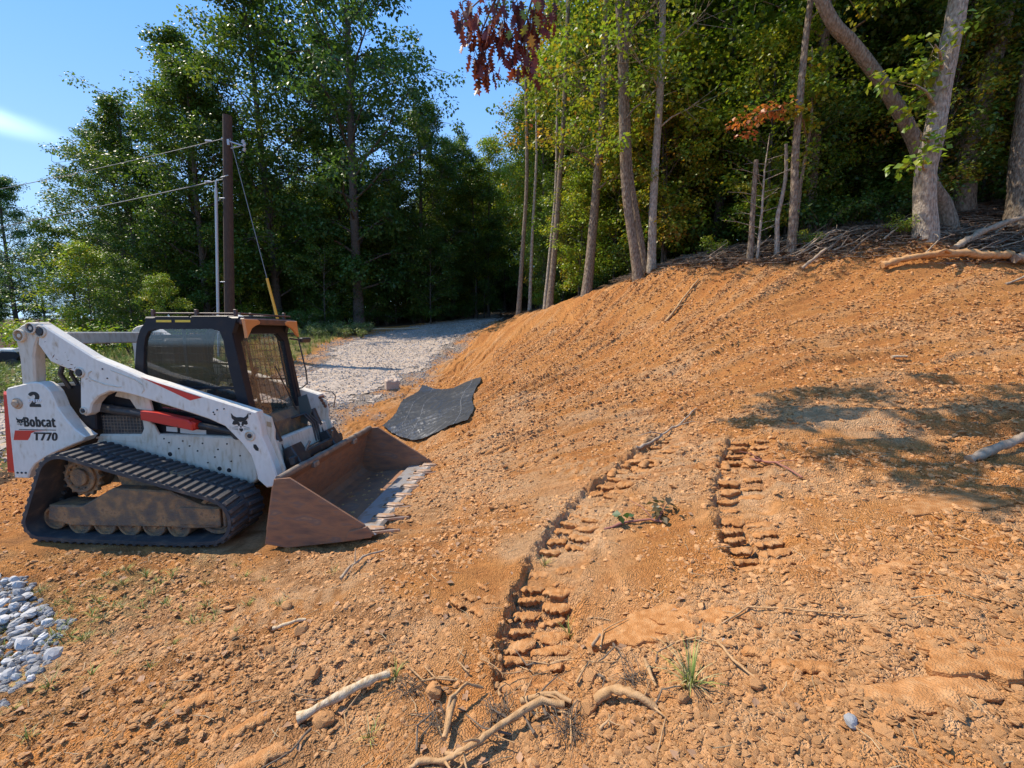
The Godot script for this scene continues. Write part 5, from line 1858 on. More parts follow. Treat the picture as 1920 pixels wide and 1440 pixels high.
	# the trees that stand on the bank's edge, each measured
	line_tree("oak_tree", "thick pale trunk nearest the bank's edge, with a sapling at its foot", [[8.20, -8.80, 3.7], [8.02, -8.80, 4.83], [8.08, -8.80, 5.60], [8.10, -8.80, 6.53], [8.17, -8.80, 7.52], [8.2, -8.8, 8.4], [8.3, -8.7, 10.5], [8.2, -8.6, 13.0]], 0.18, 0.12, mats.bark_pale,
		[[0.15, -0.35, 0.1, 0.3, 0.3, 40], [0.24, -0.5, 0.15, 0.3, 0.4, 70], [0.35, -0.75, 0.3, 0.3, 0.5, 110], [0.44, -0.6, 0.3, 0.4, 0.5, 110], [0.62, -1.2, 1.2, 0.8, 1.0, 360], [0.7, 1.5, 1.2, 0.5, 1.2, 400], [0.8, 0.6, 1.5, 1.5, 1.3, 420], [0.9, -2.0, 1.2, -0.5, 1.5, 480]], 0.13, LIME)
	line_tree("leaning_tree", "dark trunk leaning far left across the wood, springing behind the thick pale trunk", [[9.45, -9.6, 3.95], [9.24, -9.6, 4.49], [8.89, -9.6, 4.92], [8.54, -9.6, 5.56], [8.08, -9.6, 6.28], [7.55, -9.6, 6.93], [6.93, -9.6, 7.58], [6.44, -9.6, 8.01], [6.04, -9.6, 8.77], [5.7, -9.6, 10.5]], 0.15, 0.10, mats.bark, [[0.9, -0.8, 1.2, 0.3, 1.2, 360], [0.98, 0.5, 1.4, 0.0, 1.4, 420]], 0.12, GREEN)
	line_tree("tall_trunk_tree", "thick trunk behind and right of the leaning trunk", [[10.48, -10.4, 4.55], [10.41, -10.4, 5.67], [10.5, -10.4, 6.57], [10.61, -10.4, 7.66], [10.71, -10.4, 8.81], [10.72, -10.4, 9.73], [10.8, -10.4, 13.0]], 0.19, 0.13, mats.bark, [[0.75, -1.2, 1.0, 0.6, 1.2, 360], [0.9, 1.0, 1.0, 0.8, 1.5, 420]], 0.12, GREEN)
	line_tree("tall_trunk_tree", "thick trunk cut by the right edge of the picture", [[10.6, -9.3, 4.2], [10.54, -9.4, 5.19], [10.6, -9.5, 6.12], [10.65, -9.6, 7.03], [10.67, -9.6, 8.39], [10.7, -9.6, 12.0]], 0.215, 0.15, mats.bark, [[0.85, 0.6, 1.2, 0.8, 1.5, 420]], 0.12, DEEP)
	line_tree("straight_tree", "straight slim brown trunk with an orange branch crossing it", [[6.25, -9.9, 3.6], [6.21, -9.9, 4.62], [6.14, -9.9, 5.72], [6.13, -9.9, 6.78], [6.13, -9.9, 7.8], [6.16, -9.9, 8.78], [6.2, -9.9, 11.5]], 0.085, 0.05, mats.bark, [[0.75, 0.8, 0.6, 0.4, 0.9, 260], [0.85, -0.8, 0.8, 0.3, 1.0, 300], [0.95, 0.2, 0.8, 0.3, 1.1, 320]], 0.11, LIME)
	line_tree("bare_sapling", "grey dead trunk broken off among bare twigs", [[5.56, -10.3, 3.6], [5.53, -10.3, 4.72], [5.52, -10.3, 5.64]], 0.062, 0.045, mats.bark, [])
	line_tree("bare_sapling", "thin pale crooked trunk beside the straight slim one", [[6.06, -10.1, 3.6], [6.0, -10.1, 4.3], [6.06, -10.1, 4.79], [6.10, -10.1, 5.3], [6.04, -10.1, 5.9]], 0.052, 0.03, mats.bark_pale, [[0.75, 0.2, 0.15, 0.1, 0.15, 30]], 0.09, AUTUMN)
	dead_sapling()
	line_tree("bank_tree", "straight pale trunk, right one of the three before the wood", [[3.91, -12.3, 3.45], [3.87, -12.3, 4.95], [3.88, -12.3, 6.46], [3.91, -12.3, 8.04], [3.89, -12.3, 9.43], [3.84, -12.3, 10.88], [3.8, -12.3, 14.0]], 0.115, 0.07, mats.bark_pale, [[0.4, 0.9, 0.5, 0.4, 0.9, 200], [0.5, -0.9, 0.6, 0.5, 1.0, 260], [0.6, 1.0, 0.8, 0.3, 1.2, 340], [0.7, -0.8, 0.8, 0.6, 1.2, 360], [0.8, 0.6, 0.6, 0.6, 1.3, 380], [0.92, 0.0, 0.8, 0.5, 1.5, 420]], 0.12, LIME)
	line_tree("bank_tree", "curved trunk sweeping up left, foremost of a twin pair", [[3.52, -12.2, 3.25], [3.29, -12.2, 4.37], [3.05, -12.2, 5.75], [2.93, -12.2, 7.22], [2.84, -12.2, 8.62], [2.71, -12.2, 10.1], [2.6, -12.2, 13.5]], 0.13, 0.075, mats.bark, [[0.42, -0.3, 0.2, 0.3, 0.4, 90], [0.5, 0.7, 0.6, 0.5, 0.9, 260], [0.6, -1.0, 0.6, 0.3, 1.1, 320], [0.72, 0.8, 0.8, 0.5, 1.3, 380], [0.82, -0.9, 0.8, 0.5, 1.3, 380], [0.95, 0.0, 1.0, 0.3, 1.5, 420]], 0.12, LIME)
	line_tree("bank_tree", "thinner curved trunk, right of its twin", [[3.83, -12.5, 3.35], [3.56, -12.5, 4.57], [3.26, -12.5, 5.98], [3.16, -12.5, 7.07], [3.03, -12.5, 8.78], [3.0, -12.5, 11.5]], 0.10, 0.06, mats.bark, [[0.7, 0.6, 0.6, 0.3, 0.9, 260], [0.9, 0.0, 0.8, 0.3, 1.2, 320]], 0.12, GREEN)
	line_tree("bank_tree", "grey trunk with fluted foot where the bank dips", [[2.43, -14.2, 2.8], [2.56, -14.2, 4.58], [2.67, -14.2, 6.51], [2.79, -14.2, 8.21], [2.79, -14.2, 10.56], [2.8, -14.2, 14.5]], 0.16, 0.08, mats.bark, [[0.35, 0.8, 0.5, 0.4, 0.8, 220], [0.42, -0.9, 0.5, 0.5, 1.0, 280], [0.52, 0.9, 0.6, 0.5, 1.2, 340], [0.62, -1.1, 0.8, 0.5, 1.3, 400], [0.74, 0.8, 0.8, 0.6, 1.4, 420], [0.84, -0.8, 0.8, 0.5, 1.4, 420], [0.96, 0.0, 1.0, 0.3, 1.6, 460]], 0.13, AUTUMN)
	line_tree("bank_tree", "forked grey trunk left of the fluted one", [[1.38, -16.0, 2.5], [1.54, -16.0, 4.52], [1.69, -16.0, 7.07], [1.8, -16.0, 9.32], [1.9, -16.0, 13.5]], 0.12, 0.06, mats.bark, [[0.5, 0.7, 0.6, 0.4, 0.9, 240], [0.6, -0.8, 0.6, 0.4, 1.0, 260], [0.72, 0.7, 0.8, 0.4, 1.2, 320], [0.85, -0.6, 0.8, 0.4, 1.2, 320], [0.97, 0.2, 0.8, 0.3, 1.4, 380]], 0.13, AUTUMN)
	line_tree("bank_tree", "pale thin trunk close beside the forked grey one", [[1.25, -16.4, 2.55], [1.42, -16.4, 4.58], [1.59, -16.4, 6.83], [1.6, -16.4, 10.0]], 0.075, 0.04, mats.bark_pale, [[0.8, 0.5, 0.6, 0.3, 0.9, 240], [0.97, 0.0, 0.6, 0.3, 1.0, 260]], 0.13, LIME)
	line_tree("thin_tree", "very tall thin tree with sparse leaves against the open sky", [[0.27, -18.0, 2.2], [0.43, -18.0, 4.83], [0.59, -18.0, 7.69], [0.51, -18.0, 11.54], [0.4, -18.0, 13.6]], 0.10, 0.04, mats.bark, [[0.62, -0.9, 0.3, 0.0, 0.5, 40], [0.7, -1.3, 0.5, 0.0, 0.5, 50], [0.75, 0.6, 0.4, 0.0, 0.4, 40], [0.8, -1.7, 0.7, 0.0, 0.6, 60], [0.86, -1.1, 0.8, 0.0, 0.6, 60], [0.9, 0.7, 0.5, 0.0, 0.6, 60], [0.97, -0.5, 0.8, 0.0, 0.7, 90]], 0.13, DEEP)
	line_tree("thin_tree", "thin pale tree just right of the very tall thin one", [[0.73, -18.0, 2.3], [0.82, -18.0, 5.24], [0.97, -18.0, 8.48], [0.9, -18.0, 11.0]], 0.075, 0.035, mats.bark_pale, [[0.7, 0.5, 0.5, 0.0, 0.5, 60], [0.85, 0.7, 0.6, 0.0, 0.6, 90], [0.97, 0.0, 0.6, 0.0, 0.7, 120]], 0.13, AUTUMN)
	hanging_oak()
	orange_branch()

func dead_sapling() -> void:
	var t := thing("bare_sapling", "dead sapling with fine bare whitish side twigs", "tree", on(5.67, -10.2, -0.02))
	var mb := MB.new()
	mb.tube([Vector3(0, -0.1, 0), Vector3(0.02, 1.0, 0), Vector3(0.0, 1.9, 0), Vector3(0.05, 2.7, 0)], [0.034, 0.027, 0.018, 0.008], 8)
	obj("trunk", mb.mesh(), mats.bark_pale, t)
	for k in 22:
		var y := 0.35 + 0.085 * k
		var a := k * 2.4
		var d := Vector3(cos(a), 0.28, sin(a) * 0.7) * rng.randf_range(0.35, 0.85)
		var tw := MB.new()
		tw.tube([Vector3(0, y, 0), Vector3(0, y, 0) + d * 0.6, Vector3(0, y - 0.05, 0) + d], [0.009, 0.006, 0.003], 4, false)
		tw.tube([Vector3(0, y, 0) + d * 0.6, Vector3(0, y + 0.1, 0) + d * 0.9 + dir_rand() * 0.08], [0.005, 0.002], 3, false)
		obj("twig", tw.mesh(), mats.bark_pale, t)

func lobed_leaf(mb: MB, at: Vector3, along: Vector3, across: Vector3, size: float) -> void:
	# an oak leaf: midrib with three pairs of pointed lobes, slightly curled
	var up := along.cross(across)
	var out := [[0.0, 0.02], [0.16, 0.06], [0.24, 0.28], [0.36, 0.10], [0.50, 0.36], [0.60, 0.12], [0.76, 0.30], [0.80, 0.10], [1.0, 0.0]]
	for s in [-1.0, 1.0]:
		for k in out.size() - 1:
			var a: Array = out[k]
			var b: Array = out[k + 1]
			var p := func(q: Array, w: float) -> Vector3: return at + along * size * q[0] + across * size * q[1] * s * w + up * size * (0.10 * q[1] * w - 0.12 * q[0] * q[0])
			if s > 0:
				mb.quad(p.call(a, 0.0), p.call(b, 0.0), p.call(b, 1.0), p.call(a, 1.0))
			else:
				mb.quad(p.call(a, 1.0), p.call(b, 1.0), p.call(b, 0.0), p.call(a, 0.0))

func hanging_oak() -> void:
	# an oak standing on the bank beyond the right edge; its limb reaches over the slope and hangs into the top of the view
	var basep := on(8.6, -3.6, -0.05)
	var t := thing("oak_tree", "oak limb reaching in from above with drooping dark red leaves", "tree", basep)
	var wood := MB.new()
	var tr := [Vector3(0, -0.2, 0), Vector3(0.0, 2.0, -0.1), Vector3(-0.2, 4.5, -0.3), Vector3(-0.4, 7.5, -0.4), Vector3(-0.4, 11.0, -0.4)]
	wood.tube(tr, [0.38, 0.28, 0.24, 0.18, 0.08], 12, true, 0.05, rng)
	obj("trunk", wood.mesh(), mats.bark, t)
	var limb := MB.new()
	var w := func(x: float, y: float, z: float) -> Vector3: return Vector3(x, y, z) - basep
	var main := [tr[2] + Vector3(0, 1.0, 0), w.call(6.4, 7.2, -4.2), w.call(4.4, 7.3, -4.7), w.call(2.6, 6.9, -5.0), w.call(1.2, 6.3, -5.1), w.call(0.35, 5.75, -5.05), w.call(-0.1, 5.5, -5.0)]
	limb.tube(main, [0.13, 0.11, 0.085, 0.06, 0.04, 0.024, 0.010], 8, false)
	var crown := MB.new()
	crown.colored = true
	var red := [[Color(0.16, 0.040, 0.035), 5.0], [Color(0.24, 0.06, 0.045), 3.0], [Color(0.11, 0.035, 0.03), 3.0]]
	# drooping sprays of dead leaves in view
	for q in [[-0.52, 5.30, 12, 0.25], [-0.42, 5.22, 20, 0.40], [-0.34, 5.02, 22, 0.35], [-0.30, 4.80, 16, 0.25], [-0.18, 5.25, 26, 0.5], [-0.08, 5.05, 24, 0.40], [0.02, 5.28, 22, 0.4], [0.12, 5.05, 20, 0.4], [0.20, 5.30, 24, 0.4], [0.16, 4.80, 14, 0.25], [0.33, 5.36, 18, 0.35]]:
		var tip: Vector3 = w.call(q[0], q[1], -5.0 + rng.randf_range(-0.12, 0.12))
		var fr: Vector3 = main[6] if q[0] < 0.0 else main[5]
		limb.tube([fr, fr.lerp(tip, 0.5) + Vector3(0, 0.08, 0), tip + Vector3(0, 0.10, 0), tip - Vector3(0, q[3] * 0.4, 0)], [0.015, 0.011, 0.007, 0.003], 5, false)
		for k in int(q[2] * 1.5):
			var p: Vector3 = tip + Vector3(rng.randf_range(-0.12, 0.12), rng.randf_range(-0.6, 0.3) * q[3], rng.randf_range(-0.14, 0.14))
			var al := (Vector3.DOWN + dir_rand() * 0.45).normalized()
			var ac := al.cross(dir_rand()).normalized()
			crown.tint = pick(red)
			lobed_leaf(crown, p, al, ac, rng.randf_range(0.10, 0.16))
	for q in [[0.10, 5.20], [0.24, 5.16], [-0.02, 5.02], [0.26, 5.28], [0.15, 5.08]]:
		crown.tint = Color(0.30, 0.30, 0.03) if q[0] > 0.12 else Color(0.17, 0.24, 0.03)
		lobed_leaf(crown, w.call(q[0], q[1], -4.86), (Vector3.DOWN + dir_rand() * 0.4).normalized(), Vector3.RIGHT, 0.13)
	crown.tint = Color(0.62, 0.30, 0.02)
	lobed_leaf(crown, w.call(0.19, 4.97, -4.84), Vector3(0.1, -1, 0.1).normalized(), Vector3(0.9, 0.1, 0.3).normalized(), 0.15)
	# the rest of the crown, above the frame, whose shade falls on the bank
	var shaded := [[3.27, -4.77], [3.51, -4.59], [2.88, -4.32], [3.76, -4.33], [4.82, -4.83], [4.28, -3.83], [2.98, -4.0], [3.04, -3.46], [2.62, -3.24], [3.78, -3.72], [4.03, -3.52], [4.86, -4.06], [2.78, -2.86], [2.87, -2.59], [2.93, -2.38], [3.13, -3.31], [3.18, -2.94], [2.9, -4.54], [3.82, -4.62], [3.59, -2.93], [4.6, -3.4], [5.3, -4.4], [5.6, -3.8]]
	for g in shaded:
		var far := 7.2 + 0.5 * rng.randf()
		var q := [g[0] + SUN.x * far, land(g[0], g[1]) + SUN.y * far, g[1] + SUN.z * far, rng.randf_range(0.19, 0.30), 64]
		var c: Vector3 = w.call(q[0], q[1], q[2])
		var near := 0
		for k in main.size() - 2:
			if main[k].distance_to(c) < main[near].distance_to(c):
				near = k
		limb.tube([main[near], main[near].lerp(c, 0.5) + Vector3(0, 0.1, 0), c], [0.022, 0.014, 0.005], 5, false)
		for k in q[4]:
			crown.tint = pick(GREEN) if rng.randf() < 0.7 else pick(red)
			var al := (Vector3.DOWN * 0.4 + dir_rand()).normalized()
			var d: Vector3 = dir_rand() * Vector3(1.5, 0.4, 0.8) * q[3] * pow(rng.randf(), 0.5)
			lobed_leaf(crown, c + d, al, al.cross(dir_rand()).normalized(), rng.randf_range(0.10, 0.16))
	obj("limb", limb.mesh(), mats.bark, t)
	obj("crown", crown.mesh(), mats.leaf, t)

func orange_branch() -> void:
	# a small maple whose one branch has turned orange, at the straight slim trunk
	var basep := on(6.75, -10.6, -0.02)
	var t := thing("maple_sapling", "slim maple with one level branch of orange leaves", "tree", basep)
	var mb := MB.new()
	var w := func(x: float, y: float, z: float) -> Vector3: return Vector3(x, y, z) - basep
	mb.tube([Vector3(0, -0.1, 0), w.call(6.7, 5.2, -10.5), w.call(6.75, 6.5, -10.4), w.call(6.6, 8.0, -10.4)], [0.05, 0.04, 0.03, 0.012], 8)
	mb.tube([w.call(6.72, 6.05, -10.45), w.call(6.3, 6.35, -10.0), w.call(5.7, 6.45, -9.75), w.call(5.2, 6.35, -9.7), w.call(4.9, 6.1, -9.7)], [0.024, 0.02, 0.014, 0.009, 0.004], 6, false)
	obj("trunk", mb.mesh(), mats.bark, t)
	var cr := MB.new()
	cr.colored = true
	for q in [[4.85, 6.2, 0.30, 40, 0], [5.25, 6.38, 0.40, 60, 0], [5.0, 5.95, 0.22, 26, 0], [5.6, 6.45, 0.42, 60, 0], [5.95, 6.45, 0.28, 90, 1], [6.3, 6.42, 0.28, 80, 1], [6.6, 6.35, 0.26, 70, 1], [6.6, 7.0, 0.4, 110, 1], [6.7, 7.7, 0.5, 120, 1]]:
		clump(cr, w.call(q[0], q[1], -9.75 - maxf(0.0, q[0] - 5.9) * 0.8), Vector3(q[2], q[2] * 0.35, q[2]), q[3], 0.10, RUSSET if q[4] == 0 else AUTUMN, 0.42)
	obj("crown", cr.mesh(), mats.leaf, t)

func build_pole() -> void:
	var foot := on(-9.95, -15.0)
	var t := thing("utility_pole", "dark brown wooden utility pole with a grey conduit, behind the loader", "pole", foot)
	var pm := MB.new()
	var topp := Vector3(0.72, 8.6 - foot.y, 0)
	pm.tube([Vector3(0, -0.3, 0), topp * 0.5, topp], [0.165, 0.15, 0.135], 16)
	obj("shaft", pm.mesh(), mats.pole, t)
	var cm := MB.new()
	cm.tube([Vector3(-0.27, 0, 0.16), Vector3(0.22, 5.6, 0.16)], [0.045, 0.045], 10)
	cm.tube([Vector3(0.22, 5.6, 0.16), Vector3(0.245, 5.85, 0.16)], [0.03, 0.03], 8)
	obj("conduit", cm.mesh(), mats.galvanised, t)
	for y in [2.6, 5.3]:
		var bm := MB.new()
		bm.box(Vector3(-0.10 + y * 0.088, y, 0.13), Vector3(0.22, 0.03, 0.03), 0.005)
		obj("conduit_bracket", bm.mesh(), mats.galvanised, t)
	var am := MB.new()
	var a0 := Vector3(0.78, 7.05, 0.1)
	am.tube([a0, a0 + Vector3(0.42, -0.14, 0.05)], [0.028, 0.028], 8)
	am.tube([a0 + Vector3(0.02, -0.20, 0), a0 + Vector3(0.36, -0.16, 0.05)], [0.018, 0.018], 8)
	am.box(a0 + Vector3(-0.03, -0.03, 0.03), Vector3(0.07, 0.18, 0.05), 0.006)
	var arm := obj("bracket_arm", am.mesh(), mats.galvanised, t)
	for q in [[0.46, -0.02, 0.05], [0.52, -0.14, 0.10], [0.48, -0.26, 0.05]]:
		var im := MB.new()
		im.lathe([Vector2(0.02, -0.06), Vector2(0.055, -0.05), Vector2(0.03, -0.02), Vector2(0.055, 0.0), Vector2(0.03, 0.03), Vector2(0.045, 0.05), Vector2(0.0, 0.07)], 12, Transform3D(Basis(Vector3.FORWARD, 0.5), a0 + Vector3(q[0], q[1], q[2])))
		obj("insulator", im.mesh(), mats.insulator, arm)
	var hk := MB.new()
	hk.tube([Vector3(0.38, 5.95, 0.1), Vector3(0.66, 6.0, 0.16)], [0.018, 0.018], 6)
	obj("hook", hk.mesh(), mats.galvanised, t)
	# lines: they hang from the pole, so each is a thing of its own
	var top := foot + Vector3(0.62, 7.2, 0)
	var mid := foot + Vector3(0.50, 5.95, 0)
	for q in [[top, Vector3(-42.0, 6.2, -22.0), "upper service line sagging left from the pole's top", 0.011, 0.5], [mid, Vector3(-42.0, 3.4, -20.0), "lower thick service line sagging left from the pole", 0.015, 0.35]]:
		var wt := thing("service_line", q[2], "cable", q[0])
		var path := []
		var rad := []
		for k in 25:
			var s := k / 24.0
			path.append((q[1] - q[0]) * s + Vector3(0, -q[4] * 4.0 * s * (1.0 - s), 0))
			rad.append(q[3])
		var wm := MB.new()
		wm.tube(path, rad, 6)
		obj("line", wm.mesh(), mats.wire, wt)
		var cl := MB.new()
		cl.box((q[1] - q[0]).normalized() * 0.7, Vector3(0.22, 0.06, 0.06), 0.015, Basis(Vector3.UP, 0.2))
		obj("clamp", cl.mesh(), mats.insulator, wt)
	var gfoot := on(-7.45, -14.2)
	var g := thing("guy_wire", "guy wire with a yellow guard, slanting from pole to ground behind the cab", "guy wire", gfoot)
	var up := foot + Vector3(0.80, 7.15, 0.1) - gfoot
	var gm := MB.new()
	gm.tube([Vector3.ZERO, up], [0.012, 0.012], 6)
	obj("cable", gm.mesh(), mats.wire, g)
	var ym := MB.new()
	ym.tube([Vector3(0, -0.05, 0), up * 0.38], [0.05, 0.042], 10)
	obj("guard", ym.mesh(), mats.guard_yellow, g)

func pile_edge(z: float) -> float:
	# right edge of the stone heap, from the track towards the viewer
	var e := [[-3.2, -3.9], [-3.09, -3.77], [-2.86, -3.46], [-2.68, -3.19], [-2.62, -3.0], [-2.48, -2.93], [-2.22, -2.72], [-2.1, -2.66], [-1.9, -2.6], [-1.7, -2.62]]
	for k in e.size() - 1:
		if z < e[k + 1][0]:
			return lerpf(e[k][1], e[k + 1][1], clampf((z - e[k][0]) / (e[k + 1][0] - e[k][0]), 0.0, 1.0))
	return -2.62

func build_site() -> void:
	# weed-blocking sheet laid in the ditch, creased and stitched
	var A := [Vector2(-2.37, -7.6), Vector2(-1.62, -6.95), Vector2(-0.73, -6.9)]
	var B := [Vector2(-2.26, -10.5), Vector2(-1.5, -10.1), Vector2(-0.75, -9.8)]
	var fn := FastNoiseLite.new()
	fn.seed = 77
	fn.frequency = 1.4
	fn.fractal_octaves = 3
	var nu := 70
	var nv := 150
	var v := PackedVector3Array()
	var n := PackedVector3Array()
	var ix := PackedInt32Array()
	var at := func(u: float, w: float) -> Vector3:
		var k := 0 if u < 0.5 else 1
		var f := (u - 0.5 * k) * 2.0
		var p: Vector2 = A[k].lerp(A[k + 1], f).lerp(B[k].lerp(B[k + 1], f), w)
		p += Vector2(0.05 * sin(w * 9.0), 0.06 * sin(u * 7.0))
		var h := land(p.x, p.y) + 0.045 + 0.06 * n_big.get_noise_2d(p.x, p.y) + 0.012 * n_mid.get_noise_2d(p.x, p.y)
		h += 0.016 * maxf(0.0, 0.22 - absf(fn.get_noise_2d(p.x * 2.2 + p.y * 0.8, p.y * 0.7))) * 3.0 + 0.012 * maxf(0.0, 0.2 - absf(fn.get_noise_2d(p.x * 0.8 + 40.0, p.y * 2.2 + p.x))) * 3.0 + 0.002 * fn.get_noise_2d(p.x * 7.0, p.y * 7.0)
		return Vector3(p.x, h, p.y)
	for j in nv + 1:
		for i in nu + 1:
			v.append(at.call(i / float(nu), j / float(nv)))
	n.resize(v.size())
	for j in nv + 1:
		for i in nu + 1:
			var a := v[j * (nu + 1) + mini(i + 1, nu)] - v[j * (nu + 1) + maxi(i - 1, 0)]
			var b := v[mini(j + 1, nv) * (nu + 1) + i] - v[maxi(j - 1, 0) * (nu + 1) + i]
			n[j * (nu + 1) + i] = a.cross(b).normalized()
	for j in nv:
		for i in nu:
			var k := j * (nu + 1) + i
			for q in [k, k + nu + 1, k + 1, k + 1, k + nu + 1, k + nu + 2]:
				ix.append(q)
	var arr := []
	arr.resize(Mesh.ARRAY_MAX)
	arr[Mesh.ARRAY_VERTEX] = v
	arr[Mesh.ARRAY_NORMAL] = n
	arr[Mesh.ARRAY_INDEX] = ix
	var am := ArrayMesh.new()
	am.add_surface_from_arrays(Mesh.PRIMITIVE_TRIANGLES, arr)
	var t := thing("ground_sheet", "black woven ground sheet lying in the ditch behind the bucket", "ground sheet")
	obj("sheet", am, mats.film, t)
	for u in [0.2, 0.38, 0.86]:
		var lm := MB.new()
		var path := []
		var rad := []
		for j in 41:
			path.append(at.call(u, j / 40.0) + Vector3(0, 0.003, 0))
			rad.append(0.0035)
		lm.tube(path, rad, 4, false)
		obj("stitch_line", lm.mesh(), mats.film_line, t)
	# a retaining-wall block left at the drive's edge
	var bp := on(-2.95, -10.35, 0.0)
	var bt := thing("concrete_block", "rough tan concrete block standing at the drive's edge", "block", bp)
	bt.rotation = Vector3(0.05, 0.5, -0.04)
	var bm := MB.new()
	bm.slab(V2([[-0.16, 0.0], [0.14, 0.0], [0.16, 0.20], [0.10, 0.25], [0.02, 0.215], [-0.06, 0.225], [-0.12, 0.25], [-0.165, 0.215]]), -0.13, 0.13, 0.018)
	obj("body", bm.mesh(), mats.concrete, bt)
	var bl := MB.new()
	for k in 7:
		bl.lump(Vector3(0.05, 0.03, 0.04) * rng.randf_range(0.6, 1.2), rng, 4, 6, 0.3, false, Vector3(rng.randf_range(-0.1, 0.1), 0.215, rng.randf_range(-0.08, 0.08)))
	obj("broken_top", bl.mesh(), mats.concrete, bt)
	# pale pile of crushed stone at the lower left
	var pile := thing("stone_pile", "heap of pale grey crushed stone at the loader's side, lower left corner", "stone pile", on(-3.1, -2.3))
	var kinds := stone_kinds(6, 0.95, 5, 7)
	for k in kinds.size():
		pass
	var greys := []
	for k in 5:
		var g := 0.36 + 0.055 * k
		var m := grained(lin(g, g * 0.955, g * 0.89), mats.stone.albedo_texture, 7.0, 0.85, null)
		m.metallic_specular = 0.15
		greys.append(m)
	var put := []
	var tries := 0
	while put.size() < 290 and tries < 9000:
		tries += 1
		var x := rng.randf_range(-4.5, -2.4)
		var z := rng.randf_range(-3.15, -1.75)
		var lim := pile_edge(z)
		if x > lim + rng.randf_range(-0.10, 0.06):
			continue
		var r := rng.randf_range(0.022, 0.046)
		var ok := true
		for q in put:
			if Vector2(q.x - x, q.z - z).length() < (q.w + r) * 0.62:
				ok = false
				break
		if not ok:
			continue
		put.append(Vector4(x, 0, z, r))
		var o := obj("stone", kinds[rng.randi() % 6], greys[rng.randi() % 5], pile)
		o.transform = Transform3D(Basis.from_euler(Vector3(rng.randf_range(-0.6, 0.6), rng.randf() * TAU, rng.randf_range(-0.6, 0.6))).scaled(Vector3(r, r, r)), on(x, z, r * 0.35 + 0.03 * smoothstep(0.0, 0.4, lim - x)) - pile.position)
	# a layer of smaller stone below them
	var where := []
	var tints := []
	for k in 2600:
		var x := rng.randf_range(-4.6, -2.4)
		var z := rng.randf_range(-3.2, -1.7)
		var lim := pile_edge(z)
		if x > lim + 0.02:
			continue
		var r := rng.randf_range(0.016, 0.034)
		where.append(Transform3D(Basis.from_euler(Vector3(rng.randf() * TAU, rng.randf() * TAU, 0)).scaled(Vector3(r, r, r)), on(x, z, 0.0)))
		var g := rng.randf_range(0.36, 0.6)
		tints.append(Color(g, g * 0.97, g * 0.94) * 0.62)
	tag(scatter("gravel", kinds[0], mats.stone, where, tints), "small crushed stone filling between the stones of the pale heap")
	# verge: weeds and grass behind the loader and at the drive's far side
	var weed := shrub_mesh(0.30, 0.55, 12, 22, 0.05, [[Color(0.14, 0.20, 0.05), 3.0], [Color(0.22, 0.26, 0.08), 2.0], [Color(0.30, 0.33, 0.20), 1.0]])
	for k in 26:
		var x := rng.randf_range(-10.3, -6.8)
		var z := -19.2 - rng.randf() * 3.0
		shrub(weed, "weed", "knee-high pale weed on the verge beyond the drive", on(x, z, -0.02), rng.randf_range(0.7, 1.25), rng.randf() * TAU, "weeds on the verge beyond the drive")
	for k in 16:
		shrub(weed, "weed", "yellow-green weed growing behind the loader's tail", on(rng.randf_range(-13.0, -9.0), rng.randf_range(-13.5, -9.5), -0.02), rng.randf_range(0.8, 1.5), rng.randf() * TAU, "weeds behind the loader's tail")
	var gw := []
	var tuft := tuft_mesh(26, 0.30, 0.7, [[Color(0.20, 0.26, 0.04), 3.0], [Color(0.32, 0.32, 0.06), 2.0], [Color(0.40, 0.34, 0.14), 1.0]])
	for k in 2600:
		var x := rng.randf_range(-22.0, -6.6)
		var z := rng.randf_range(-23.0, -8.0)
		if in_drive(x, z) > -0.25 or clay_at(x, z) > 0.75 and rng.randf() < 0.9:
			continue
		var r := rng.randf_range(0.6, 1.4)
		gw.append(Transform3D(Basis(Vector3.UP, rng.randf() * TAU).scaled(Vector3(r, r * rng.randf_range(0.6, 1.1), r)), on(x, z, -0.01)))
	tag(scatter("grass", tuft, mats.dry, gw), "yellow-green grass on the verge between drive and wood")
	# long pole lying at the wood's edge beyond the drive
	stick("fallen_pole", "long pale thin pole lying at the wood's foot beyond the drive", "pole", [[-9.2, -21.6, 0.12], [-5.2, -24.0, 0.1]], 0.045, 0.035, mats.pale_wood)
	# a small parked machine far at the left edge
	parked()

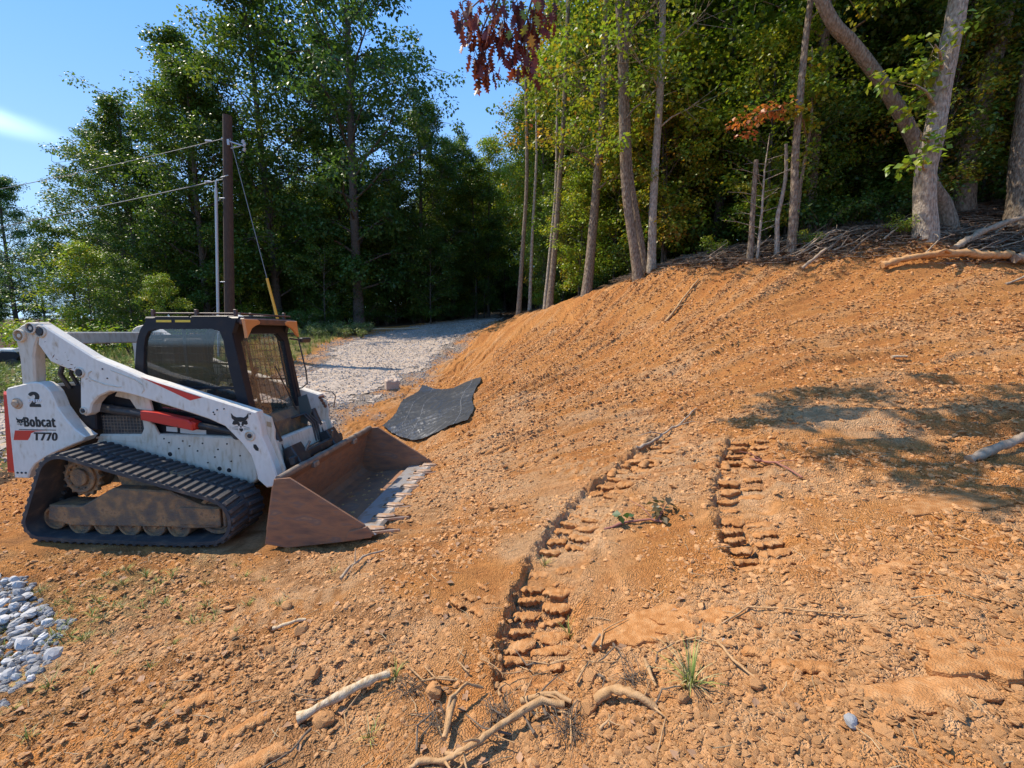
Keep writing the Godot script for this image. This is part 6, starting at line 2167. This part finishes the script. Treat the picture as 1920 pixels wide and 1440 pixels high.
func parked() -> void:
	var t := thing("parked_mower", "small dark mower parked by the road beyond the loader's tail", "mower", on(-18.55, -15.4))
	t.scale = Vector3.ONE * 0.72
	t.rotation.y = 0.5
	var b := MB.new()
	b.slab(V2([[-0.75, 0.30], [0.70, 0.30], [0.85, 0.55], [0.70, 0.78], [0.10, 0.82], [-0.05, 0.55], [-0.70, 0.55]]), -0.32, 0.32, 0.05)
	obj("body", b.mesh(), mats.cab_black, t)
	var h := MB.new()
	h.slab(V2([[0.12, 0.80], [0.72, 0.76], [0.62, 0.92], [0.2, 0.95]]), -0.28, 0.28, 0.04)
	obj("hood", h.mesh(), mats.decal_white, t)
	var s := MB.new()
	s.box(Vector3(-0.45, 0.66, 0), Vector3(0.42, 0.12, 0.44), 0.04)
	s.box(Vector3(-0.66, 0.90, 0), Vector3(0.10, 0.42, 0.44), 0.04)
	obj("seat", s.mesh(), mats.seat, t)
	for q in [[-0.5, 0.30, 0.40, 0.30], [-0.5, 0.30, -0.52, 0.30], [0.58, 0.22, 0.38, 0.22], [0.58, 0.22, -0.48, 0.22]]:
		var w := MB.new()
		disc(w, Vector3(q[0], q[1], q[2]), q[3], -0.06, 0.10, 20, 0.03)
		obj("wheel", w.mesh(), mats.rubber, t)
	var st := MB.new()
	st.tube([Vector3(0.05, 0.8, 0), Vector3(-0.12, 1.05, 0)], [0.02, 0.02], 8)
	st.lathe([Vector2(0.14, 0), Vector2(0.16, 0.01), Vector2(0.14, 0.02)], 18, Transform3D(Basis(Vector3.BACK, 0.6), Vector3(-0.12, 1.05, 0)))
	obj("steering_wheel", st.mesh(), mats.black_paint, t)

func build_debris() -> void:
	# clods: real lumps of soil, too many to count
	var kinds := []
	for k in 5:
		var mb := MB.new()
		mb.lump(Vector3(rng.randf_range(0.8, 1.4), rng.randf_range(0.35, 0.6), rng.randf_range(0.7, 1.1)), rng, 4, 6, 0.55)
		kinds.append(mb.mesh())
	var where := [[], [], [], [], []]
	var tints := [[], [], [], [], []]
	var total := 0
	for k in 150000:
		var d := 1.0 + 11.0 * pow(rng.randf(), 1.6)
		var a := rng.randf_range(-0.95, 0.95)
		var x := d * sin(a) * 1.15
		var z := -d * cos(a)
		var rough := n_big.get_noise_2d(x * 1.7 + 50.0, z * 1.7) + 0.7 * n_mid.get_noise_2d(x * 1.2, z * 1.2)
		if rough < rng.randf_range(-0.55, 0.6):
			continue
		var q := machine_at.affine_inverse() * Vector3(x, 0, z)
		if q.x > -0.4 and q.x < 3.35 and absf(q.z) < 1.08:
			continue
		if x < -2.5 and z > -3.3 and z < -1.2 and x < pile_edge(z) + 0.05 or x < -2.6 and z < -6.4:
			continue
		if x > -2.5 and x < -0.65 and z < -6.8 and z > -10.6:
			continue
		var r := 0.0034 + 0.014 * pow(rng.randf(), 4.5) + 0.0010 * d
		if rng.randf() < 0.006:
			r *= 1.9
		if x > -0.6 and x < 2.6 and z > -5.0 and rut(x, z).x > 0.3 and rng.randf() < 0.75:
			continue
		var j := rng.randi() % 5
		where[j].append(Transform3D(Basis.from_euler(Vector3(rng.randf_range(-0.6, 0.6), rng.randf() * TAU, rng.randf_range(-0.6, 0.6))).scaled(Vector3(r, r, r)), on(x, z, r * 0.2)))
		var s := rng.randf_range(0.85, 1.3)
		var pale := rng.randf()
		tints[j].append(Color(s, s, s).lerp(Color(1.15, 1.35, 1.6) * s, 0.45 * pale * pale))
		total += 1
	# flatter crumbs drawn out along the scrape marks of the bank
	for k in 90000:
		var x := rng.randf_range(-1.6, 10.5)
		var z := -rng.randf_range(3.2, 13.0)
		var far := Vector2(x, z).length()
		var ang := atan2(z + 4.6, x + 4.2)
		var line := n_str.get_noise_2d(ang * 34.0 + 9.0, Vector2(x + 4.2, z + 4.6).length() * 0.16) + 0.7 * n_mid.get_noise_2d(x * 0.8 + 20.0, z * 0.8)
		if line < rng.randf_range(-0.35, 0.75) or absf(x) > -z * 1.25 or z < ridge_z(x) + 0.2:
			continue
		if x < -0.55 and z < -6.5:
			continue
		var q := machine_at.affine_inverse() * Vector3(x, 0, z)
		if q.x < 3.4 and absf(q.z) < 1.1:
			continue
		var r := 0.004 + 0.0010 * far + 0.020 * pow(rng.randf(), 6.0)
		var j := rng.randi() % 5
		where[j].append(Transform3D(Basis.from_euler(Vector3(rng.randf_range(-0.6, 0.6), rng.randf() * TAU, rng.randf_range(-0.6, 0.6))).scaled(Vector3(r, r, r)), on(x, z, r * 0.25)))
		var s := rng.randf_range(0.72, 1.05)
		tints[j].append(Color(s, s, s).lerp(Color(1.05, 1.1, 1.15) * s, 0.3 * rng.randf()))
		total += 1
	for j in 5:
		tag(scatter("dirt", kinds[j], mats.clod, where[j], tints[j]), "crumbled orange clods strewn over the graded clay")
	print("clods ", total)
	tread_ridges()
	# larger clods and stones that can be told apart
	var big := []
	for k in 4:
		var mb := MB.new()
		mb.lump(Vector3(1, rng.randf_range(0.6, 0.8), rng.randf_range(0.7, 0.95)), rng, 8, 12, 0.22)
		big.append(mb.mesh())
	var spots := [[-1.22, -2.22, 0.045, "knobbly clay lump left of the pale broken log"], [-1.45, -2.5, 0.04, "clay lump standing on edge among straw, right of the stone heap"], [-0.80, -1.58, 0.05, "rounded clay cylinder at the bottom edge"], [-0.98, -1.86, 0.045, "dark clay lump with a shadowed hollow below the pale log"], [-1.6, -2.2, 0.03, "small pointed clay lump amid leaves"], [0.30, -1.46, 0.042, "round clay lump between the roots at the bottom"], [0.62, -1.36, 0.03, "small clay lump left of the grass tuft"], [-0.35, -1.68, 0.05, "round clay lump by the tangle of fine roots"], [0.88, -1.36, 0.028, "clay clod right of the grass tuft"]]
	for s in spots:
		var o := obj("clay_clod", big[rng.randi() % 4], mats.clod)
		tag(o, s[3], "clod", "larger clods in the foreground")
		o.scale = Vector3.ONE * s[2]
		rest_on(o, s[0], s[1], s[2] * 0.45, rng.randf() * TAU, rng.randf_range(-0.5, 0.5))
	for s in [[1.045, -1.14, 0.026, "small blue-grey stone near the lower right corner"], [0.90, -1.62, 0.014, "tiny pale stone on the packed clay shelf"]]:
		var o := obj("pebble", big[1], plain(lin(0.24, 0.24, 0.245), 0.95))
		tag(o, s[3], "stone")
		o.scale = Vector3.ONE * s[2]
		rest_on(o, s[0], s[1], s[2] * 0.5, 1.0)
	# roots and sticks of the foreground
	var rg := "torn roots in the foreground"
	stick("root", "long curving root lying across the bottom of the slope", "root", [[-0.38, -1.335], [-0.33, -1.36], [-0.25, -1.345], [-0.20, -1.355, 0.02], [-0.12, -1.38, 0.03], [-0.06, -1.42, 0.03], [0.01, -1.46, 0.035], [0.12, -1.505, 0.035], [0.21, -1.49, 0.01]], 0.010, 0.013, mats.root_wood, [[0.25, 0.05, 0.03, 0.09], [0.5, -0.06, 0.04, 0.04], [0.75, 0.07, 0.02, -0.03]], rg)
	stick("root", "thick pale root arching to the right at the bottom", "root", [[0.335, -1.475, 0.0], [0.39, -1.46, 0.045], [0.43, -1.43, 0.045], [0.47, -1.395, 0.04], [0.53, -1.36, 0.0]], 0.017, 0.013, mats.root_wood, [], rg)
	stick("root", "brown root half buried above the long curving one", "root", [[0.04, -1.56], [0.12, -1.555, 0.02], [0.18, -1.54, 0.015], [0.24, -1.50]], 0.012, 0.009, mats.root_wood, [[0.4, 0.09, 0.01, 0.05]], rg)
	stick("root", "short stout stick standing over the long root", "stick", [[-0.245, -1.60, 0.03], [-0.262, -1.42, 0.02]], 0.013, 0.012, mats.root_wood, [], rg)
	stick("root", "bowed root looping over the tangle", "root", [[-0.265, -1.48, 0.0], [-0.262, -1.58, 0.05], [-0.20, -1.64, 0.06], [-0.13, -1.67, 0.0]], 0.008, 0.006, mats.root_wood, [[0.5, 0.05, 0.03, -0.03]], rg)
	stick("log", "pale broken birch log lying in the foreground", "log", [[-0.925, -1.60, 0.0], [-0.80, -1.67, 0.025], [-0.66, -1.74, 0.03], [-0.575, -1.78, 0.02]], 0.022, 0.018, mats.pale_wood, [])
	stick("stick", "short pale peeled stick left of the middle foreground", "stick", [[-1.42, -2.28, 0.0], [-1.33, -2.30, 0.015], [-1.245, -2.33]], 0.012, 0.010, mats.pale_wood)
	stick("stick", "forked grey branch in front of the bucket's near corner", "stick", [[-1.24, -2.83, 0.0], [-1.21, -2.96, 0.03], [-1.16, -3.08, 0.03], [-1.02, -3.16, 0.03]], 0.012, 0.007, mats.dead_wood, [[0.55, -0.03, 0.06, -0.10], [0.5, 0.02, 0.02, 0.16]])
	stick("stick", "long reddish stalk of an uprooted plant lying on the slope", "stick", [[0.66, -2.86], [0.82, -2.87, 0.02], [0.98, -2.84, 0.02], [1.05, -2.80]], 0.009, 0.007, mats.red_stem, [[0.9, 0.16, 0.08, -0.18], [0.95, 0.05, 0.10, -0.05], [0.85, -0.12, 0.06, -0.20]])
	stick("stick", "pale forked branch lying across the mid slope", "stick", [[1.26, -4.20], [1.55, -4.35, 0.02], [1.85, -4.55, 0.02], [2.15, -4.85, 0.02]], 0.017, 0.006, mats.dead_wood, [[0.6, 0.30, 0.03, -0.02], [0.35, -0.3, 0.02, 0.14]])
	stick("stick", "red-brown branch lying beside the right rut", "stick", [[2.02, -3.48], [2.10, -3.25, 0.02], [2.12, -2.98, 0.01]], 0.011, 0.005, mats.red_stem, [[0.3, -0.14, 0.05, -0.12], [0.5, 0.10, 0.03, 0.05]])
	stick("stick", "stout branch jutting in at the right edge", "stick", [[3.32, -2.98, 0.0], [3.62, -3.05, 0.06], [4.1, -3.2, 0.10]], 0.028, 0.034, mats.dead_wood)
	stick("stick", "short pale chip of wood high on the slope", "stick", [[4.95, -5.55], [5.15, -5.55]], 0.02, 0.014, mats.pale_wood)
	stick("stick", "small twig stuck upright in the clay above the arching root", "stick", [[0.38, -1.80, 0.0], [0.405, -1.765, 0.07]], 0.008, 0.006, mats.dead_wood)
	stick("root", "fine dark root trailing across the right foreground", "root", [[0.93, -1.72], [1.08, -1.78, 0.01], [1.30, -1.66, 0.01], [1.5, -1.55]], 0.004, 0.003, mats.root_wood, [], rg)
	stick("root", "thin root hanging down the crumbled edge right of centre", "root", [[0.85, -1.58, 0.03], [0.86, -1.48, 0.02], [0.90, -1.38]], 0.007, 0.005, mats.root_wood, [], rg)
	stick("root", "short root poking down the broken shelf", "root", [[0.55, -1.58, 0.03], [0.56, -1.46]], 0.008, 0.006, mats.root_wood, [], rg)
	stick("root", "root on the upper slope under the wood's edge", "root", [[3.3, -9.3], [3.9, -9.9, 0.03], [4.4, -10.3, 0.03]], 0.03, 0.015, mats.root_wood, [[0.4, 0.3, 0.02, 0.2]])
	# smaller broken roots among them
	for k in 34:
		var x := rng.randf_range(-0.95, 0.75)
		var z := rng.randf_range(-1.78, -1.32)
		var a := rng.randf() * TAU
		var l := rng.randf_range(0.07, 0.24)
		stick("root", "thin broken root lying among the larger roots at the bottom", "root", [[x, z, rng.randf_range(-0.01, 0.01)], [x + cos(a) * l * 0.5, z + sin(a) * l * 0.5, rng.randf_range(0.0, 0.035)], [x + cos(a + 0.5) * l, z + sin(a + 0.5) * l, rng.randf_range(-0.01, 0.03)]], rng.randf_range(0.003, 0.008), 0.002, mats.root_wood if k % 3 else mats.twig, [[0.5, rng.randf_range(-0.05, 0.05), 0.02, rng.randf_range(-0.05, 0.05)]], "small roots in the foreground")
	# tangles of fine root hair
	for q in [[-0.46, -1.72, "tangle of fine rootlets beside the pale log"], [0.22, -1.40, "mat of fine rootlets under the arching root"], [-0.05, -1.50, "tangle of fine rootlets in the hollow behind the long root"], [-0.30, -1.52, "dark tangle of rootlets under the bowed root"], [0.50, -1.52, "sparse rootlets left of the grass tuft"]]:
		var t := thing("root_tangle", q[2], "root", on(q[0], q[1]), rg)
		var mb := MB.new()
		for k in 46:
			var a := rng.randf() * TAU
			var p := Vector3(rng.randf_range(-0.05, 0.05), 0.0, rng.randf_range(-0.04, 0.04))
			var d := Vector3(cos(a), 0, sin(a)) * rng.randf_range(0.04, 0.15)
			mb.tube([p, p + d * 0.5 + Vector3(0, rng.randf_range(0.01, 0.06), 0), p + d + Vector3(0, rng.randf_range(-0.01, 0.02), 0)], [0.0018, 0.0014, 0.0008], 3, false)
		obj("rootlets", mb.mesh(), mats.twig, t)
	# loose straws and twigs all over
	var straw := MB.new()
	straw.tube([Vector3(-0.5, 0, 0), Vector3(-0.1, 0.05, 0.06), Vector3(0.5, 0.0, 0.0)], [0.022, 0.02, 0.012], 4)
	var sm := straw.mesh()
	var sw := []
	var st := []
	for k in 1500:
		var d := 1.1 + 8.0 * pow(rng.randf(), 1.4)
		var a := rng.randf_range(-0.95, 0.95)
		var x := d * sin(a) * 1.15
		var z := -d * cos(a)
		if x > -0.4 and rng.randf() < 0.55:
			continue
		var q := machine_at.affine_inverse() * Vector3(x, 0, z)
		if q.x > -0.6 and q.x < 3.6 and absf(q.z) < 1.15:
			continue
		var l := rng.randf_range(0.03, 0.14)
		sw.append(Transform3D(Basis.from_euler(Vector3(rng.randf_range(-0.2, 0.2), rng.randf() * TAU, rng.randf_range(-0.15, 0.15))).scaled(Vector3(l, l * 0.6 + 0.02, l * 0.6 + 0.02)), on(x, z, 0.006)))
		var g := rng.randf_range(0.5, 1.1)
		st.append(Color(0.46 * g, 0.33 * g, 0.18 * g))
	tag(scatter("litter", sm, mats.dry, sw, st), "straws and thin twigs strewn over the clay")
	# fallen leaves
	var lm := MB.new()
	lm.leaf(Vector3(-0.5, 0, 0), Vector3.RIGHT, Vector3.BACK, 1.0, 0.33, 0.16)
	lm.leaf(Vector3(-0.35, 0.02, 0), Vector3(0.9, 0.2, 0.3).normalized(), Vector3(-0.3, 0, 0.9).normalized(), 0.7, 0.22, -0.1)
	var lw := []
	var lt := []
	for k in 520:
		var d := 1.2 + 6.0 * pow(rng.randf(), 1.3)
		var a := rng.randf_range(-0.95, 0.6)
		var x := d * sin(a) * 1.15
		var z := -d * cos(a)
		var q := machine_at.affine_inverse() * Vector3(x, 0, z)
		if q.x > -0.6 and q.x < 3.6 and absf(q.z) < 1.15 or x > 0.0 and rng.randf() < 0.6:
			continue
		var l := rng.randf_range(0.022, 0.06)
		lw.append(Transform3D(Basis.from_euler(Vector3(rng.randf_range(-0.35, 0.35), rng.randf() * TAU, rng.randf_range(-0.35, 0.35))).scaled(Vector3(l, l, l)), on(x, z, 0.008)))
		var g := rng.randf_range(0.6, 1.15)
		lt.append(Color(0.38 * g, 0.21 * g, 0.11 * g))
	tag(scatter("fallen_leaves", lm.mesh(), mats.dry, lw, lt), "dry brown leaves scattered over the near clay")
	# litter on the woods floor along the bank's top
	var bw := []
	var bt := []
	var bw2 := []
	var bt2 := []
	for k in 26000:
		var x := rng.randf_range(3.4, 15.0)
		var z := ridge_z(x) + 0.7 - 5.5 * pow(rng.randf(), 1.3)
		if clay_at(x, z) > rng.randf() * 1.3:
			continue
		var g := rng.randf_range(0.45, 1.2)
		if k % 3:
			var l := rng.randf_range(0.06, 0.13)
			bw.append(Transform3D(Basis.from_euler(Vector3(rng.randf_range(-0.5, 0.5), rng.randf() * TAU, rng.randf_range(-0.5, 0.5))).scaled(Vector3(l, l, l)), on(x, z, 0.02)))
			bt.append(Color(0.30 * g, 0.17 * g, 0.10 * g))
		else:
			var l := rng.randf_range(0.15, 0.7)
			bw2.append(Transform3D(Basis.from_euler(Vector3(rng.randf_range(-0.2, 0.2), rng.randf() * TAU, rng.randf_range(-0.2, 0.25))).scaled(Vector3(l, l * 0.3 + 0.06, l * 0.3 + 0.06)), on(x, z, 0.03)))
			bt2.append(Color(0.26 * g, 0.19 * g, 0.13 * g))
	tag(scatter("leaf_litter", lm.mesh(), mats.dry, bw, bt), "brown leaf litter along the top of the bank")
	tag(scatter("twig_litter", sm, mats.dry, bw2, bt2), "broken twigs among the leaf litter on the bank's top")
	# logs and brush pushed to the edge
	stick("log", "long barkless log lying along the bank's top, orange with clay", "log", [[6.95, -8.25, 0.10], [7.6, -8.15, 0.13], [8.3, -8.05, 0.13], [9.0, -7.95, 0.13]], 0.055, 0.075, mats.clay_log, [[0.55, -0.5, -0.02, 0.25]])
	stick("log", "grey end of trunk lying right of the barkless log", "log", [[8.95, -7.85, 0.14], [9.8, -7.75, 0.18], [11.2, -7.6, 0.2]], 0.08, 0.10, mats.dead_wood, [[0.2, -0.3, -0.1, 0.5], [0.6, 0.1, 0.3, -0.4]])
	stick("branch", "crooked grey branch rising behind the logs", "branch", [[8.3, -8.3, 0.06], [9.0, -8.55, 0.22], [9.6, -8.6, 0.38], [10.3, -8.5, 0.5], [11.2, -8.4, 0.7]], 0.06, 0.04, mats.dead_wood, [[0.5, 0.3, 0.2, 0.2]])
	stick("branch", "thin bare branch leaning on the clay below the logs", "branch", [[8.3, -7.35, 0.0], [9.0, -7.5, 0.12], [9.5, -7.6, 0.25]], 0.02, 0.012, mats.dead_wood)
	stick("branch", "pale stick poking from the brush at the bank's crumbled edge", "branch", [[6.0, -9.1, 0.03], [6.5, -9.15, 0.22]], 0.035, 0.025, mats.dead_wood)
	var brush := "brush pushed along the bank's edge"
	for k in 64:
		var x := rng.randf_range(4.7, 11.5)
		var z := ridge_z(x) + rng.randf_range(-0.5, 0.7)
		var a := rng.randf_range(-0.5, 0.5) + (0.4 if x < 7.0 else 0.1)
		var l := rng.randf_range(0.35, 1.1)
		stick("brush_branch", "%s dead branch in the brush on the bank's edge, %s" % ["brown" if k % 2 else "grey", beside(Vector3(x, 0, z))], "branch", [[x, z, 0.02], [x + cos(a) * l * 0.5, z + sin(a) * l * 0.3, rng.randf_range(0.05, 0.2)], [x + cos(a) * l, z + sin(a) * l * 0.5, rng.randf_range(0.03, 0.3)]], rng.randf_range(0.010, 0.026), 0.006, mats.twig if k % 2 else mats.dead_wood, [[0.5, rng.randf_range(-0.2, 0.2), 0.12, rng.randf_range(-0.2, 0.2)]], brush)
	# grass tufts
	var cols := [[Color(0.30, 0.32, 0.07), 3.0], [Color(0.42, 0.36, 0.16), 3.0], [Color(0.14, 0.20, 0.04), 1.5]]
	var g1 := obj("grass_tuft", tuft_mesh(70, 0.17, 1.0, cols), mats.dry)
	tag(g1, "large half-dry grass tuft at the bottom right of centre", "grass tuft")
	rest_on(g1, 0.675, -1.42, -0.01)
	var small := tuft_mesh(22, 0.09, 0.9, cols)
	for q in [[0.30, -2.02, "small grass tuft in the left rut"], [-0.58, -1.5, "tiny green tuft at the bottom beside a clay lump"], [-1.36, -2.98, "small green tuft before the bucket"], [0.22, -2.66, "tiny green sprig left of the near rut"], [-0.55, -1.78, "small grass sprig by the pale log"]]:
		var o := obj("grass_tuft", small, mats.dry)
		tag(o, q[2], "grass tuft")
		rest_on(o, q[0], q[1], -0.004, rng.randf() * TAU)
	var vg := []
	for k in 260:
		var x := rng.randf_range(-3.6, -1.5)
		var z := rng.randf_range(-3.3, -1.5)
		if rng.randf() > 0.15 + 0.85 * smoothstep(-1.8, -3.2, x):
			continue
		var r := rng.randf_range(0.5, 1.1)
		vg.append(Transform3D(Basis(Vector3.UP, rng.randf() * TAU).scaled(Vector3(r, r * 0.7, r)), on(x, z, -0.004)))
	tag(scatter("grass", small, mats.dry, vg), "thin dry grass beside the pale stone heap")
	# uprooted plant's withered leaves
	var wl := thing("withered_plant", "withered leaves at the end of the reddish stalk", "plant", on(1.08, -2.86))
	var wm := MB.new()
	wm.colored = true
	clump(wm, Vector3(0, 0.06, 0), Vector3(0.09, 0.06, 0.09), 34, 0.06, [[Color(0.16, 0.11, 0.06), 3.0], [Color(0.09, 0.09, 0.045), 1.5]], 0.3)
	clump(wm, Vector3(-0.28, 0.03, 0.02), Vector3(0.05, 0.02, 0.03), 5, 0.06, [[Color(0.07, 0.14, 0.05), 1.0]], 0.45)
	obj("foliage", wm.mesh(), mats.leaf, wl)

# pressed clay ridges that the track lugs left standing in the ruts, and the broken crust plates beside them
func ridge_mesh(len_m: float, deep: float, high: float, r: RandomNumberGenerator) -> ArrayMesh:
	var st := SurfaceTool.new()
	st.begin(Mesh.PRIMITIVE_TRIANGLES)
	st.set_smooth_group(0)
	var prof := [[0.62, -0.9], [0.50, 0.1], [0.30, 0.62], [0.0, 0.86], [-0.30, 0.92], [-0.50, 0.72], [-0.52, 0.35], [-0.34, -0.1], [-0.32, -0.9]]
	var nu := 16
	var g := []
	var lip := 0.0
	for i in nu + 1:
		var u := i / float(nu)
		lip = lerpf(lip, r.randf_range(-0.9, 0.7), 0.65)
		var e := sqrt(clampf(sin(u * PI) * 1.6, 0.0, 1.0))
		var hh := high * (0.35 + 0.65 * e) * r.randf_range(0.75, 1.2)
		var row := []
		for p in prof:
			var near: float = lip * deep * 0.45 if p[0] < 0.0 else r.randf_range(-0.06, 0.06) * deep
			row.append(Vector3((u - 0.5) * len_m, p[1] * hh, -(p[0] * deep * (0.55 + 0.45 * e) + near) + 0.06 * deep * sin(u * 5.0)))
		g.append(row)
	for i in nu:
		for k in prof.size() - 1:
			for t in [[0, 0], [1, 1], [0, 1], [0, 0], [1, 0], [1, 1]]:
				st.add_vertex(g[i + t[0]][k + t[1]])
	st.generate_normals()
	return st.commit()

func lie(x: float, z: float, turn: float, up: float) -> Transform3D:
	var e := 0.12
	var nrm := Vector3(land(x - e, z) - land(x + e, z), 2.0 * e, land(x, z - e) - land(x, z + e)).normalized()
	var fx := Vector3(cos(turn), 0, -sin(turn))
	fx = (fx - nrm * fx.dot(nrm)).normalized()
	return Transform3D(Basis(fx, nrm, fx.cross(nrm)), Vector3(x, land(x, z) + 0.06 * n_big.get_noise_2d(x, z) + up, z))

func tread_ridges() -> void:
	var soil: Node = get_node("ground")
	var kinds := []
	for k in 7:
		kinds.append(ridge_mesh(rng.randf_range(0.12, 0.19), rng.randf_range(0.05, 0.085), rng.randf_range(0.018, 0.028), rng))
	var tones := []
	for k in 3:
		var m: StandardMaterial3D = mats.crust.duplicate()
		m.albedo_color = [lin(1, 1, 1), lin(0.92, 0.88, 0.82), lin(1.0, 0.95, 0.88)][k]
		tones.append(m)
	for w in [[0, 0.118, 1.0], [1, 0.118, 1.0], [3, 0.15, 0.75], [2, 0.11, 0.8], [4, 0.16, 0.9]]:
		var pts: Array = RUTS[w[0]][0]
		var run := 0.05
		var total := 0.0
		for k in pts.size() - 1:
			total += Vector2(pts[k][0], pts[k][1]).distance_to(Vector2(pts[k + 1][0], pts[k + 1][1]))
		while run < total:
			var left := run
			for k in pts.size() - 1:
				var a := Vector2(pts[k][0], pts[k][1])
				var b := Vector2(pts[k + 1][0], pts[k + 1][1])
				var l := a.distance_to(b)
				if left <= l:
					var d := (b - a) / l
					for side in [-1.0, 1.0]:
						var keep := n_mid.get_noise_2d(run * 1.3 + side * 9.0, w[0] * 7.0)
						if keep < -0.34:
							continue
						var p: Vector2 = a + d * (left + (0.5 * w[1] if side > 0 else 0.0)) + Vector2(-d.y, d.x) * side * 0.085
						var o := obj("clay_ridge", kinds[rng.randi() % 7], tones[rng.randi() % 3], soil)
						var t := lie(p.x, p.y, atan2(-d.x, -d.y) + rng.randf_range(-0.12, 0.12), (-0.052 if w[2] > 0.95 else -0.014) + rng.randf_range(-0.008, 0.004))
						t.basis = t.basis * Basis(Vector3.RIGHT, rng.randf_range(-0.2, 0.2)) * Basis(Vector3.BACK, rng.randf_range(-0.12, 0.12))
						o.transform = Transform3D(t.basis.scaled_local(Vector3.ONE * w[2] * rng.randf_range(0.85, 1.15)), t.origin)
					break
				left -= l
			run += w[1] * rng.randf_range(0.85, 1.25)
	# long rounded rolls and thin crust plates in the right foreground
	for q in [[1.28, -1.22, 0.5, 0.13, -0.1], [1.72, -1.85, 0.4, 0.09, 0.2], [1.1, -1.42, 0.22, 0.07, -0.5], [1.02, -1.52, 0.2, 0.06, -0.6], [-1.02, -1.42, 0.26, 0.09, 0.5], [-1.55, -1.75, 0.26, 0.09, 0.55], [-1.75, -1.95, 0.3, 0.09, 0.5], [-1.15, -1.62, 0.2, 0.07, 0.6], [-2.05, -2.3, 0.3, 0.08, 0.4]]:
		var o := obj("clay_roll", ridge_mesh(q[2], q[3], 0.032, rng), tones[rng.randi() % 3], soil)
		o.transform = lie(q[0], q[1], q[4], -0.018)
	for q in [[0.62, -1.86, 0.24, 0.11, 0.1], [0.86, -1.80, 0.2, 0.10, -0.05], [1.62, -1.30, 0.2, 0.11, -0.3], [2.6, -2.4, 0.3, 0.12, 0.1]]:
		var mb := MB.new()
		var out := []
		var m := 34
		for k in m:
			var a := TAU * k / m
			var s := 1.0 + 0.18 * sin(a * 3.0 + q[0] * 9.0) + 0.12 * sin(a * 7.0 + q[1] * 5.0) + rng.randf_range(-0.12, 0.12)
			out.append(Vector2(cos(a) * q[2] * s, sin(a) * q[3] * s))
		mb.slab(out, -0.03, 0.012, 0.004, Transform3D(Basis(Vector3.RIGHT, -PI / 2), Vector3.ZERO))
		var o := obj("crust_plate", mb.mesh(), tones[rng.randi() % 3], soil)
		o.transform = lie(q[0], q[1], q[4], -0.006)
